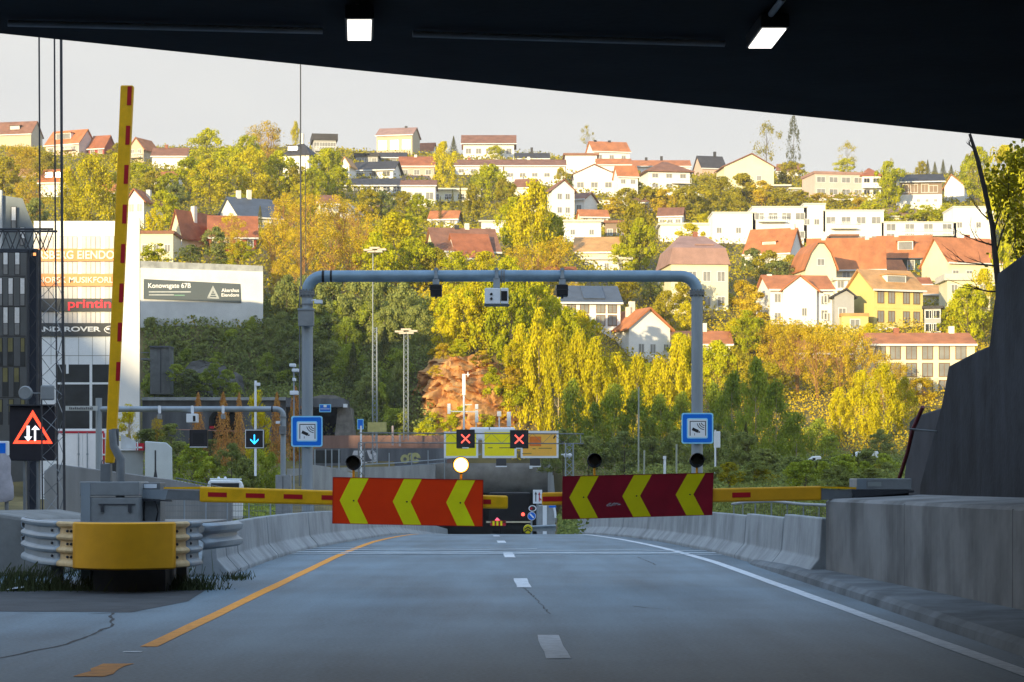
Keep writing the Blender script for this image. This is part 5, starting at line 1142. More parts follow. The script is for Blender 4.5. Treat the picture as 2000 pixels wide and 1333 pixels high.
def band(py0, py1, m, nm): MB().box(xa(64, YWB), xa(229.8, YWB), YWB+.2, YWB+.4, za(py1, YWB), za(py0, YWB)).build(nm, m, wb)
band(486, 510, ORB, 'sign_band'); band(535, 559, ORB, 'sign_band'); band(583, 608, GRB, 'sign_band'); band(631, 657, GRB, 'sign_band')
LET = mat('cream_letters', (.8, .74, .64), .6, .04); LETW = mat('white_letters', (.82, .82, .82), .5, .03); LETR = mat('red_letters', S(235, 50, 70), .5, .05)
def sign_text(s, px0, px1, py0, py1, m, bold=0.0): text_mesh(s, 'lettering', m, wb, (xa((px0+px1)/2, YWB), YWB+.17, za((py0+py1)/2, YWB)), abs(za(py0, YWB)-za(py1, YWB)), xa(px1, YWB)-xa(px0, YWB), .02, bold=bold)
sign_text('RSBERG EIENDOM', 74, 238, 489.5, 506, LET, .02); sign_text('NORSK MUSIKFORLAG', 74, 243, 541, 552.5, LET, .012); sign_text('printing', 132, 232, 585.5, 607, LETR, .02)
sign_text('LAND ROVER', 58, 196, 638, 648, LETW, .03)
em = MB()
for k in range(20):
    a0, a1 = 2*math.pi*k/20, 2*math.pi*(k+1)/20
    em.prism([(xa(216+r*math.cos(a), YWB), za(644+r*.56*math.sin(a), YWB)) for r, a in ((11.5, a0), (13.5, a0), (13.5, a1), (11.5, a1))], YWB+.15, YWB+.19, 'y')
em.box(xa(207, YWB), xa(213, YWB), YWB+.15, YWB+.19, za(644.5, YWB), za(640.5, YWB)).box(xa(215, YWB), xa(224, YWB), YWB+.15, YWB+.19, za(648.5, YWB), za(643.5, YWB))
em.build('oval_emblem', LETW, wb)
for (t, b) in ((461, 485), (511, 534), (560, 583), (609, 631)):
    for g in range(4):
        a = 66 + g*45 + (2 if g else 0)
        if a > 215: continue
        f_ = MB().box(xa(a, YWB), xa(a+36, YWB), YWB+.35, YWB+.4, za(b, YWB), za(t, YWB)).build('window', mat('grey_frame', (.3, .31, .32), .6), wb)
        pn = MB()
        for q_ in range(4): pn.box(xa(a+q_*9.2+.5, YWB), xa(a+q_*9.2+8.3, YWB), YWB+.32, YWB+.35, za(b, YWB), za(t+.8, YWB))
        pn.build('pane', mat('blind_pane', (.62, .58, .55), .35, .1, .6), f_)
f_ = MB().box(xa(76, YWB), xa(229, YWB), YWB+.3, YWB+.4, -1, za(656.5, YWB)).build('shop_window', SIGNW, wb)
MB().box(xa(108, YWB), xa(228, YWB), YWB+.26, YWB+.3, -1, za(712, YWB)).build('pane', GLASS_D, f_)
mu = MB().box(xa(174, YWB), xa(179, YWB), YWB+.2, YWB+.26, -1, za(712, YWB)).box(xa(108, YWB), xa(228, YWB), YWB+.21, YWB+.26, za(751, YWB), za(747, YWB)).box(xa(128, YWB), xa(133, YWB), YWB+.21, YWB+.26, za(730, YWB), za(696, YWB)); mu.build('mullion', SIGNW, f_)
sm_ = MB()
for px in (98, 125, 152, 179, 205): sm_.box(xa(px, YWB), xa(px+.7, YWB), YWB+.28, YWB+.3, za(712, YWB), za(657, YWB))
sm_.box(xa(76, YWB), xa(229, YWB), YWB+.28, YWB+.3, za(695, YWB), za(694, YWB)).build('panel_seam', GREYP, f_)
YSW = 263.0
sw = empty('sign_building', at(393, 612, YSW), 'long low white building with a dark slate sign above the bluff', 'building')
MB().rayprism([(255, 640), (514, 640), (513.5, 531), (255, 523)], YSW, 10).build('wall', mat('white_concrete', (.66, .66, .64), .8, .12, .4, .1), sw)
MB().rayprism([(255, 523), (513.6, 531), (513, 519.5), (255, 509)], YSW+.15, 10).build('parapet', CONC_L, sw)
rz_ = 0
MB().prism([(xa(280.5, YSW), za(584.5, YSW)), (xa(471, YSW), za(591.5, YSW)), (xa(469, YSW), za(555, YSW)), (xa(281, YSW), za(545.5, YSW))], YSW-.12, YSW-.001, 'y').build('slate_sign', mat('slate_blue', S(66, 78, 86), .5, .05, .5), sw)
def swt(s, px0, px1, py0, py1, m, b=0.0): text_mesh(s, 'lettering', m, sw, (xa((px0+px1)/2, YSW), YSW-.14, za((py0+py1)/2, YSW)), abs(za(py0, YSW)-za(py1, YSW)), xa(px1, YSW)-xa(px0, YSW), .02, bold=b)
swt('Konowsgate 67B', 290, 373, 553.5, 566, LETW, .01); swt('Akershus', 433, 467, 564, 571, LETW, .01); swt('Eiendom', 433, 467, 573.5, 580, LETW, .01)
sp = MB().box(xa(291, YSW), xa(373, YSW), YSW-.125, YSW-.121, za(571.8, YSW), za(569.6, YSW)); MB().box(xa(291, YSW), xa(340, YSW), YSW-.125, YSW-.121, za(577.6, YSW), za(575.6, YSW)).build('faded_lettering', mat('grey_print', (.4, .43, .44), .6), sw); sp.build('faded_lettering', mat('grey_print', (.4, .43, .44), .6), sw)
sp = MB().box(xa(341, YSW), xa(361, YSW), YSW-.125, YSW-.121, za(578.3, YSW), za(576.3, YSW)); sp.build('green_lettering', mat('green_print', (.15, .3, .22), .6), sw)
tg_ = MB()
for P_ in ([(416, 558), (405, 581), (409, 582), (416.5, 567)], [(416, 558), (428, 582), (424, 582), (415.5, 567)], [(405, 583), (428, 584), (428, 581.5), (405, 580.5)], [(412, 572), (420, 572.5), (420, 574), (412, 573.5)], [(411, 576.5), (422, 577), (422, 578.5), (411, 578)]): pl(tg_, P_, YSW-.121, .003)
tg_.build('triangle_emblem', mat('pale_emblem', (.36, .39, .4), .6), sw)
# small concrete kiosk in the shaded slope
kk = empty('concrete_shed', at(305, 760, 244), 'small weathered concrete shed beside the white tower on the slope', 'shed')
MB().box(xa(293, 244), xa(331, 244), 244, 247, za(770, 244), za(679, 244)).build('wall', mat('shed_concrete', (.15, .155, .15), .9, .3, .9, .2, stain=.3), kk); MB().box(xa(292, 244), xa(332, 244), 243.8, 247, za(679, 244), za(676, 244)).build('roof', CONC_D, kk); MB().box(xa(313, 244), xa(315, 244), 243.95, 244, za(768, 244), za(682, 244)).build('wall_seam', DARKG, kk)
MB().box(xa(275, 240), xa(290, 240), 240, 243, za(703, 240), za(700, 240)).box(xa(275, 240), xa(290, 240), 240, 240.1, za(690, 240), za(688, 240)).build('landing', GALV_D, kk)

# ------------------------------------------------------------------ hillside houses
WALL = {'white': mat('white_boards', (.80, .79, .76), .7, .05, .5), 'cream': mat('cream_boards', (.74, .68, .47), .7, .07, .5), 'yellow': mat('yellow_boards', (.66, .56, .20), .7, .08, .5),
        'pink': mat('pink_boards', (.62, .48, .42), .7, .07, .5), 'tan': mat('tan_boards', (.5, .42, .3), .7, .08, .5), 'brown': mat('brown_boards', (.26, .19, .14), .7, .12, .5),
        'green': mat('dark_green_boards', (.04, .07, .055), .7, .12, .5), 'grey': mat('grey_boards', (.36, .36, .36), .7, .1, .5), 'dark': mat('dark_boards', (.09, .085, .085), .7, .12, .5), 'red': mat('red_boards', (.32, .07, .05), .7, .1, .5), 'salmon': mat('salmon_boards', (.6, .42, .34), .7, .08, .5)}
ROOF = {'orange': mat('orange_tiles', (.46, .165, .06), .75, .28, .7, .3, streak=True), 'rust': mat('rust_tiles', (.34, .115, .05), .75, .3, .7, .3), 'brown': mat('brown_tiles', (.24, .11, .065), .75, .3, .7, .3),
        'dark': mat('dark_tiles', (.05, .047, .05), .7, .3, .7, .2), 'tan': mat('tan_tiles', (.52, .28, .11), .75, .25, .7, .3), 'mauve': mat('mauve_slate', (.34, .2, .16), .75, .2, .7, .3), 'slate': mat('blue_slate', (.07, .085, .11), .5, .25, .8, .1), 'white': mat('pale_roofing', (.6, .57, .5), .7, .1, .5)}
FRW = mat('white_window_frame', (.72, .71, .68), .5, .05); FRB = mat('brown_window_frame', (.2, .11, .05), .6, .1); FRD = mat('dark_window_frame', (.05, .05, .055), .6, .1)
CHIM = {'w': mat('white_chimney', (.7, .67, .6), .8, .1, 2), 'r': mat('brick_chimney', (.3, .12, .07), .85, .3, 3), 'd': mat('dark_chimney', (.04, .04, .045), .6)}
HOUSES = []
def house(label, px0, px1, base, eave, ridge, kind='eave', yaw=0, D=None, wall='white', roof='orange', win=None, chim=(), dorm=(), balc=None, Y=None, name='house', frame=None, glass=None, over=.45, extra=None, cat='house', found=4, gx=.5, wn=None, force=False):
    cpx = (px0+px1)/2
    Y = Y if force else rowY(cpx, base)
    m_px = F / Y; T = (px1-px0)/m_px; th = R(yaw)
    D = D or max(4.5, min(9, T*.75))
    D = min(D, .75*T/max(.05, math.sin(abs(th)))) if yaw else D
    W = (T - D*abs(math.sin(th))) / math.cos(th)
    xleft, xright = xa(px0, Y), xa(px1, Y)
    xc = (xright - W/2*math.cos(th)) if yaw > 0 else (xleft + W/2*math.cos(th))
    zb = za(base, Y); He = za(eave, Y) - zb; Hr = za(ridge, Y + (D/2 if kind in ('eave', 'hip') else 0)) - zb
    r = empty(name, (xc, Y, zb), label, cat, None, th)
    HOUSES.append((label, cpx, (base+ridge)/2, base, px0, px1, ridge))
    w_ = WALL[wall]; rf = ROOF[roof] if roof else None; t = .22
    MBk = lambda: MB()
    h = W/2
    if kind == 'eave':
        MB().prism([(0, -found), (D, -found), (D, He), (D/2, Hr-.12), (0, He)], -h, h, 'x').build('wall', w_, r, True)
        s_ = (Hr-He)/(D/2); o = over
        MB().prism([(-o, He-o*s_), (D/2, Hr), (D+o, He-o*s_), (D+o, He-o*s_+t), (D/2, Hr+t), (-o, He-o*s_+t)], -h-o*.7, h+o*.7, 'x').build('roof', rf, r, True)
        MB().box(-h-o*.7, h+o*.7, -o-.06, -o, He-o*s_-.02, He-o*s_+t).build('gutter', FRW if wall not in ('green', 'dark') else FRD, r, True)
    elif kind == 'gable':
        g = -h + 2*h*gx
        MB().prism([(-h, -found), (h, -found), (h, He), (g, Hr-.12), (-h, He)], 0, D, 'y').build('wall', w_, r, True)
        o = over; sl_, sr_ = (Hr-He)/(g+h), (Hr-He)/(h-g)
        MB().prism([(-h-o, He-o*sl_), (g, Hr), (h+o, He-o*sr_), (h+o, He-o*sr_+t), (g, Hr+t), (-h-o, He-o*sl_+t)], -o*.8, D+o*.8, 'y').build('roof', rf, r, True)
    elif kind == 'gambrel':
        k = .62; hk = He + (Hr-He)*.62
        MB().prism([(-h, -found), (h, -found), (h, He), (h*k, hk), (h*.2, Hr-.12), (-h*.2, Hr-.12), (-h*k, hk), (-h, He)], 0, D, 'y').build('wall', w_, r, True)
        pts = [(-h-.3, He-.3), (-h*k-.1, hk), (-h*.2, Hr), (h*.2, Hr), (h*k+.1, hk), (h+.3, He-.3)]
        MB().prism(pts + [(x*1.0+(.0), z+t) if abs(x) < h else (x, z+t) for x, z in pts[::-1]], -.35, D+.3, 'y').build('roof', rf, r, True)
    elif kind == 'hip':
        MB().box(-h, h, 0, D, -found, He).build('wall', w_, r, True)
        o = over; rl_ = max(.2, h - D/2)
        m = MB(); m.add([(-h-o, -o, He), (h+o, -o, He), (h+o, D+o, He), (-h-o, D+o, He), (-rl_, D/2, Hr), (rl_, D/2, Hr), (-h-o, -o, He-.15), (h+o, -o, He-.15), (h+o, D+o, He-.15), (-h-o, D+o, He-.15)],
              [(0, 1, 5, 4), (1, 2, 5), (2, 3, 4, 5), (3, 0, 4), (6, 7, 1, 0), (7, 8, 2, 1), (8, 9, 3, 2), (9, 6, 0, 3), (9, 8, 7, 6)]); m.build('roof', rf, r, True)
    elif kind == 'mansard':
        MB().box(-h, h, 0, D, -found, He).build('wall', w_, r, True)
        hk = He + (Hr-He)*.52; a = .6; b = h*.45
        m = MB(); m.add([(-h-.3, -.3, He), (h+.3, -.3, He), (h+.3, D+.3, He), (-h-.3, D+.3, He), (-h+.3, a*.6, hk), (h-.3, a*.6, hk), (h-.3, D-a*.6, hk), (-h+.3, D-a*.6, hk), (-b, D/2, Hr), (b, D/2, Hr)],
              [(0, 1, 5, 4), (1, 2, 6, 5), (2, 3, 7, 6), (3, 0, 4, 7), (4, 5, 9, 8), (5, 6, 9), (6, 7, 8, 9), (7, 4, 8), (3, 2, 1, 0)]); m.build('roof', rf, r, True)
    elif kind == 'flat':
        MB().box(-h, h, 0, D, -found, He).build('wall', w_, r, True)
        MB().box(-h-over, h+over, -over, D+over, He, max(He+.18, Hr)).build('roof', rf or w_, r, True)
    fw = frame or FRW; gl_ = glass or GLASS_L
    def window(x, z, ww, hh, y=0.0, nm='window'):
        e = min(.09, ww*.12)
        f_ = MB().box(x-ww/2-e, x+ww/2+e, y-.05, y, z-e, z).box(x-ww/2-e, x+ww/2+e, y-.05, y, z+hh, z+hh+e).box(x-ww/2-e, x-ww/2, y-.05, y, z, z+hh).box(x+ww/2, x+ww/2+e, y-.05, y, z, z+hh).box(x-.03, x+.03, y-.045, y, z, z+hh).build(nm, fw, r, True)
        MB().box(x-ww/2, x+ww/2, y-.025, y+.01, z, z+hh).build('pane', gl_, f_, True)
    if win:
        cols, nrow, ww, hh = win
        xs_ = [-h + 2*h*(i+.5)/cols for i in range(cols)] if isinstance(cols, int) else [-h + 2*h*u for u in cols]
        for j in range(nrow):
            z = He*(j+.5)/nrow - hh/2 + .1
            for x in xs_: window(x, z, ww, hh)
    for (u, v, ww, hh) in (wn or ()): window(-h+2*h*u, He*v, ww, hh)
    for c in chim:
        u, m, *rest = c; hh = rest[0] if rest else 1.1; cw = .32
        yy = D/2 if kind != 'gable' else D*.4
        zt0 = Hr if kind in ('eave', 'hip', 'mansard') else (Hr - abs((-h+2*h*u) - (-h+2*h*gx)) * (Hr-He)/(h if kind == 'gable' else 1) if kind == 'gable' else He)
        MB().box(-h+2*h*u-cw, -h+2*h*u+cw, yy-cw, yy+cw, zt0-.9, zt0+hh).build('chimney', CHIM[m], r, True)
    for d in dorm:
        u, wd, hd, mm = d; x = -h+2*h*u; yf = D/2*.3; zf = He + (Hr-He)*.3
        dm = MB().box(x-wd/2, x+wd/2, yf, D/2+.2, zf, zf+hd).build('dormer', WALL[mm], r, True)
        MB().prism([(x-wd/2-.25, zf+hd), (x+wd/2+.25, zf+hd), (x+wd/2+.25, zf+hd+.15), (x-wd/2-.25, zf+hd+.15)], yf-.3, D/2+.3, 'y').build('dormer_roof', rf, dm, True)
        MB().box(x-wd/2+.15, x+wd/2-.15, yf-.03, yf, zf+.25, zf+hd-.15).build('dormer_window', gl_, dm, True)
    if balc:
        u0, u1, v = balc; z = He*v
        b_ = MB().box(-h+2*h*u0, -h+2*h*u1, -1.4, 0, z-.15, z).build('balcony', w_ if wall != 'white' else FRW, r, True)
        q = MB().box(-h+2*h*u0, -h+2*h*u1, -1.4, -1.34, z+.9, z+1.0)
        n = max(3, int(2*h*(u1-u0)/.35))
        for i in range(n+1): x = -h+2*h*(u0+(u1-u0)*i/n); q.box(x-.03, x+.03, -1.39, -1.35, z, z+.9)
        q.build('railing', FRW, b_, True)
    if extra: extra(r, h, D, He, Hr, window)
    return r
# ---- crest, west side
house('brown roofed house half out of frame at the upper hilltop corner', -34, 74, 282, 262, 240, 'eave', -12, 8, 'tan', 'brown', None, dorm=[(.62, 3.2, 1.4, 'dark')], Y=520)
house('orange roofed pale house with wide white dormer on the western hilltop', 86, 180, 306, 281, 257, 'eave', -24, 7, 'pink', 'orange', (3, 1, 1.2, 1.2), dorm=[(.45, 4.4, 1.7, 'white')], Y=500, balc=(.5, .9, .45))
house('dark red house with orange ridge next to the dormer house', 172, 219, 306, 289, 267, 'eave', -18, 6, 'red', 'rust', (2, 1, 1, 1), Y=506)
house('tan house with steep orange roof just beside the raised arm', 250, 303, 317, 291, 270, 'gable', -25, 6, 'tan', 'orange', (2, 2, .9, 1.0), Y=496, balc=(.2, .95, .3), gx=.5)
house('long low white house with flat brown roof on the western crest', 297, 364, 331, 305, 291, 'eave', 0, 7, 'white', 'brown', None, chim=[(.35, 'r', .9)], Y=485)
house('small orange tiled house with twin white dormers behind the lattice mast', 76, 136, 384, 356, 333, 'eave', -8, 7, 'white', 'orange', None, dorm=[(.3, 1.6, 1.3, 'white'), (.72, 1.6, 1.3, 'white')], Y=412)
house('tiny pale orange roofed house hidden among orange trees by the mast', 10, 66, 352, 344, 332, 'eave', 6, 6, 'cream', 'tan', None, Y=430)
house('orange roofed house mostly hidden behind the drooping birch', 190, 236, 405, 375, 345, 'eave', 0, 6, 'white', 'orange', (2, 1, .8, 1), Y=405)
house('white gabled house with square chimney behind the raised barrier arm', 248, 306, 455, 392, 371, 'gable', -14, 8, 'white', 'rust', (2, 2, .8, 1.1), chim=[(.8, 'w', 1.6)], Y=320, gx=.42)
house('flat roofed cream annex above the long white sign building', 272, 338, 516, 457, 451, 'flat', 0, 7, 'cream', 'brown', (3, 1, .7, .9), Y=292, over=.2)
house('cream gabled cottage with steep red roof above the slate sign', 334, 420, 494, 450, 412, 'gable', -32, 9, 'cream', 'rust', (2, 1, .9, 1.0), chim=[(.62, 'w', 1.6)], Y=300, gx=.5)
house('long dark red roofed cottage behind the cream gabled cottage', 396, 500, 494, 462, 425, 'eave', 8, 7, 'red', 'rust', (4, 1, .7, .9), Y=308)
house('white house with dark blue roof and skylights on the western slope', 414, 547, 446, 424, 391, 'eave', 30, 9, 'white', 'slate', (3, 1, .8, .9), chim=[(.25, 'w', 1.3), (.5, 'w', 1.5)], Y=352)
# ---- crest, middle
house('white hip roofed house with white chimney under the thin mast', 552, 622, 347, 303, 280, 'hip', -14, 8, 'white', 'dark', (3, 2, .9, 1.1), chim=[(.5, 'w', 2.0)], dorm=[(.3, 2.2, 1.2, 'white')], Y=470)
house('grey terraced modern house with dark solar roof on the crest', 604, 656, 318, 274, 262, 'flat', 8, 8, 'grey', 'dark', (4, 2, 1.2, 1.3), Y=540, balc=(.05, .95, .5))
house('tall tan house with three pale windows and dark gable on the skyline', 735, 818, 304, 264, 252, 'eave', -12, 8, 'tan', 'mauve', (3, 1, 2.2, 2.4), Y=545, chim=[(.72, 'd', .6)])
house('small red roofed house peeking out beside the tall tan house', 818, 852, 302, 296, 281, 'eave', -10, 6, 'white', 'rust', None, Y=548)
house('big white house with long dark red roof on the skyline', 905, 1004, 314, 279, 266, 'eave', 0, 8, 'white', 'brown', (5, 1, 1.3, 1.3), Y=540, over=.9)
house('low brown roofed terrace with white windows below the tan house', 722, 792, 322, 308, 300, 'eave', 0, 6, 'brown', 'dark', (2, 1, 3.0, .9), Y=520)
house('white modern house with dark low roof and terrace on mid slope', 690, 780, 352, 331, 318, 'eave', -10, 8, 'white', 'dark', (3, 1, 1.6, 1.0), Y=492, over=.8, balc=(.0, .5, .25), glass=GLASS_D)
house('salmon roofed row house with pale upper floor on mid slope', 780, 848, 352, 324, 308, 'eave', 0, 7, 'salmon', 'rust', (3, 1, 1.2, 1.1), Y=500, chim=[(.45, 'w', .6)])
house('low dark roofed row with white bays and long deck', 668, 784, 380, 362, 351, 'eave', 0, 8, 'white', 'dark', (6, 1, 1.3, 1.0), Y=468, over=.7, balc=(.0, .95, -.02), glass=GLASS_D)
house('white two storey house with flat brown roof beside the deck row', 784, 850, 405, 363, 354, 'eave', 0, 7, 'white', 'brown', (3, 1, 1.4, 1.3), Y=462, chim=[(.03, 'd', .9)])
house('white terrace house on stilts with wooden deck above the dark spires', 838, 938, 400, 372, 368, 'flat', 0, 7, 'cream', 'white', (4, 1, 1.3, 1.0), Y=456, balc=(.0, 1.0, .2), glass=GLASS_D)
house('long white row house with dark roof in the middle of the hill', 889, 985, 346, 324, 314, 'eave', 0, 8, 'white', 'brown', (4, 1, 1.2, .8), Y=505, chim=[(.28, 'r', .7)])
house('long white row house with brown roof, next along the same terrace', 985, 1104, 362, 324, 314, 'eave', 0, 8, 'white', 'brown', (5, 1, 1.2, .8), Y=503, chim=[(.4, 'w', .8)])
house('small white gabled house among the orange twiggy trees', 664, 706, 430, 414, 399, 'gable', -10, 6, 'white', 'white', None, Y=392)
house('low brown roofed house beside the small white gabled house', 700, 764, 428, 419, 404, 'eave', 8, 7, 'cream', 'brown', None, Y=396, chim=[(.3, 'w', .9)])
house('long brown roofed house with cream gable above the gantry', 826, 975, 510, 490, 449, 'eave', 12, 9, 'cream', 'brown', (4, 1, .8, .9), Y=322, chim=[(.42, 'd', .6), (.58, 'w', .9)])
house('orange roofed cottage with white gable in front of the brown roof', 868, 962, 514, 502, 460, 'eave', 16, 7, 'white', 'rust', None, Y=314)
house('plain white rounded house front beside the big birch', 940, 994, 468, 434, 431, 'flat', 0, 6, 'white', 'white', (2, 1, .9, .8), Y=385)
house('low dark roofed house with thin chimney on the skyline', 1008, 1072, 318, 310, 301, 'eave', 0, 6, 'brown', 'dark', None, Y=552, chim=[(.48, 'd', 1.6)])
house('white box house with overhanging brown flat roof near the bare pine', 1104, 1166, 346, 304, 300, 'flat', 0, 8, 'white', 'brown', None, Y=540, over=.5)
house('white house with orange pitched roof on the skyline beside the pine', 1146, 1230, 346, 296, 279, 'eave', 12, 8, 'white', 'orange', (3, 2, 1, 1), Y=552, chim=[(.15, 'd', .5), (.55, 'd', .5)])
house('broad white gabled house with dark beam line in the upper middle', 1120, 1202, 384, 341, 322, 'gable', 0, 9, 'white', 'brown', (3, 1, 1.4, 1.1), Y=485, over=.3)
house('long white house with orange roof behind the brown hip roofed house', 1228, 1348, 350, 325, 315, 'eave', 0, 8, 'white', 'orange', (4, 1, 1, .9), Y=545, chim=[(.3, 'd', .9), (.55, 'd', 1.2)])
house('white house with brown hip roof and balcony on the upper slope', 1252, 1348, 374, 335, 316, 'hip', 10, 9, 'white', 'brown', (3, 2, 1.3, .9), Y=480, balc=(.55, 1.0, .4), over=.9)
house('dark roofed house with red gable on the eastern skyline', 1358, 1418, 348, 328, 307, 'eave', 14, 7, 'salmon', 'dark', None, Y=530, chim=[(.72, 'd', 1.4)])
house('large cream gabled house with plain wall on the eastern skyline', 1406, 1512, 372, 326, 301, 'gable', 6, 9, 'cream', 'brown', ([.3, .7], 1, .9, 1.0), Y=505, over=.5, gx=.55)
house('tall white house with brown roof stepping down the middle slope', 1060, 1122, 425, 372, 352, 'gable', 12, 8, 'white', 'brown', ([.35, .7], 2, .8, 1.0), Y=440, gx=.55)
house('white house with brown roof and dark grey gable end', 1100, 1168, 425, 390, 380, 'eave', -26, 6, 'white', 'brown', (2, 1, .9, .9), Y=436)
house('white block house below the brown roofed middle houses', 1100, 1174, 476, 434, 430, 'flat', 0, 7, 'white', 'white', (2, 1, .7, .8), Y=384)
house('small brown shed like house beside the white block', 1182, 1228, 474, 436, 431, 'flat', -8, 6, 'brown', 'brown', (2, 1, .8, 1), Y=386)
house('house with broad tan roof half hidden behind bare trees', 1122, 1218, 520, 492, 466, 'eave', -6, 8, 'cream', 'tan', None, Y=334)
house('white flat roofed garage house with dark canopy above the gantry', 1142, 1228, 536, 508, 503, 'flat', 0, 6, 'white', 'white', (3, 1, .6, .9), Y=322, over=.6)
house('big mauve mansard roofed house with cream walls behind the gantry corner', 1294, 1423, 615, 517, 453, 'mansard', 6, 11, 'cream', 'mauve', (4, 2, 1.0, 1.3), Y=305, dorm=[(.62, 2.2, 1.5, 'cream')], chim=[(.55, 'r', .6)])
house('white flat roofed house behind the mauve mansard', 1290, 1402, 475, 440, 436, 'flat', 0, 6, 'white', 'white', None, Y=372)
# ---- upper right
house('long flat roofed pinkish house with cream end on the eastern ridge', 1576, 1690, 388, 341, 336, 'flat', 10, 9, 'pink', 'mauve', (4, 2, 1.8, 1.1), Y=480, over=.25, chim=[(.38, 'd', .8)])
house('white house with small red roof joined to the pinkish flat one', 1684, 1720, 388, 343, 329, 'hip', 0, 7, 'white', 'rust', (2, 2, 1.2, 1.0), Y=486, balc=(0, 1, .45), glass=GLASS_D)
house('two tone house, brown windowed upper floor over white base', 1757, 1848, 412, 354, 343, 'eave', -6, 9, 'white', 'dark', None, Y=455, over=.9, wn=[(.12, .62, 1.5, 1.6), (.35, .62, 1.3, 1.6), (.6, .62, 1.3, 1.6), (.8, .62, 1.6, 1.3), (.45, .3, .5, .5), (.65, .3, .5, .5), (.85, .3, .5, .5)],
      extra=lambda r, h, D, He, Hr, w: MB().box(-h, h, -.03, .02, He*.55, He).build('brown_cladding', WALL['brown'], r, True))
house('white house with orange roof near the leaning sapling', 1846, 1904, 394, 364, 342, 'gable', -20, 7, 'white', 'orange', (2, 1, .9, .9), Y=470, gx=.35)
for (a, b, ba, ev, lab, bal) in ((1392, 1476, 486, 417, 'plain white apartment block at the western end of the terrace row', None), (1470, 1576, 478, 406, 'white apartment block with roof cabin in the terrace row', (.1, .6, .62)), (1570, 1612, 470, 400, 'narrow taller white apartment block in the terrace row', None), (1608, 1726, 488, 413, 'white apartment block with dark glazed balconies in the terrace row', (.12, .55, .55)), (1722, 1868, 474, 436, 'low white terraced apartments with busy balconies below the hedge', (.2, .95, .35)), (1862, 1944, 476, 406, 'white apartment block behind the sapling trunk', None)):
    house(lab, a, b, ba, ev, ev-3, 'flat', 0, 9, 'white', 'white', ((4 if b-a > 90 else 2), 2, 1.5, 1.1) if bal else ([.15, .6], 1, .8, .9), Y=rowY((a+b)/2, 482), force=True, over=.12, balc=bal, name='apartment_block', cat='apartment block', glass=GLASS_L)
def bay(r, h, D, He, Hr, w): MB().box(-h*.7, -h*.1, -1.2, 0, -.5, He*.42).build('glazed_bay', GLASS_D, r, True)
house('dark glazed lower annex in front of the white balconied apartments', 1624, 1676, 490, 462, 458, 'flat', 0, 4, 'dark', 'brown', (4, 1, .7, 1.2), Y=rowY(1650, 488)-4.5, force=True, over=.2, glass=GLASS_L)
house('orange roofed white house with broad roof west of the gambrel gable', 1456, 1580, 524, 494, 450, 'eave', -22, 9, 'white', 'orange', (3, 1, .9, .9), Y=338, chim=[(.93, 'w', .8)], dorm=[(.5, 2.2, .7, 'white')])
house('cream gambrel gabled house with two small windows', 1556, 1634, 580, 525, 475, 'gambrel', 8, 9, 'cream', 'orange', None, Y=326, wn=[(.5, .35, 1.0, .9), (.5, 1.12, 1.0, .9)])
house('long orange roofed house joined behind the cream gambrel gable', 1580, 1742, 560, 524, 468, 'eave', -8, 9, 'cream', 'orange', (5, 1, 1.0, 1.3), Y=335, chim=[(.2, 'w', 1.2), (.78, 'w', .3)])
house('dark green house with orange roof and white windows', 1716, 1836, 536, 503, 463, 'eave', -10, 9, 'green', 'orange', (4, 1, 1.0, 1.4), Y=342, dorm=[(.52, 2.4, 1.6, 'white')], chim=[(.35, 'w', 1.0)])
house('cream house with broad orange roof beside the sapling', 1818, 1962, 565, 512, 468, 'eave', 16, 9, 'cream', 'orange', (4, 1, .9, 1.1), Y=332, chim=[(.6, 'r', .7)])
house('small cream house with tan roof below the dark green house', 1800, 1880, 600, 575, 560, 'eave', 0, 6, 'cream', 'tan', None, Y=306)
house('plain cream house behind the orange bush beside the wing wall', 1850, 1934, 620, 548, 535, 'flat', 0, 6, 'cream', 'white', (3, 2, .8, 1.1), Y=312)
house('white house with orange roof and narrow front gable, lower slope', 1490, 1628, 640, 566, 541, 'eave', 6, 9, 'white', 'orange', ([.12, .9], 2, .8, 1.1), Y=297, chim=[(.1, 'w', .3)],
      extra=lambda r, h, D, He, Hr, w: (MB().prism([(-.4-2.3, -3), (-.4+2.3, -3), (-.4+2.3, He-.1), (-.4, Hr-.45), (-.4-2.3, He-.1)], -.7, D/2, 'y').build('front_gable', WALL['white'], r, True),
        MB().prism([(-.4-2.7, He-.35), (-.4, Hr-.4), (-.4+2.7, He-.35), (-.4+2.7, He-.15), (-.4, Hr-.18), (-.4-2.7, He-.15)], -.95, D/2, 'y').build('front_gable_roof', ROOF['orange'], r, True), w(h*.72, He*.62, .8, 1.1), w(h*.72, He*.22, .8, 1.2), w(.2, He*.3, .6, 1.0, -.7)))
house('grey shed between the white and the yellow house', 1630, 1668, 648, 578, 566, 'gable', 0, 5, 'grey', 'dark', ([.4], 1, .9, 1.2), Y=298, gx=.6)
def yellow_extra(r, h, D, He, Hr, w): 
    MB().box(-h-.02, h+.05, -.12, D, -4, -.0).build('plinth', WALL['white'], r, True)
    MB().box(-h-.03, h+.03, -.04, .0, He*.5-.05, He*.5+.05).build('board_band', WALL['yellow'], r, True)
house('yellow two storey wooden house with tan roof and dormer', 1664, 1806, 640, 565, 531, 'eave', 20, 8, 'yellow', 'tan', ([.14, .36, .66, .87], 2, .85, 1.45), Y=290, dorm=[(.55, 3.0, 1.2, 'white')], frame=FRB, extra=yellow_extra, over=.5)
house('low yellow annex in front of the yellow house side', 1644, 1696, 650, 618, 612, 'flat', 0, 5, 'yellow', 'tan', ([.5], 1, 1.2, 1.1), Y=289, over=.1)
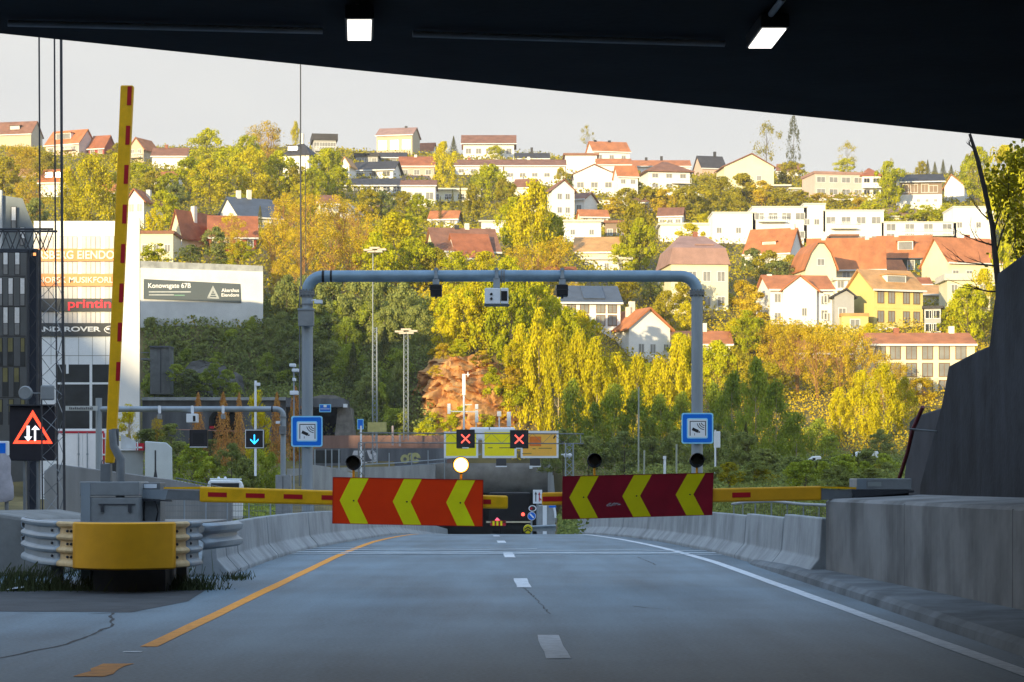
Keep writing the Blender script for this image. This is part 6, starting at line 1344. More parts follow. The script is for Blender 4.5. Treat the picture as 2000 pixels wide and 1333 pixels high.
house('grey and white modern garage house beside the yellow house', 1806, 1862, 655, 603, 598, 'flat', -14, 7, 'grey', 'dark', ([.3, .7], 2, 1.0, 1.0), Y=292, over=.3, glass=GLASS_D)
house('long yellow row house with rust roof beside the wing wall', 1694, 1904, 775, 674, 654, 'eave', 0, 9, 'cream', 'orange', ([.12, .26, .41, .56, .715, .87], 3, 1.15, 1.5), Y=258, chim=[(.33, 'r', .8), (.85, 'w', 1.0)], frame=FRB, over=.35)
house('white gabled house with orange side roof and two chimneys, mid valley', 1164, 1310, 704, 641, 604, 'gable', 24, 10, 'white', 'orange', None, Y=272, gx=.5, over=.5, chim=[(.35, 'w', 1.2), (.42, 'w', 1.6)], wn=[(.30, .22, .7, 1.1), (.58, .22, .7, 1.1), (.9, .3, .6, .8)])
house('low white terrace wall house beside the white gabled house', 1262, 1322, 724, 702, 699, 'flat', 0, 5, 'white', 'white', None, Y=268, over=.1)
house('white house with dark solar panelled roof behind the gantry antenna', 1084, 1212, 640, 591, 562, 'eave', 6, 9, 'white', 'slate', ([.15, .38, .66, .86], 2, 1.0, 1.2), Y=286, frame=FRB,
      extra=lambda r, h, D, He, Hr, w: MB().prism([(.4, He+.35), (D/2-.4, Hr-.05), (D/2-.4, Hr+.15), (.4, He+.55)], -h*.25, h*.5, 'x').build('solar_panel', GLASS_D, r, True))
house('low house with orange roof right of the gantry post', 1310, 1428, 700, 673, 650, 'eave', 0, 8, 'white', 'orange', None, Y=270, chim=[(.6, 'w', 1.2)])
house('orange roofed bungalow glimpsed behind the bare trees by the row house', 1560, 1668, 712, 690, 668, 'eave', 0, 7, 'salmon', 'tan', None, Y=268)

# smaller houses, sheds and terrace walls packed between
for (lab, a, b, ba, ev, ri, kd, yw, wl_, rf_, wn_) in (
  ('little white house with tan gable roof beside the dark low roofed modern house', 664, 692, 350, 322, 308, 'gable', -14, 'white', 'tan', ([.5], 2, .8, .9)),
  ('weathered grey timber house with slim posts under the tall tan house', 694, 738, 322, 306, 300, 'flat', 0, 'grey', 'dark', (3, 1, 1.0, .9)),
  ('small white house tucked below the long white row houses', 1004, 1052, 390, 366, 352, 'eave', -12, 'white', 'brown', (3, 1, .9, .9)),
  ('narrow white house with tiny orange roof beside the broad white gabled house', 1200, 1246, 392, 344, 326, 'eave', 10, 'white', 'orange', (2, 2, .9, .9)),
  ('white lower storey house with orange lean-to roof under the pine house', 1166, 1232, 356, 322, 312, 'eave', 0, 'white', 'orange', (3, 1, 1.0, 1.0)),
  ('white house with grey roof squeezed beside the tall stepped house', 1036, 1070, 420, 392, 378, 'eave', -10, 'white', 'dark', (2, 1, .8, .9)),
  ('white carport with thin flat roof beside the large cream gable', 1506, 1542, 380, 364, 361, 'flat', 0, 'dark', 'white', None),
  ('smaller white carport, next one toward the pinkish flat house', 1544, 1574, 382, 370, 367, 'flat', 0, 'grey', 'white', None),
  ('cream house with orange roof behind the white block house', 1128, 1188, 440, 424, 412, 'eave', 8, 'cream', 'orange', (3, 1, .8, .8)),
  ('long white low house under the brown hip roofed house', 1224, 1290, 412, 396, 386, 'eave', -6, 'white', 'brown', (4, 1, .8, .8)),
  ('white house with brown roof between the terrace row and the mansard', 1286, 1340, 448, 422, 408, 'eave', -10, 'white', 'brown', (3, 1, .9, .9)),
  ('white porch house with pale balcony under the long orange roof', 1632, 1692, 585, 548, 543, 'flat', 0, 'white', 'white', (3, 2, .9, 1.0)),
  ('small orange roofed outbuilding below the dark green house', 1768, 1818, 572, 556, 545, 'eave', 0, 'cream', 'rust', (2, 1, .8, .8)),
  ('cream house with rust roof peeping over the solar roofed house', 1060, 1128, 566, 544, 524, 'eave', 10, 'cream', 'rust', (3, 1, .8, .9)),
  ('white house with red roof on the western slope under the long low house', 300, 352, 372, 352, 338, 'eave', -14, 'white', 'rust', (2, 1, .9, .9)),
  ('small cream house between the hip roofed house and the orange trees', 612, 662, 420, 398, 384, 'eave', 14, 'cream', 'brown', (3, 1, .8, .9)),
  ('white cottage with orange roof above the long brown roof', 838, 900, 446, 428, 414, 'eave', -8, 'white', 'orange', (3, 1, .8, .8)),
  ('pale house with mauve roof right of the balconied apartments', 1730, 1790, 440, 422, 410, 'eave', 0, 'cream', 'mauve', (3, 1, .8, .8)),
  ('orange roofed house standing behind the yellow two storey house', 1690, 1770, 545, 530, 510, 'eave', 10, 'white', 'orange', (3, 1, .8, .9)),
  ('white house with brown roof near the skyline between cream and pinkish houses', 1518, 1566, 352, 334, 322, 'eave', -10, 'white', 'brown', (2, 1, .9, .9))):
    house(lab, a, b, ba, ev, ri, kd, yw, None, wl_, rf_, wn_, over=.4)
for (a, b, t, bo, lab) in ((1228, 1378, 376, 386, 'long low white terrace wall in front of the brown hip roofed house'), (1100, 1232, 392, 400, 'low pale terrace wall below the broad white gabled house'), (1600, 1730, 388, 394, 'low pale garden wall below the pinkish flat house'), (700, 790, 386, 392, 'low pale terrace wall under the deck row')):
    Y = rowY((a+b)/2, bo) - .6; r = empty('terrace_wall', at((a+b)/2, bo, Y), lab, 'wall')
    MB().box(xa(a, Y), xa(b, Y), Y, Y+.4, za(bo, Y)-2, za(t, Y)).build('wall_body', WALL['white'], r); MB().box(xa(a, Y)-.05, xa(b, Y)+.05, Y-.06, Y+.46, za(t, Y), za(t, Y)+.12).build('coping', CONC, r)
# ------------------------------------------------------------------ trees
LM = {'yg': leafmat('spring_leaves', (.23, .26, .008), (.64, .60, .014)), 'yel': leafmat('yellow_birch_leaves', (.37, .33, .008), (.74, .62, .014)),
      'ol': leafmat('olive_leaves', (.21, .19, .014), (.50, .41, .022)), 'or': leafmat('orange_buds', (.40, .28, .014), (.70, .51, .03)),
      'dk': leafmat('shade_darkened_leaves', (.12, .155, .045), (.34, .36, .09)), 'co': leafmat('spruce_needles', (.055, .07, .026), (.2, .18, .045)),  # dk leaf colour lowered to stand for trees in shade
      'rs': leafmat('sunlit_orange_needles', (.42, .18, .045), (.70, .40, .11)), 'gr': leafmat('fresh_green_leaves', (.16, .22, .028), (.45, .49, .05)), 'fy': leafmat('forsythia_bloom', (.50, .42, .008), (.75, .62, .012))}  # rs needles carry patches of sunlight as orange colour
rng = np.random.default_rng(7)
def quads(C, N, s, asp=1.0):
    # leaf clumps: one small quad per centre, facing N
    n = len(C); a = rng.normal(size=(n, 3)); N = N / np.linalg.norm(N, axis=1, keepdims=True)
    U = np.cross(N, a); U /= np.linalg.norm(U, axis=1, keepdims=True); V = np.cross(N, U)
    s = np.asarray(s).reshape(-1, 1) * rng.uniform(.6, 1.35, (n, 1)); t = s * asp * rng.uniform(.7, 1.2, (n, 1))
    P = np.stack([C - U*s*.5 , C - V*t*.55 + U*s*.08, C + U*s*.6, C + V*t*.5 - U*s*.05], axis=1)
    return P.reshape(-1, 3)
def mesh_quads(name, P, m):
    n = len(P)//4; me = bpy.data.meshes.new(name)
    me.vertices.add(len(P)); me.vertices.foreach_set('co', P.astype(np.float32).ravel())
    me.loops.add(4*n); me.loops.foreach_set('vertex_index', np.arange(4*n, dtype=np.int32))
    me.polygons.add(n); me.polygons.foreach_set('loop_start', np.arange(0, 4*n, 4, dtype=np.int32)); me.polygons.foreach_set('loop_total', np.full(n, 4, dtype=np.int32))
    me.update(calc_edges=True); me.materials.append(m); return me
def profile(kind, t):
    t = np.asarray(t)
    if kind == 'round': return np.sqrt(np.clip(1 - (2*t-.92)**2, 0.02, 1))
    if kind == 'birch': return np.clip(1.25*np.sqrt(np.clip(t*1.9, 0, 1))*(1-t)**.62 + .05, 0, 1)
    if kind == 'bush': return np.clip(np.sqrt(np.clip(1 - (t*.95)**2, 0, 1)), .05, 1)
    if kind == 'spruce': return np.clip((1-t)*1.0 + .03, 0, 1)
    if kind == 'spire': return np.clip(np.minimum(1, t*5+.3)*(1-t)**.7 + .04, 0, 1)
    return np.ones_like(t)
def crown(name, kind, m, n, leaf, blobs=34, bot=.18, gap=.3, seed=1, droop=0, sparse=False):
    # unit tree: height 1, crown radius .5
    global rng
    rng = np.random.default_rng(seed); Cs, Ns, Ss = [], [], []
    if kind in ('spruce', 'spire'):
        t = rng.random(n)**1.25; a = rng.random(n)*2*np.pi
        tier = np.floor(t*(16 if kind == 'spruce' else 11) + rng.random(n)*.5); jag = .75 + .25*np.cos(a*5 + tier*2.1) + rng.normal(0, .08, n)
        r = .5*profile(kind, t)*jag*rng.uniform(.45, 1.0, n)**.5
        z = bot + (1-bot)*t - r*.16
        C = np.stack([r*np.cos(a), r*np.sin(a), z], 1); N = np.stack([np.cos(a)*.8, np.sin(a)*.8, np.full(n, .7)], 1) + rng.normal(0, .35, (n, 3))
        return mesh_quads(name, quads(C, N, np.full(n, leaf), .55), m)
    per = n // blobs
    for b in range(blobs):
        t = rng.random()**.85; a = rng.random()*2*np.pi; R0 = .5*float(profile(kind, t)); rr_ = R0*rng.uniform(.3, .98)
        c = np.array([rr_*np.cos(a), rr_*np.sin(a), bot + (1-bot)*t])
        br = rng.uniform(.055, .125)*(1.0 if kind != 'bush' else 1.25)
        k = int(per*rng.uniform(.6, 1.4)); d = rng.normal(size=(k, 3)); d /= np.linalg.norm(d, axis=1, keepdims=True)
        rad = br*rng.uniform(.35, 1.12, (k, 1))**.6; P = c + d*rad*np.array([1, 1, .85])
        if droop: P[:, 2] -= rng.random(k)**2*droop*.22; 
        Cs.append(P); Ns.append(d + np.array([0, 0, .25]) + rng.normal(0, .45, (k, 3))); Ss.append(np.full(k, leaf))
    # loose leaves filling the outline unevenly
    k = n // 8; t = rng.random(k); a = rng.random(k)*2*np.pi; R0 = .5*profile(kind, t)*rng.uniform(.2, 1.08, k)
    Cs.append(np.stack([R0*np.cos(a), R0*np.sin(a), bot + (1-bot)*t], 1)); Ns.append(rng.normal(size=(k, 3))); Ss.append(np.full(k, leaf*.9))
    C = np.concatenate(Cs); C[:, 2] = np.clip(C[:, 2], .02, 1.03)
    return mesh_quads(name, quads(C, np.concatenate(Ns), np.concatenate(Ss), 1.15 if droop else 1.0), m)
def trunk_mesh(name, m, seed, limbs=7, top=.8, r0=.018, spread=.36, lo=.25, twigs=0, multi=1):
    rn = random.Random(seed); mb = MB()
    for q in range(multi):
        ox = 0 if multi == 1 else rn.uniform(-.12, .12); lean = rn.uniform(-.03, .03) if multi == 1 else ox*1.6
        p = [Vector((ox*.3 + lean*t + rn.uniform(-.006, .006), ox*.2+rn.uniform(-.006, .006), t*top - (.06 if t == 0 else 0))) for t in (0, .25, .5, .75, 1)]
        mb.tube(p, [r0, r0*.85, r0*.65, r0*.42, r0*.15], 6)
        for i in range(limbs):
            t = lo + (1-lo)*rn.random()*.9; k = t*4; j = min(3, int(k)); b = p[j].lerp(p[j+1], k-j); a = rn.uniform(0, 6.28); L = spread*rn.uniform(.5, 1)*(1.15-t*.8)
            e = b + Vector((math.cos(a)*L, math.sin(a)*L, L*rn.uniform(.5, 1.25))); mid = b.lerp(e, .5) + Vector((0, 0, -L*.08))
            rb = r0*.42*(1.1-t*.6); mb.tube([b, mid, e], [rb, rb*.6, rb*.15], 5)
            for w_ in range(twigs):
                u = rn.uniform(.3, 1); s = b.lerp(e, u); f = s + Vector((rn.uniform(-.5, .5)*L, rn.uniform(-.5, .5)*L, rn.uniform(.1, .75)*L)); mb.tube([s, s.lerp(f, .5)+Vector((0, 0, .01)), f], [rb*.32, rb*.22, rb*.1], 3, caps=False)
    me = bpy.data.meshes.new(name); me.from_pydata([tuple(v) for v in mb.v], [], mb.f); me.materials.append(m); return me
PROTO = {}
def proto(key, crowns, trunks): PROTO[key] = (crowns, trunks)
proto('leafy', [crown('crown', 'round', LM['yg'], 6120, 0.031, seed=s, blobs=44) for s in (1, 2, 3)], [trunk_mesh('trunk', BARK, s) for s in (1, 2)])
proto('yellow', [crown('crown', 'round', LM['yel'], 6120, 0.030, seed=s, blobs=46) for s in (4, 5)], [trunk_mesh('trunk', BARK, s) for s in (3, 4)])
proto('birch', [crown('crown', 'birch', LM['yel'], 6460, 0.025, seed=s, blobs=52, droop=.45, bot=.16) for s in (6, 7, 8)], [trunk_mesh('trunk', BARK_L, s, top=.95, r0=.015, spread=.26) for s in (5, 6)])
proto('greenbirch', [crown('crown', 'birch', LM['gr'], 6460, 0.025, seed=s, blobs=52, droop=.45, bot=.14) for s in (9, 10)], [trunk_mesh('trunk', BARK_L, s, top=.95, r0=.015, spread=.26) for s in (7, 8)])
proto('olive', [crown('crown', 'round', LM['ol'], 5780, 0.033, seed=s, blobs=40) for s in (11, 12)], [trunk_mesh('trunk', BARK, s) for s in (9, 10)])
proto('bush', [crown('crown', 'bush', LM['ol'], 4080, 0.044, seed=s, blobs=26, bot=.02) for s in (13, 14)], [trunk_mesh('trunk', BARK, 11, limbs=5, top=.5, multi=3)])
proto('yellowbush', [crown('crown', 'bush', LM['yg'], 4080, 0.044, seed=s, blobs=26, bot=.02) for s in (15, 16)], [trunk_mesh('trunk', BARK, 12, limbs=5, top=.5, multi=3)])
proto('orangebush', [crown('crown', 'bush', LM['or'], 4080, 0.038, seed=s, blobs=30, bot=.02) for s in (17, 18)], [trunk_mesh('trunk', BARK_O, 13, limbs=6, top=.6, multi=4, twigs=2)])
proto('twiggy', [crown('crown', 'round', LM['or'], 2890, 0.021, seed=s, blobs=40, bot=.2) for s in (19, 20, 21)], [trunk_mesh('trunk', BARK_O, s, limbs=16, top=.86, r0=.016, spread=.42, lo=.14, twigs=9, multi=2) for s in (14, 15)])
proto('darkleafy', [crown('crown', 'round', LM['dk'], 5780, 0.034, seed=s, blobs=42, bot=.1) for s in (22, 23, 24)], [trunk_mesh('trunk', BARK, s) for s in (16, 17)])
proto('darkbush', [crown('crown', 'bush', LM['dk'], 4420, 0.044, seed=s, blobs=30, bot=.0) for s in (25, 26)], [trunk_mesh('trunk', BARK, 18, limbs=5, top=.5, multi=3)])
proto('greenbush', [crown('crown', 'bush', LM['gr'], 4420, 0.043, seed=s, blobs=28, bot=.0) for s in (27, 28)], [trunk_mesh('trunk', BARK, 19, limbs=5, top=.5, multi=3)])
proto('spruce', [crown('crown', 'spruce', LM['co'], 4420, 0.037, seed=s, bot=.05) for s in (29, 30)], [trunk_mesh('trunk', BARK, 20, limbs=0, top=.95, r0=.014)])
proto('spire', [crown('crown', 'spire', LM['rs'], 3740, 0.038, seed=s, bot=.02) for s in (31, 32)], [trunk_mesh('trunk', BARK_O, 21, limbs=4, top=.95, r0=.014, spread=.1)])
proto('darkspire', [crown('crown', 'spire', LM['co'], 3740, 0.037, seed=33, bot=.0)], [trunk_mesh('trunk', BARK, 22, limbs=0, top=.9, r0=.014)])
proto('sparse', [crown('crown', 'round', LM['ol'], 1054, 0.027, seed=s, blobs=22, bot=.22) for s in (34, 35)], [trunk_mesh('trunk', BARK, s, limbs=14, top=.93, r0=.013, spread=.32, twigs=5) for s in (23, 24)])
proto('pine', [crown('crown', 'birch', LM['co'], 1530, 0.030, seed=36, blobs=36, bot=.12)], [trunk_mesh('trunk', BARK, 25, limbs=16, top=.97, r0=.011, spread=.26, twigs=2)])
proto('forsythia', [crown('crown', 'bush', LM['fy'], 3060, 0.037, seed=37, blobs=22, bot=.0)], [trunk_mesh('trunk', BARK_L, 26, limbs=8, top=.7, multi=4, twigs=2)])
LOOK = {'leafy': ('bushy yellow-green leafy tree', 'tree'), 'yellow': ('golden yellow leafy tree', 'tree'), 'birch': ('drooping yellow birch', 'tree'), 'greenbirch': ('slender green birch', 'tree'), 'olive': ('olive brown leafy tree', 'tree'),
        'bush': ('olive brown bush', 'bush'), 'yellowbush': ('yellow-green bush', 'bush'), 'orangebush': ('orange brown bush', 'bush'), 'twiggy': ('half bare orange twiggy tree', 'tree'), 'darkleafy': ('dark green leafy tree', 'tree'),
        'darkbush': ('dark green bush', 'bush'), 'greenbush': ('fresh green bush', 'bush'), 'spruce': ('dark pointed spruce', 'conifer'), 'spire': ('slim sun-tinted orange conifer', 'conifer'), 'darkspire': ('slim dark columnar conifer', 'conifer'),
        'sparse': ('sparse see-through tree', 'tree'), 'pine': ('tall thin dark pine', 'conifer'), 'forsythia': ('bright yellow forsythia', 'bush')}
NAME = {'bush': 'bush', 'yellowbush': 'bush', 'orangebush': 'bush', 'darkbush': 'bush', 'greenbush': 'bush', 'spruce': 'spruce_tree', 'spire': 'conifer_tree', 'darkspire': 'conifer_tree', 'pine': 'pine_tree', 'birch': 'birch_tree', 'greenbirch': 'birch_tree', 'forsythia': 'forsythia_bush'}
GRP = {'bush': 'bushes on the hillside', 'tree': 'trees on the hillside', 'conifer': 'conifers on the hillside'}
TREES = []; trn = random.Random(11)
def tree(kind, px, base, h, w_, Y=None, label=None, dY=0):
    Y = (rowY(px, base) if Y is None else Y) + dY
    cr_, tr_ = PROTO[kind]; X = xa(px, Y); z = za(base, Y)
    r = empty(NAME.get(kind, 'leafy_tree'), (X, Y, z), None, LOOK[kind][1], None, trn.uniform(0, 6.28))
    k = Y/F; H = h*k; Wd = w_*k
    for nm, me in (('crown', trn.choice(cr_)), ('trunk', trn.choice(tr_))):
        o = bpy.data.objects.new(nm, me); COL.objects.link(o); o.parent = r
        o.scale = (Wd, Wd, H)
    r['label'] = label or ''
    TREES.append([r, kind, px, base, h, w_, label]); return r
T = tree
# skyline and west hill
for a in (('leafy', 405, 335, 84, 74), ('twiggy', 518, 335, 96, 96), ('leafy', 480, 345, 80, 70), ('birch', 577, 292, 54, 26), ('leafy', 640, 385, 92, 84), ('spruce', 886, 300, 34, 24), ('yellow', 866, 385, 104, 56), ('leafy', 968, 316, 30, 38),
          ('sparse', 1146, 300, 54, 36), ('sparse', 1497, 340, 100, 66), ('pine', 1550, 345, 114, 36), ('olive', 1545, 368, 52, 66), ('sparse', 1655, 342, 64, 52), ('leafy', 1650, 345, 36, 46), ('leafy', 1736, 415, 96, 66), ('sparse', 1740, 330, 20, 14),
          ('olive', 1800, 352, 36, 30), ('spruce', 1826, 350, 34, 22), ('spruce', 1842, 350, 38, 22), ('spruce', 1812, 352, 40, 20), ('spruce', 1858, 352, 30, 22), ('spruce', 1880, 350, 30, 24), ('olive', 1900, 352, 56, 40), ('leafy', 1912, 402, 110, 74), ('yellow', 1960, 440, 150, 90),
          ('twiggy', 38, 385, 100, 110), ('olive', 8, 400, 90, 90), ('orangebush', 60, 345, 54, 80), ('olive', 90, 360, 60, 64), ('twiggy', 60, 455, 100, 110), ('darkleafy', 70, 460, 70, 60), ('olive', 18, 470, 80, 80),
          ('birch', 178, 455, 150, 120), ('birch', 135, 450, 120, 70), ('yellow', 226, 445, 140, 70), ('olive', 232, 330, 50, 46), ('leafy', 272, 380, 60, 70), ('olive', 300, 395, 60, 70), ('leafy', 330, 400, 60, 60), ('darkleafy', 345, 420, 60, 60),
          ('leafy', 372, 400, 90, 80), ('yellow', 410, 405, 90, 90), ('leafy', 445, 390, 100, 90), ('yellow', 490, 400, 110, 90), ('leafy', 545, 395, 96, 84), ('leafy', 320, 455, 80, 70), ('yellow', 300, 500, 90, 50), ('yellow', 375, 385, 60, 60), ('olive', 520, 420, 70, 60),
          ('leafy', 460, 430, 50, 60), ('darkspire', 508, 460, 58, 20), ('olive', 580, 395, 70, 70), ('leafy', 610, 400, 70, 60), ('leafy', 660, 395, 70, 60), ('yellow', 590, 430, 70, 70)): T(*a)
# middle of the hill
for a in (('twiggy', 560, 490, 110, 90), ('twiggy', 610, 500, 120, 110), ('twiggy', 660, 500, 116, 104), ('twiggy', 706, 520, 118, 100), ('twiggy', 540, 560, 140, 84), ('twiggy', 590, 570, 130, 96), ('twiggy', 640, 575, 130, 96), ('twiggy', 690, 575, 120, 90), ('twiggy', 450, 500, 80, 70),
          ('yellow', 770, 560, 140, 130), ('leafy', 735, 580, 120, 90), ('leafy', 810, 575, 110, 90), ('olive', 720, 430, 60, 60), ('darkleafy', 745, 432, 56, 60), ('olive', 790, 425, 50, 60), ('leafy', 820, 440, 60, 60), ('darkspire', 860, 446, 62, 15), ('darkspire', 884, 442, 72, 15), ('darkspire', 899, 444, 80, 17),
          ('olive', 925, 440, 76, 48), ('leafy', 962, 405, 84, 74), ('olive', 985, 420, 70, 56), ('leafy', 945, 372, 44, 56), ('darkbush', 928, 366, 20, 40), ('birch', 1040, 545, 190, 116), ('leafy', 1000, 500, 110, 70), ('leafy', 1078, 540, 120, 70), ('twiggy', 1090, 560, 96, 90), ('twiggy', 1050, 575, 100, 100), ('twiggy', 1010, 570, 90, 80),
          ('olive', 1096, 382, 54, 30), ('darkbush', 1110, 382, 26, 34), ('olive', 1242, 535, 138, 80), ('leafy', 1250, 540, 110, 70), ('leafy', 1215, 545, 70, 60), ('yellow', 1345, 505, 66, 70), ('yellow', 1375, 470, 50, 50),
          ('olive', 850, 575, 90, 80), ('darkleafy', 840, 560, 84, 60), ('leafy', 890, 580, 84, 80), ('yellow', 950, 585, 90, 80), ('leafy', 990, 590, 90, 70), ('yellow', 900, 555, 50, 60), ('olive', 770, 470, 60, 50), ('leafy', 800, 470, 50, 56)): T(*a)
for i, (px, b, h, w_, k) in enumerate(((1195, 428, 40, 60, 'orangebush'), (1225, 420, 50, 64, 'bush'), (1262, 425, 56, 70, 'bush'), (1300, 428, 56, 70, 'orangebush'), (1338, 430, 60, 70, 'bush'), (1376, 425, 64, 66, 'bush'), (1412, 410, 62, 66, 'bush'), (1450, 400, 58, 70, 'bush'), (1488, 405, 50, 66, 'orangebush'), (1522, 408, 42, 56, 'bush'), (1560, 408, 34, 56, 'bush'), (1600, 405, 26, 54, 'orangebush'), (1640, 408, 28, 54, 'bush'), (1680, 418, 30, 50, 'orangebush'),
          (1408, 365, 26, 36, 'olive'), (1432, 368, 26, 40, 'olive'), (1375, 375, 30, 40, 'bush'), (1350, 385, 24, 40, 'bush'), (1242, 365, 32, 34, 'bush'), (1700, 425, 36, 54, 'yellowbush'), (1735, 440, 34, 54, 'yellowbush'), (1775, 440, 38, 54, 'yellowbush'), (1810, 436, 36, 54, 'yellowbush'), (1845, 432, 34, 50, 'yellowbush'), (1870, 425, 24, 40, 'yellowbush'), (1711, 468, 24, 12, 'darkspire'), (1290, 420, 40, 50, 'olive'), (1440, 420, 40, 50, 'bush'), (1240, 385, 30, 60, 'bush'))): T(k, px, b, h, w_)
# lower valley, lit side
for a in (('yellow', 905, 706, 140, 90), ('leafy', 950, 712, 164, 104), ('leafy', 1000, 745, 200, 110), ('leafy', 880, 690, 110, 80), ('yellow', 930, 700, 150, 90), ('leafy', 1045, 690, 150, 90), ('leafy', 1075, 660, 80, 60), ('leafy', 965, 650, 110, 90), ('olive', 1020, 650, 110, 70), ('yellow', 870, 650, 90, 70), ('leafy', 915, 640, 90, 80), ('yellowbush', 965, 800, 80, 60), ('yellow', 866, 702, 80, 50), ('leafy', 1030, 790, 130, 70), ('olive', 1040, 800, 120, 60),
          ('orangebush', 880, 716, 50, 70), ('yellowbush', 905, 835, 40, 60), ('orangebush', 852, 712, 30, 44), ('yellowbush', 968, 745, 34, 44), ('orangebush', 918, 722, 24, 50), ('yellowbush', 990, 790, 40, 44), ('orangebush', 985, 830, 40, 44), ('bush', 880, 712, 26, 40), ('yellowbush', 850, 838, 34, 50), ('yellowbush', 950, 845, 36, 50),
          ('birch', 1015, 850, 210, 80), ('birch', 1052, 870, 260, 90), ('birch', 1090, 875, 240, 90), ('birch', 1128, 880, 230, 84), ('birch', 1165, 885, 220, 90), ('yellow', 1135, 720, 110, 80), ('leafy', 1105, 720, 120, 70), ('leafy', 1130, 690, 80, 70), ('birch', 1205, 885, 190, 84), ('birch', 1245, 885, 190, 80), ('birch', 1285, 880, 180, 80), ('birch', 1325, 880, 220, 84), ('birch', 1345, 870, 210, 70), ('yellow', 1180, 780, 80, 70), ('yellow', 1225, 785, 76, 70), ('leafy', 1270, 770, 60, 60), ('twiggy', 1290, 770, 70, 60),
          ('leafy', 1330, 720, 70, 60), ('leafy', 1400, 800, 130, 90), ('olive', 1440, 800, 120, 80), ('leafy', 1460, 700, 90, 70), ('yellow', 1435, 690, 66, 60), ('orangebush', 1465, 640, 80, 80), ('orangebush', 1485, 690, 60, 60), ('yellow', 1340, 650, 60, 50), ('olive', 1300, 640, 70, 60), ('olive', 1345, 625, 80, 80), ('olive', 1225, 600, 70, 60), ('darkleafy', 1270, 600, 70, 60), ('twiggy', 1120, 610, 60, 60),
          ('twiggy', 1520, 770, 140, 100), ('twiggy', 1560, 780, 150, 100), ('twiggy', 1600, 790, 150, 100), ('twiggy', 1640, 790, 150, 90), ('twiggy', 1680, 780, 130, 90), ('orangebush', 1510, 700, 60, 80), ('orangebush', 1560, 700, 56, 80), ('orangebush', 1610, 700, 46, 70), ('twiggy', 1720, 800, 110, 80), ('yellow', 1700, 700, 60, 50), ('olive', 1500, 800, 90, 90), ('twiggy', 1760, 800, 90, 80), ('orangebush', 1800, 790, 50, 70), ('twiggy', 1740, 740, 80, 60),
          ('birch', 1685, 868, 140, 90), ('birch', 1725, 872, 160, 90), ('birch', 1640, 870, 110, 70), ('birch', 1765, 850, 110, 70), ('greenbush', 1600, 880, 60, 70), ('leafy', 1890, 690, 130, 90), ('yellow', 1870, 660, 80, 60), ('yellow', 1920, 660, 130, 70), ('twiggy', 1905, 640, 80, 60), ('leafy', 1850, 660, 60, 50), ('olive', 1500, 560, 70, 70), ('olive', 1545, 560, 60, 50), ('darkleafy', 1520, 566, 56, 80), ('yellow', 1530, 560, 42, 46), ('yellow', 1845, 575, 34, 50), ('darkleafy', 1470, 545, 60, 50), ('orangebush', 1450, 610, 60, 60), ('yellow', 1700, 690, 56, 50), ('darkbush', 1845, 600, 24, 44)): T(*a)
# lower valley, in the shade
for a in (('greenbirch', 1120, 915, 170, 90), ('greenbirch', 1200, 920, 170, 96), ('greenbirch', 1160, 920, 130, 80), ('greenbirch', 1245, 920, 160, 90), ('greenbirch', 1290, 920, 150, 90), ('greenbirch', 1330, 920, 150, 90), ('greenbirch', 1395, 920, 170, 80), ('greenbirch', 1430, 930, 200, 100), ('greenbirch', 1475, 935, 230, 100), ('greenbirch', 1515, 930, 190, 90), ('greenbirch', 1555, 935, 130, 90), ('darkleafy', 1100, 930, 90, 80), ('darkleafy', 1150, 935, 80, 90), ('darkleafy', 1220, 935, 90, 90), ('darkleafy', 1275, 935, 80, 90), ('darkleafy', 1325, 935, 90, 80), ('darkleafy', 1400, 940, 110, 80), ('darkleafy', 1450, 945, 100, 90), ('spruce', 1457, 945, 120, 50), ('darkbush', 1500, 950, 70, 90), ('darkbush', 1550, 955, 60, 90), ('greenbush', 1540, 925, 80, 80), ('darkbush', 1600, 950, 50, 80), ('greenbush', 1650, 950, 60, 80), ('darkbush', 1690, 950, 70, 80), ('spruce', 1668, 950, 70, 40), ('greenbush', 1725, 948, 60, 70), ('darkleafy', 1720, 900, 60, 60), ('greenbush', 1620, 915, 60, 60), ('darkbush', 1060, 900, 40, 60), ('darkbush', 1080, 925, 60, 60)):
    k, px, b, h, w_ = a; T(k, px, b, h, w_, Y=lerp(b, [900, 920, 930, 940, 955], [216, 205, 190, 165, 130]))
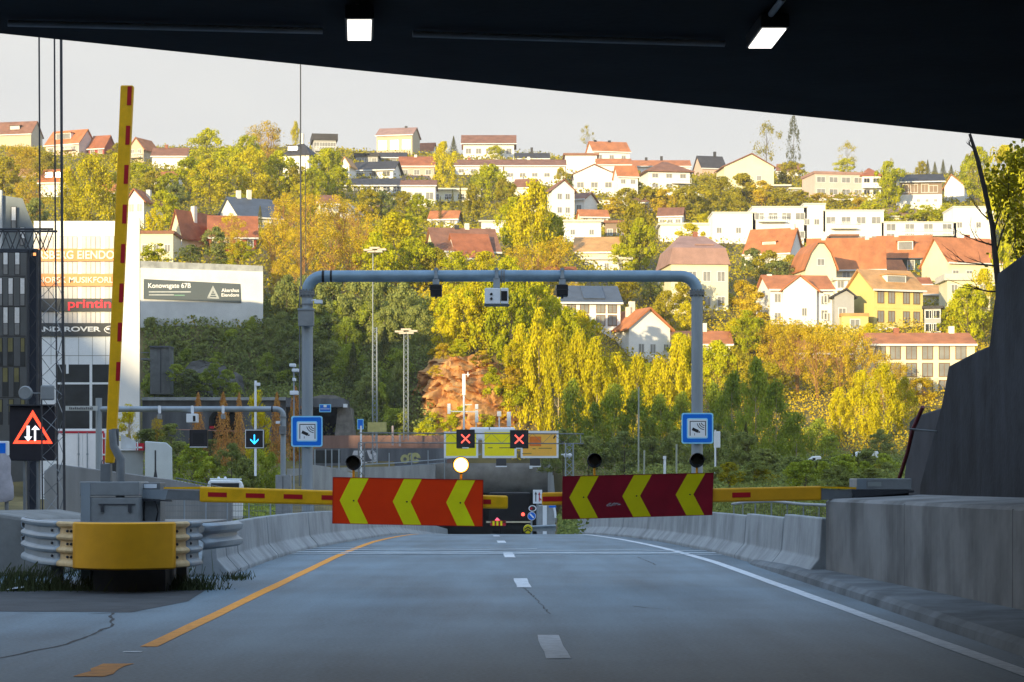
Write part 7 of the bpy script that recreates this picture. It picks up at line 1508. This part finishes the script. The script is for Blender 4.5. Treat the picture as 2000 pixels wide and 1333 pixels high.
# shaded bluff on the west side
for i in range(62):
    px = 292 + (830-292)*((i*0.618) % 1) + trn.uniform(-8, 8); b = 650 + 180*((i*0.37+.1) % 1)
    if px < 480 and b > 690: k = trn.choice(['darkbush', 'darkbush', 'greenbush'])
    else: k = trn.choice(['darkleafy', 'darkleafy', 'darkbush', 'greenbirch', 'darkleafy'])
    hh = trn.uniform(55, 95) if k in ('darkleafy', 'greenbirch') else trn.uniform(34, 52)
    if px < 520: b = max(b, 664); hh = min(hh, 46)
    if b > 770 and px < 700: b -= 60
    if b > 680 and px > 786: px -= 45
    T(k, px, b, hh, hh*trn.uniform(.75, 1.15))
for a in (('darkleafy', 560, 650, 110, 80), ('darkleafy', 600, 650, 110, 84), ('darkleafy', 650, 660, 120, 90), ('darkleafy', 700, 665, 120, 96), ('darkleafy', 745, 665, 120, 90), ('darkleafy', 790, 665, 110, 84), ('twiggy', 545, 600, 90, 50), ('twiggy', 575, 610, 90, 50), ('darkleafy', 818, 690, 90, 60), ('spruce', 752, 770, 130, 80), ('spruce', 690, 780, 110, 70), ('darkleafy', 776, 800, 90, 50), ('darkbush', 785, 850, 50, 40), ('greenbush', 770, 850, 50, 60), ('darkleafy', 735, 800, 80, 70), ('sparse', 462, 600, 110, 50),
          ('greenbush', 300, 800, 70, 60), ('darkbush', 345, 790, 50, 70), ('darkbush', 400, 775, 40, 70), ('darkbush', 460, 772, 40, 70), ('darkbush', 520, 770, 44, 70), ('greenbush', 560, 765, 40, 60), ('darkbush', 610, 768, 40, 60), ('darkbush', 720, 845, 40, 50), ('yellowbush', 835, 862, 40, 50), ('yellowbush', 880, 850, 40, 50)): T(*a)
for i in range(9): T('darkbush', 288+26*i, 628+trn.uniform(-2, 6), 26+trn.uniform(-4, 8), 44)
for (px, b, h, w_) in ((420, 505, 60, 60), (372, 515, 36, 60), (470, 515, 44, 60), (440, 525, 30, 60)): T('darkleafy' if px != 470 else 'leafy', px, b, h, w_, Y=277)
T('twiggy', 466, 520, 70, 60, Y=277); T('yellowbush', 448, 532, 24, 50, Y=276); T('yellowbush', 300, 515, 40, 60, Y=278)
for i in range(26): T(trn.choice(['darkbush', 'greenbush', 'darkleafy', 'bush', 'darkbush']), 1395 + 345*((i*.618) % 1), 952 + trn.uniform(-6, 14), trn.uniform(26, 60), trn.uniform(40, 80), Y=trn.uniform(95, 150))
for i in range(9): T(trn.choice(['darkbush', 'greenbush']), 345 + 14*i, 745 + 40*((i*.618) % 1), trn.uniform(26, 40), trn.uniform(34, 50), Y=243.5)
for a in (('orangebush', 866, 702, 30, 40), ('yellowbush', 895, 698, 34, 46), ('orangebush', 940, 716, 30, 44), ('yellowbush', 1010, 800, 50, 60), ('orangebush', 1000, 760, 44, 50), ('yellow', 1000, 730, 60, 50), ('orangebush', 850, 735, 20, 30), ('yellowbush', 955, 752, 22, 34)): T(*a, Y=234.5)
# trees between the carriageways, left
for (k, px, b, h, w_, Y) in (('spire', 387, 905, 138, 49, 165), ('spire', 436, 910, 144, 58, 160), ('spire', 467, 905, 138, 43, 168), ('spire', 541, 905, 138, 49, 165), ('spire', 577, 900, 145, 55, 160), ('forsythia', 502, 900, 132, 60, 163), ('forsythia', 252, 862, 70, 50, 150), ('twiggy', 308, 870, 56, 30, 150),
          ('greenbush', 378, 955, 84, 84, 130), ('greenbush', 410, 960, 66, 70, 128), ('darkleafy', 452, 965, 96, 70, 128), ('darkbush', 480, 968, 70, 64, 126), ('greenbirch', 505, 968, 96, 66, 128), ('greenbirch', 530, 965, 80, 50, 128), ('darkbush', 350, 925, 60, 60, 140), ('olive', 590, 905, 80, 50, 160), ('olive', 600, 900, 60, 40, 158), ('darkspire', 243, 815, 60, 18, 200), ('darkbush', 330, 880, 50, 70, 155), ('darkbush', 290, 890, 50, 70, 150), ('darkbush', 410, 890, 30, 60, 170), ('darkbush', 520, 890, 30, 60, 172), ('greenbush', 180, 850, 60, 70, 200), ('greenbush', 130, 845, 50, 60, 200)): T(k, px, b, h, w_, Y=Y)
# sapling behind the wing wall
sap = empty('sapling', (xa(1952, 45), 45, 1.6), 'dark leaning sapling trunk with budding branches behind the wing wall', 'sapling')
mb = MB(); tp_ = [at(1956, 640, 45), at(1950, 560, 45), at(1938, 440, 45), at(1922, 365, 45), at(1909, 310, 45), at(1894, 262, 45)]
tp_ = [Vector((xa(1958, 45), 45, 1.5))] + tp_
mb.tube(tp_, [.075, .07, .065, .055, .05, .045, .03], 8)
srn = random.Random(3); tips = []
def branch(b, d, L, r_, lev):
    p = [b]; 
    for i in range(4): d = (d + Vector((srn.uniform(-.22, .22), srn.uniform(-.3, .3), srn.uniform(-.1, .22)))).normalized(); p.append(p[-1] + d*L/4)
    mb.tube(p, [r_, r_*.8, r_*.6, r_*.4, r_*.2], 5); tips.extend(p[2:])
    if lev:
        for k in range(3): branch(p[srn.randint(1, 3)], (d + Vector((srn.uniform(-.8, .8), srn.uniform(-.6, .6), srn.uniform(-.3, .6)))).normalized(), L*.55, r_*.5, lev-1)
for (px, py, dx, dz, L) in ((1904, 292, -.9, .5, .22), (1940, 460, .5, .8, 1.3), (1945, 500, .35, 1, 1.9), (1952, 560, .6, .9, 2.4), (1955, 600, .8, 1, 2.8), (1942, 480, -.9, .25, .8), (1947, 520, -.9, -.05, .9), (1953, 570, -.95, .1, 1.0), (1955, 580, .9, .4, 1.2), (1935, 430, -.8, .5, .5), (1954, 590, 1, 1.4, 3.0), (1950, 545, .75, .35, 1.3)):
    branch(at(px, py, 45), Vector((dx, srn.uniform(-.2, .2), dz)).normalized(), L, .022, 2)
mb.build('trunk', mat('sapling_bark', (.035, .03, .028), .9, .3, 5), sap)
rng = np.random.default_rng(5); C = np.array([tuple(t) for t in tips if t.z > za(540, 45)]); C = np.repeat(C, 9, axis=0) + rng.normal(0, .10, (len(C)*9, 3))
right = C[:, 0] > xa(1928, 45); C = C[right]
me = mesh_quads('leaves', quads(C, rng.normal(size=C.shape), np.full(len(C), .085)) - np.array(tuple(ROOT[sap])), LM['ol'])
o = bpy.data.objects.new('leaves', me); COL.objects.link(o); o.parent = sap
T('leafy', 1988, 640, 345, 110, label='yellow-green tree filling the gap beside the leaning sapling')
# ground cover: low scrub, grass tufts and leaf litter over the slopes, one mass
rng = np.random.default_rng(21)
def cover(name, n, pxr, Yr, size, m, hmax, seed, cond=None):
    global rng
    rng = np.random.default_rng(seed); pxs = rng.uniform(*pxr, n); Yv = rng.uniform(*Yr, n); P = []
    for a, b in zip(pxs, Yv):
        X = xa(a, b)
        if cond and not cond(a, b): continue
        P.append((X, b, tz(X, b) + rng.random()**1.6*hmax))
    C = np.array(P); N = rng.normal(size=C.shape) + np.array([0, -.5, .6])
    me = mesh_quads(name, quads(C, N, np.full(len(C), size)), m); o = bpy.data.objects.new(name, me); COL.objects.link(o); o['kind'] = 'stuff'; return o
cover('slope_undergrowth', 50000, (280, 850), (236, 272), .28, LM['dk'], 1.3, 1)
cover('hillside_undergrowth', 120000, (-260, 2260), (262, 420), .34, LM['ol'], 1.2, 2)
cover('upper_undergrowth', 86000, (-260, 2260), (420, 590), .45, LM['ol'], 1.4, 3)
cover('orange_undergrowth', 60000, (820, 1950), (228, 300), .2, LM['or'], 1.3, 4, lambda a, b: a > 1000 or b > 248)
cover('valley_undergrowth', 70000, (1090, 1780), (80, 240), .17, LM['dk'], 1.1, 5)
cover('verge_undergrowth', 22000, (120, 640), (120, 232), .2, LM['gr'], .8, 6, lambda a, b: a < 560 or b > 224)
# weeds round the crash cushion
wv = []
rng = np.random.default_rng(8)
for (cx, cy, rx_, ry_, n, hm) in ((-6.5, 29.2, .5, .4, 700, .34), (-5.9, 29.2, .5, .3, 500, .2), (-4.3, 29.4, .35, .3, 600, .22), (-7.6, 29.1, .7, .2, 700, .42), (-5.0, 29.0, .9, .3, 120, .12), (-4.1, 32.6, .25, .8, 200, .12), (-6.2, 33.5, 1.2, .8, 300, .5), (-5.0, 34.5, .6, 1.0, 260, .2)):
    a = rng.normal(size=(n, 2)); wv.append(np.stack([cx + a[:, 0]*rx_*.5, cy + a[:, 1]*ry_*.5, rng.random(n)**1.5*hm + .02], 1))
C = np.concatenate(wv); nB = len(C); hgt = C[:, 2].copy(); wdt = rng.uniform(.006, .014, nB); ln = rng.normal(0, .35, (nB, 2))*hgt[:, None]
B0 = C.copy(); B0[:, 2] = -.01; B1 = B0 + np.stack([wdt, wdt*.3, 0*wdt], 1); Tp = B0 + np.stack([ln[:, 0], ln[:, 1], hgt], 1); T2 = Tp + np.stack([wdt*.5, 0*wdt, -hgt*.06], 1)
me = mesh_quads('roadside_weeds', np.stack([B0, B1, T2, Tp], 1).reshape(-1, 3), mat('weed_green', (.07, .085, .03), .9, .5, 3)); o = bpy.data.objects.new('roadside_weeds', me); COL.objects.link(o); o['kind'] = 'stuff'
# ------------------------------------------------------------------ labels for the trees: look + nearest landmark
SHORT = [(40, 250, 'the brown roofed corner house'), (133, 282, 'the orange roofed dormer house'), (195, 285, 'the dark red house'), (276, 292, 'the tan house by the raised arm'), (330, 310, 'the long low white house'), (106, 358, 'the twin dormer orange roof'), (276, 410, 'the white gabled chimney house'), (305, 480, 'the cream annex'), (360, 455, 'the cream gabled cottage'), (450, 460, 'the dark red cottage roof'), (480, 418, 'the blue roofed white house'),
         (587, 312, 'the white hip roofed house'), (630, 285, 'the grey terraced house'), (775, 275, 'the tall tan skyline house'), (836, 292, 'the small red roof'), (954, 290, 'the big white skyline house'), (735, 335, 'the dark low roofed modern house'), (815, 330, 'the salmon row house'), (726, 366, 'the deck row'), (816, 380, 'the two storey white house'), (888, 386, 'the house on stilts'), (1000, 335, 'the long white row houses'), (685, 414, 'the small white gabled house'), (732, 416, 'the low brown roof'), (900, 480, 'the brown roof above the gantry'), (966, 448, 'the plain white house front'),
         (1040, 310, 'the low dark skyline roof'), (1135, 322, 'the white box house'), (1188, 305, 'the orange skyline roof'), (1160, 350, 'the broad white gabled house'), (1300, 345, 'the brown hip roofed house'), (1388, 328, 'the red gabled skyline house'), (1460, 335, 'the large cream gabled house'), (1090, 390, 'the tall stepped white house'), (1134, 404, 'the dark grey gable end'), (1137, 455, 'the white block house'), (1205, 455, 'the brown shed house'), (1170, 495, 'the broad tan roof'), (1185, 520, 'the flat garage house'), (1358, 530, 'the mauve mansard house'), (1345, 450, 'the flat white house behind the mansard'),
         (1632, 362, 'the pinkish flat house'), (1702, 360, 'the small red hip roof'), (1802, 378, 'the two tone house'), (1875, 368, 'the orange roof by the sapling'), (1434, 450, 'the western apartment block'), (1523, 442, 'the roof cabin apartments'), (1667, 450, 'the balconied white apartments'), (1795, 455, 'the low terraced apartments'), (1518, 487, 'the broad orange roofed house'), (1595, 527, 'the cream gambrel house'), (1776, 500, 'the dark green house'), (1890, 515, 'the cream orange roofed house'), (1840, 580, 'the small tan roofed house'), (1559, 590, 'the white front gable house'), (1735, 590, 'the yellow two storey house'), (1834, 628, 'the grey garage house'), (1800, 715, 'the yellow row house'),
         (1237, 655, 'the white two chimney gable house'), (1148, 600, 'the solar roofed house'), (1370, 675, 'the orange roof by the gantry post'), (393, 560, 'the slate sign building'), (170, 600, 'the white sign band building'), (30, 600, 'the grey office block'), (312, 720, 'the concrete shed'), (440, 822, 'the arched portal'), (640, 815, 'the old stone portal'), (732, 600, 'the tall floodlight mast'), (793, 720, 'the shorter floodlight mast'), (890, 770, 'the rust rock face'), (978, 868, 'the yellow direction boards'), (1245, 965, 'the maroon chevron board'), (1500, 995, 'the pale railing'), (1361, 835, 'the blue sign by the maroon board'), (1745, 870, 'the grey end of the wing wall'), (1880, 620, 'the tall wing wall'), (600, 843, 'the blue sign by the orange board'), (390, 857, 'the unlit lane signal'), (498, 858, 'the blue arrow signal'), (440, 946, 'the white van'), (306, 900, 'the pale box truck'), (160, 875, 'the white trailer'), (795, 895, 'the yellow graffiti'), (580, 560, 'the gantry post elbow'), (970, 540, 'the gantry beam middle'), (1247, 830, 'the tall bare pole'), (1590, 900, 'the small parked van'), (1690, 892, 'the parked white box truck')]
def relation(dx, dy):
    if abs(dx) > 1.3*abs(dy): return 'left of' if dx < 0 else 'right of'
    return 'above' if dy < 0 else 'below'
groups = {}
for t in TREES:
    r, kind, px, base, h, w_, lab = t
    if lab: continue
    cy_ = base - h/2; L = min(SHORT, key=lambda s: math.hypot((s[0]-px), (s[1]-cy_)*1.1)); d = math.hypot(L[0]-px, L[1]-cy_)
    rel = relation(px-L[0], cy_-L[1]); 
    if d < 26: rel = 'in front of' if base > L[1] else 'behind'
    groups.setdefault((LOOK[kind][0], rel, L[2]), []).append(t)
ORD = ['first', 'second', 'third', 'fourth', 'fifth', 'sixth', 'seventh', 'eighth', 'ninth', 'tenth', 'eleventh', 'twelfth']
for (look, rel, lmk), ts in groups.items():
    if len(ts) == 1: ts[0][0]['label'] = f'{look} {rel} {lmk}'
    else:
        ts.sort(key=lambda t: t[2])
        for i, t in enumerate(ts):
            if len(ts) == 2: t[0]['label'] = ('left of two: ' if i == 0 else 'right of two: ') + f'{look} {rel} {lmk}'
            else: t[0]['label'] = f'{ORD[i]} from left, {look} {rel} {lmk}'
for t in TREES: t[0]['group'] = GRP[LOOK[t[1]][1]]

# ------------------------------------------------------------------ evening haze over the valley
hzb = MB().box(-960, 960, -340, 1260, -14, 175).build('haze', None, kind='stuff')
hm = bpy.data.materials.new('haze'); hm.use_nodes = True; hm.node_tree.nodes.clear()
ho = hm.node_tree.nodes.new('ShaderNodeOutputMaterial'); pv = hm.node_tree.nodes.new('ShaderNodeVolumePrincipled')
pv.inputs['Color'].default_value = (.95, .93, .90, 1); pv.inputs['Density'].default_value = .00017; pv.inputs['Anisotropy'].default_value = 0.0
hm.node_tree.links.new(pv.outputs[0], ho.inputs['Volume']); hzb.data.materials.clear(); hzb.data.materials.append(hm)
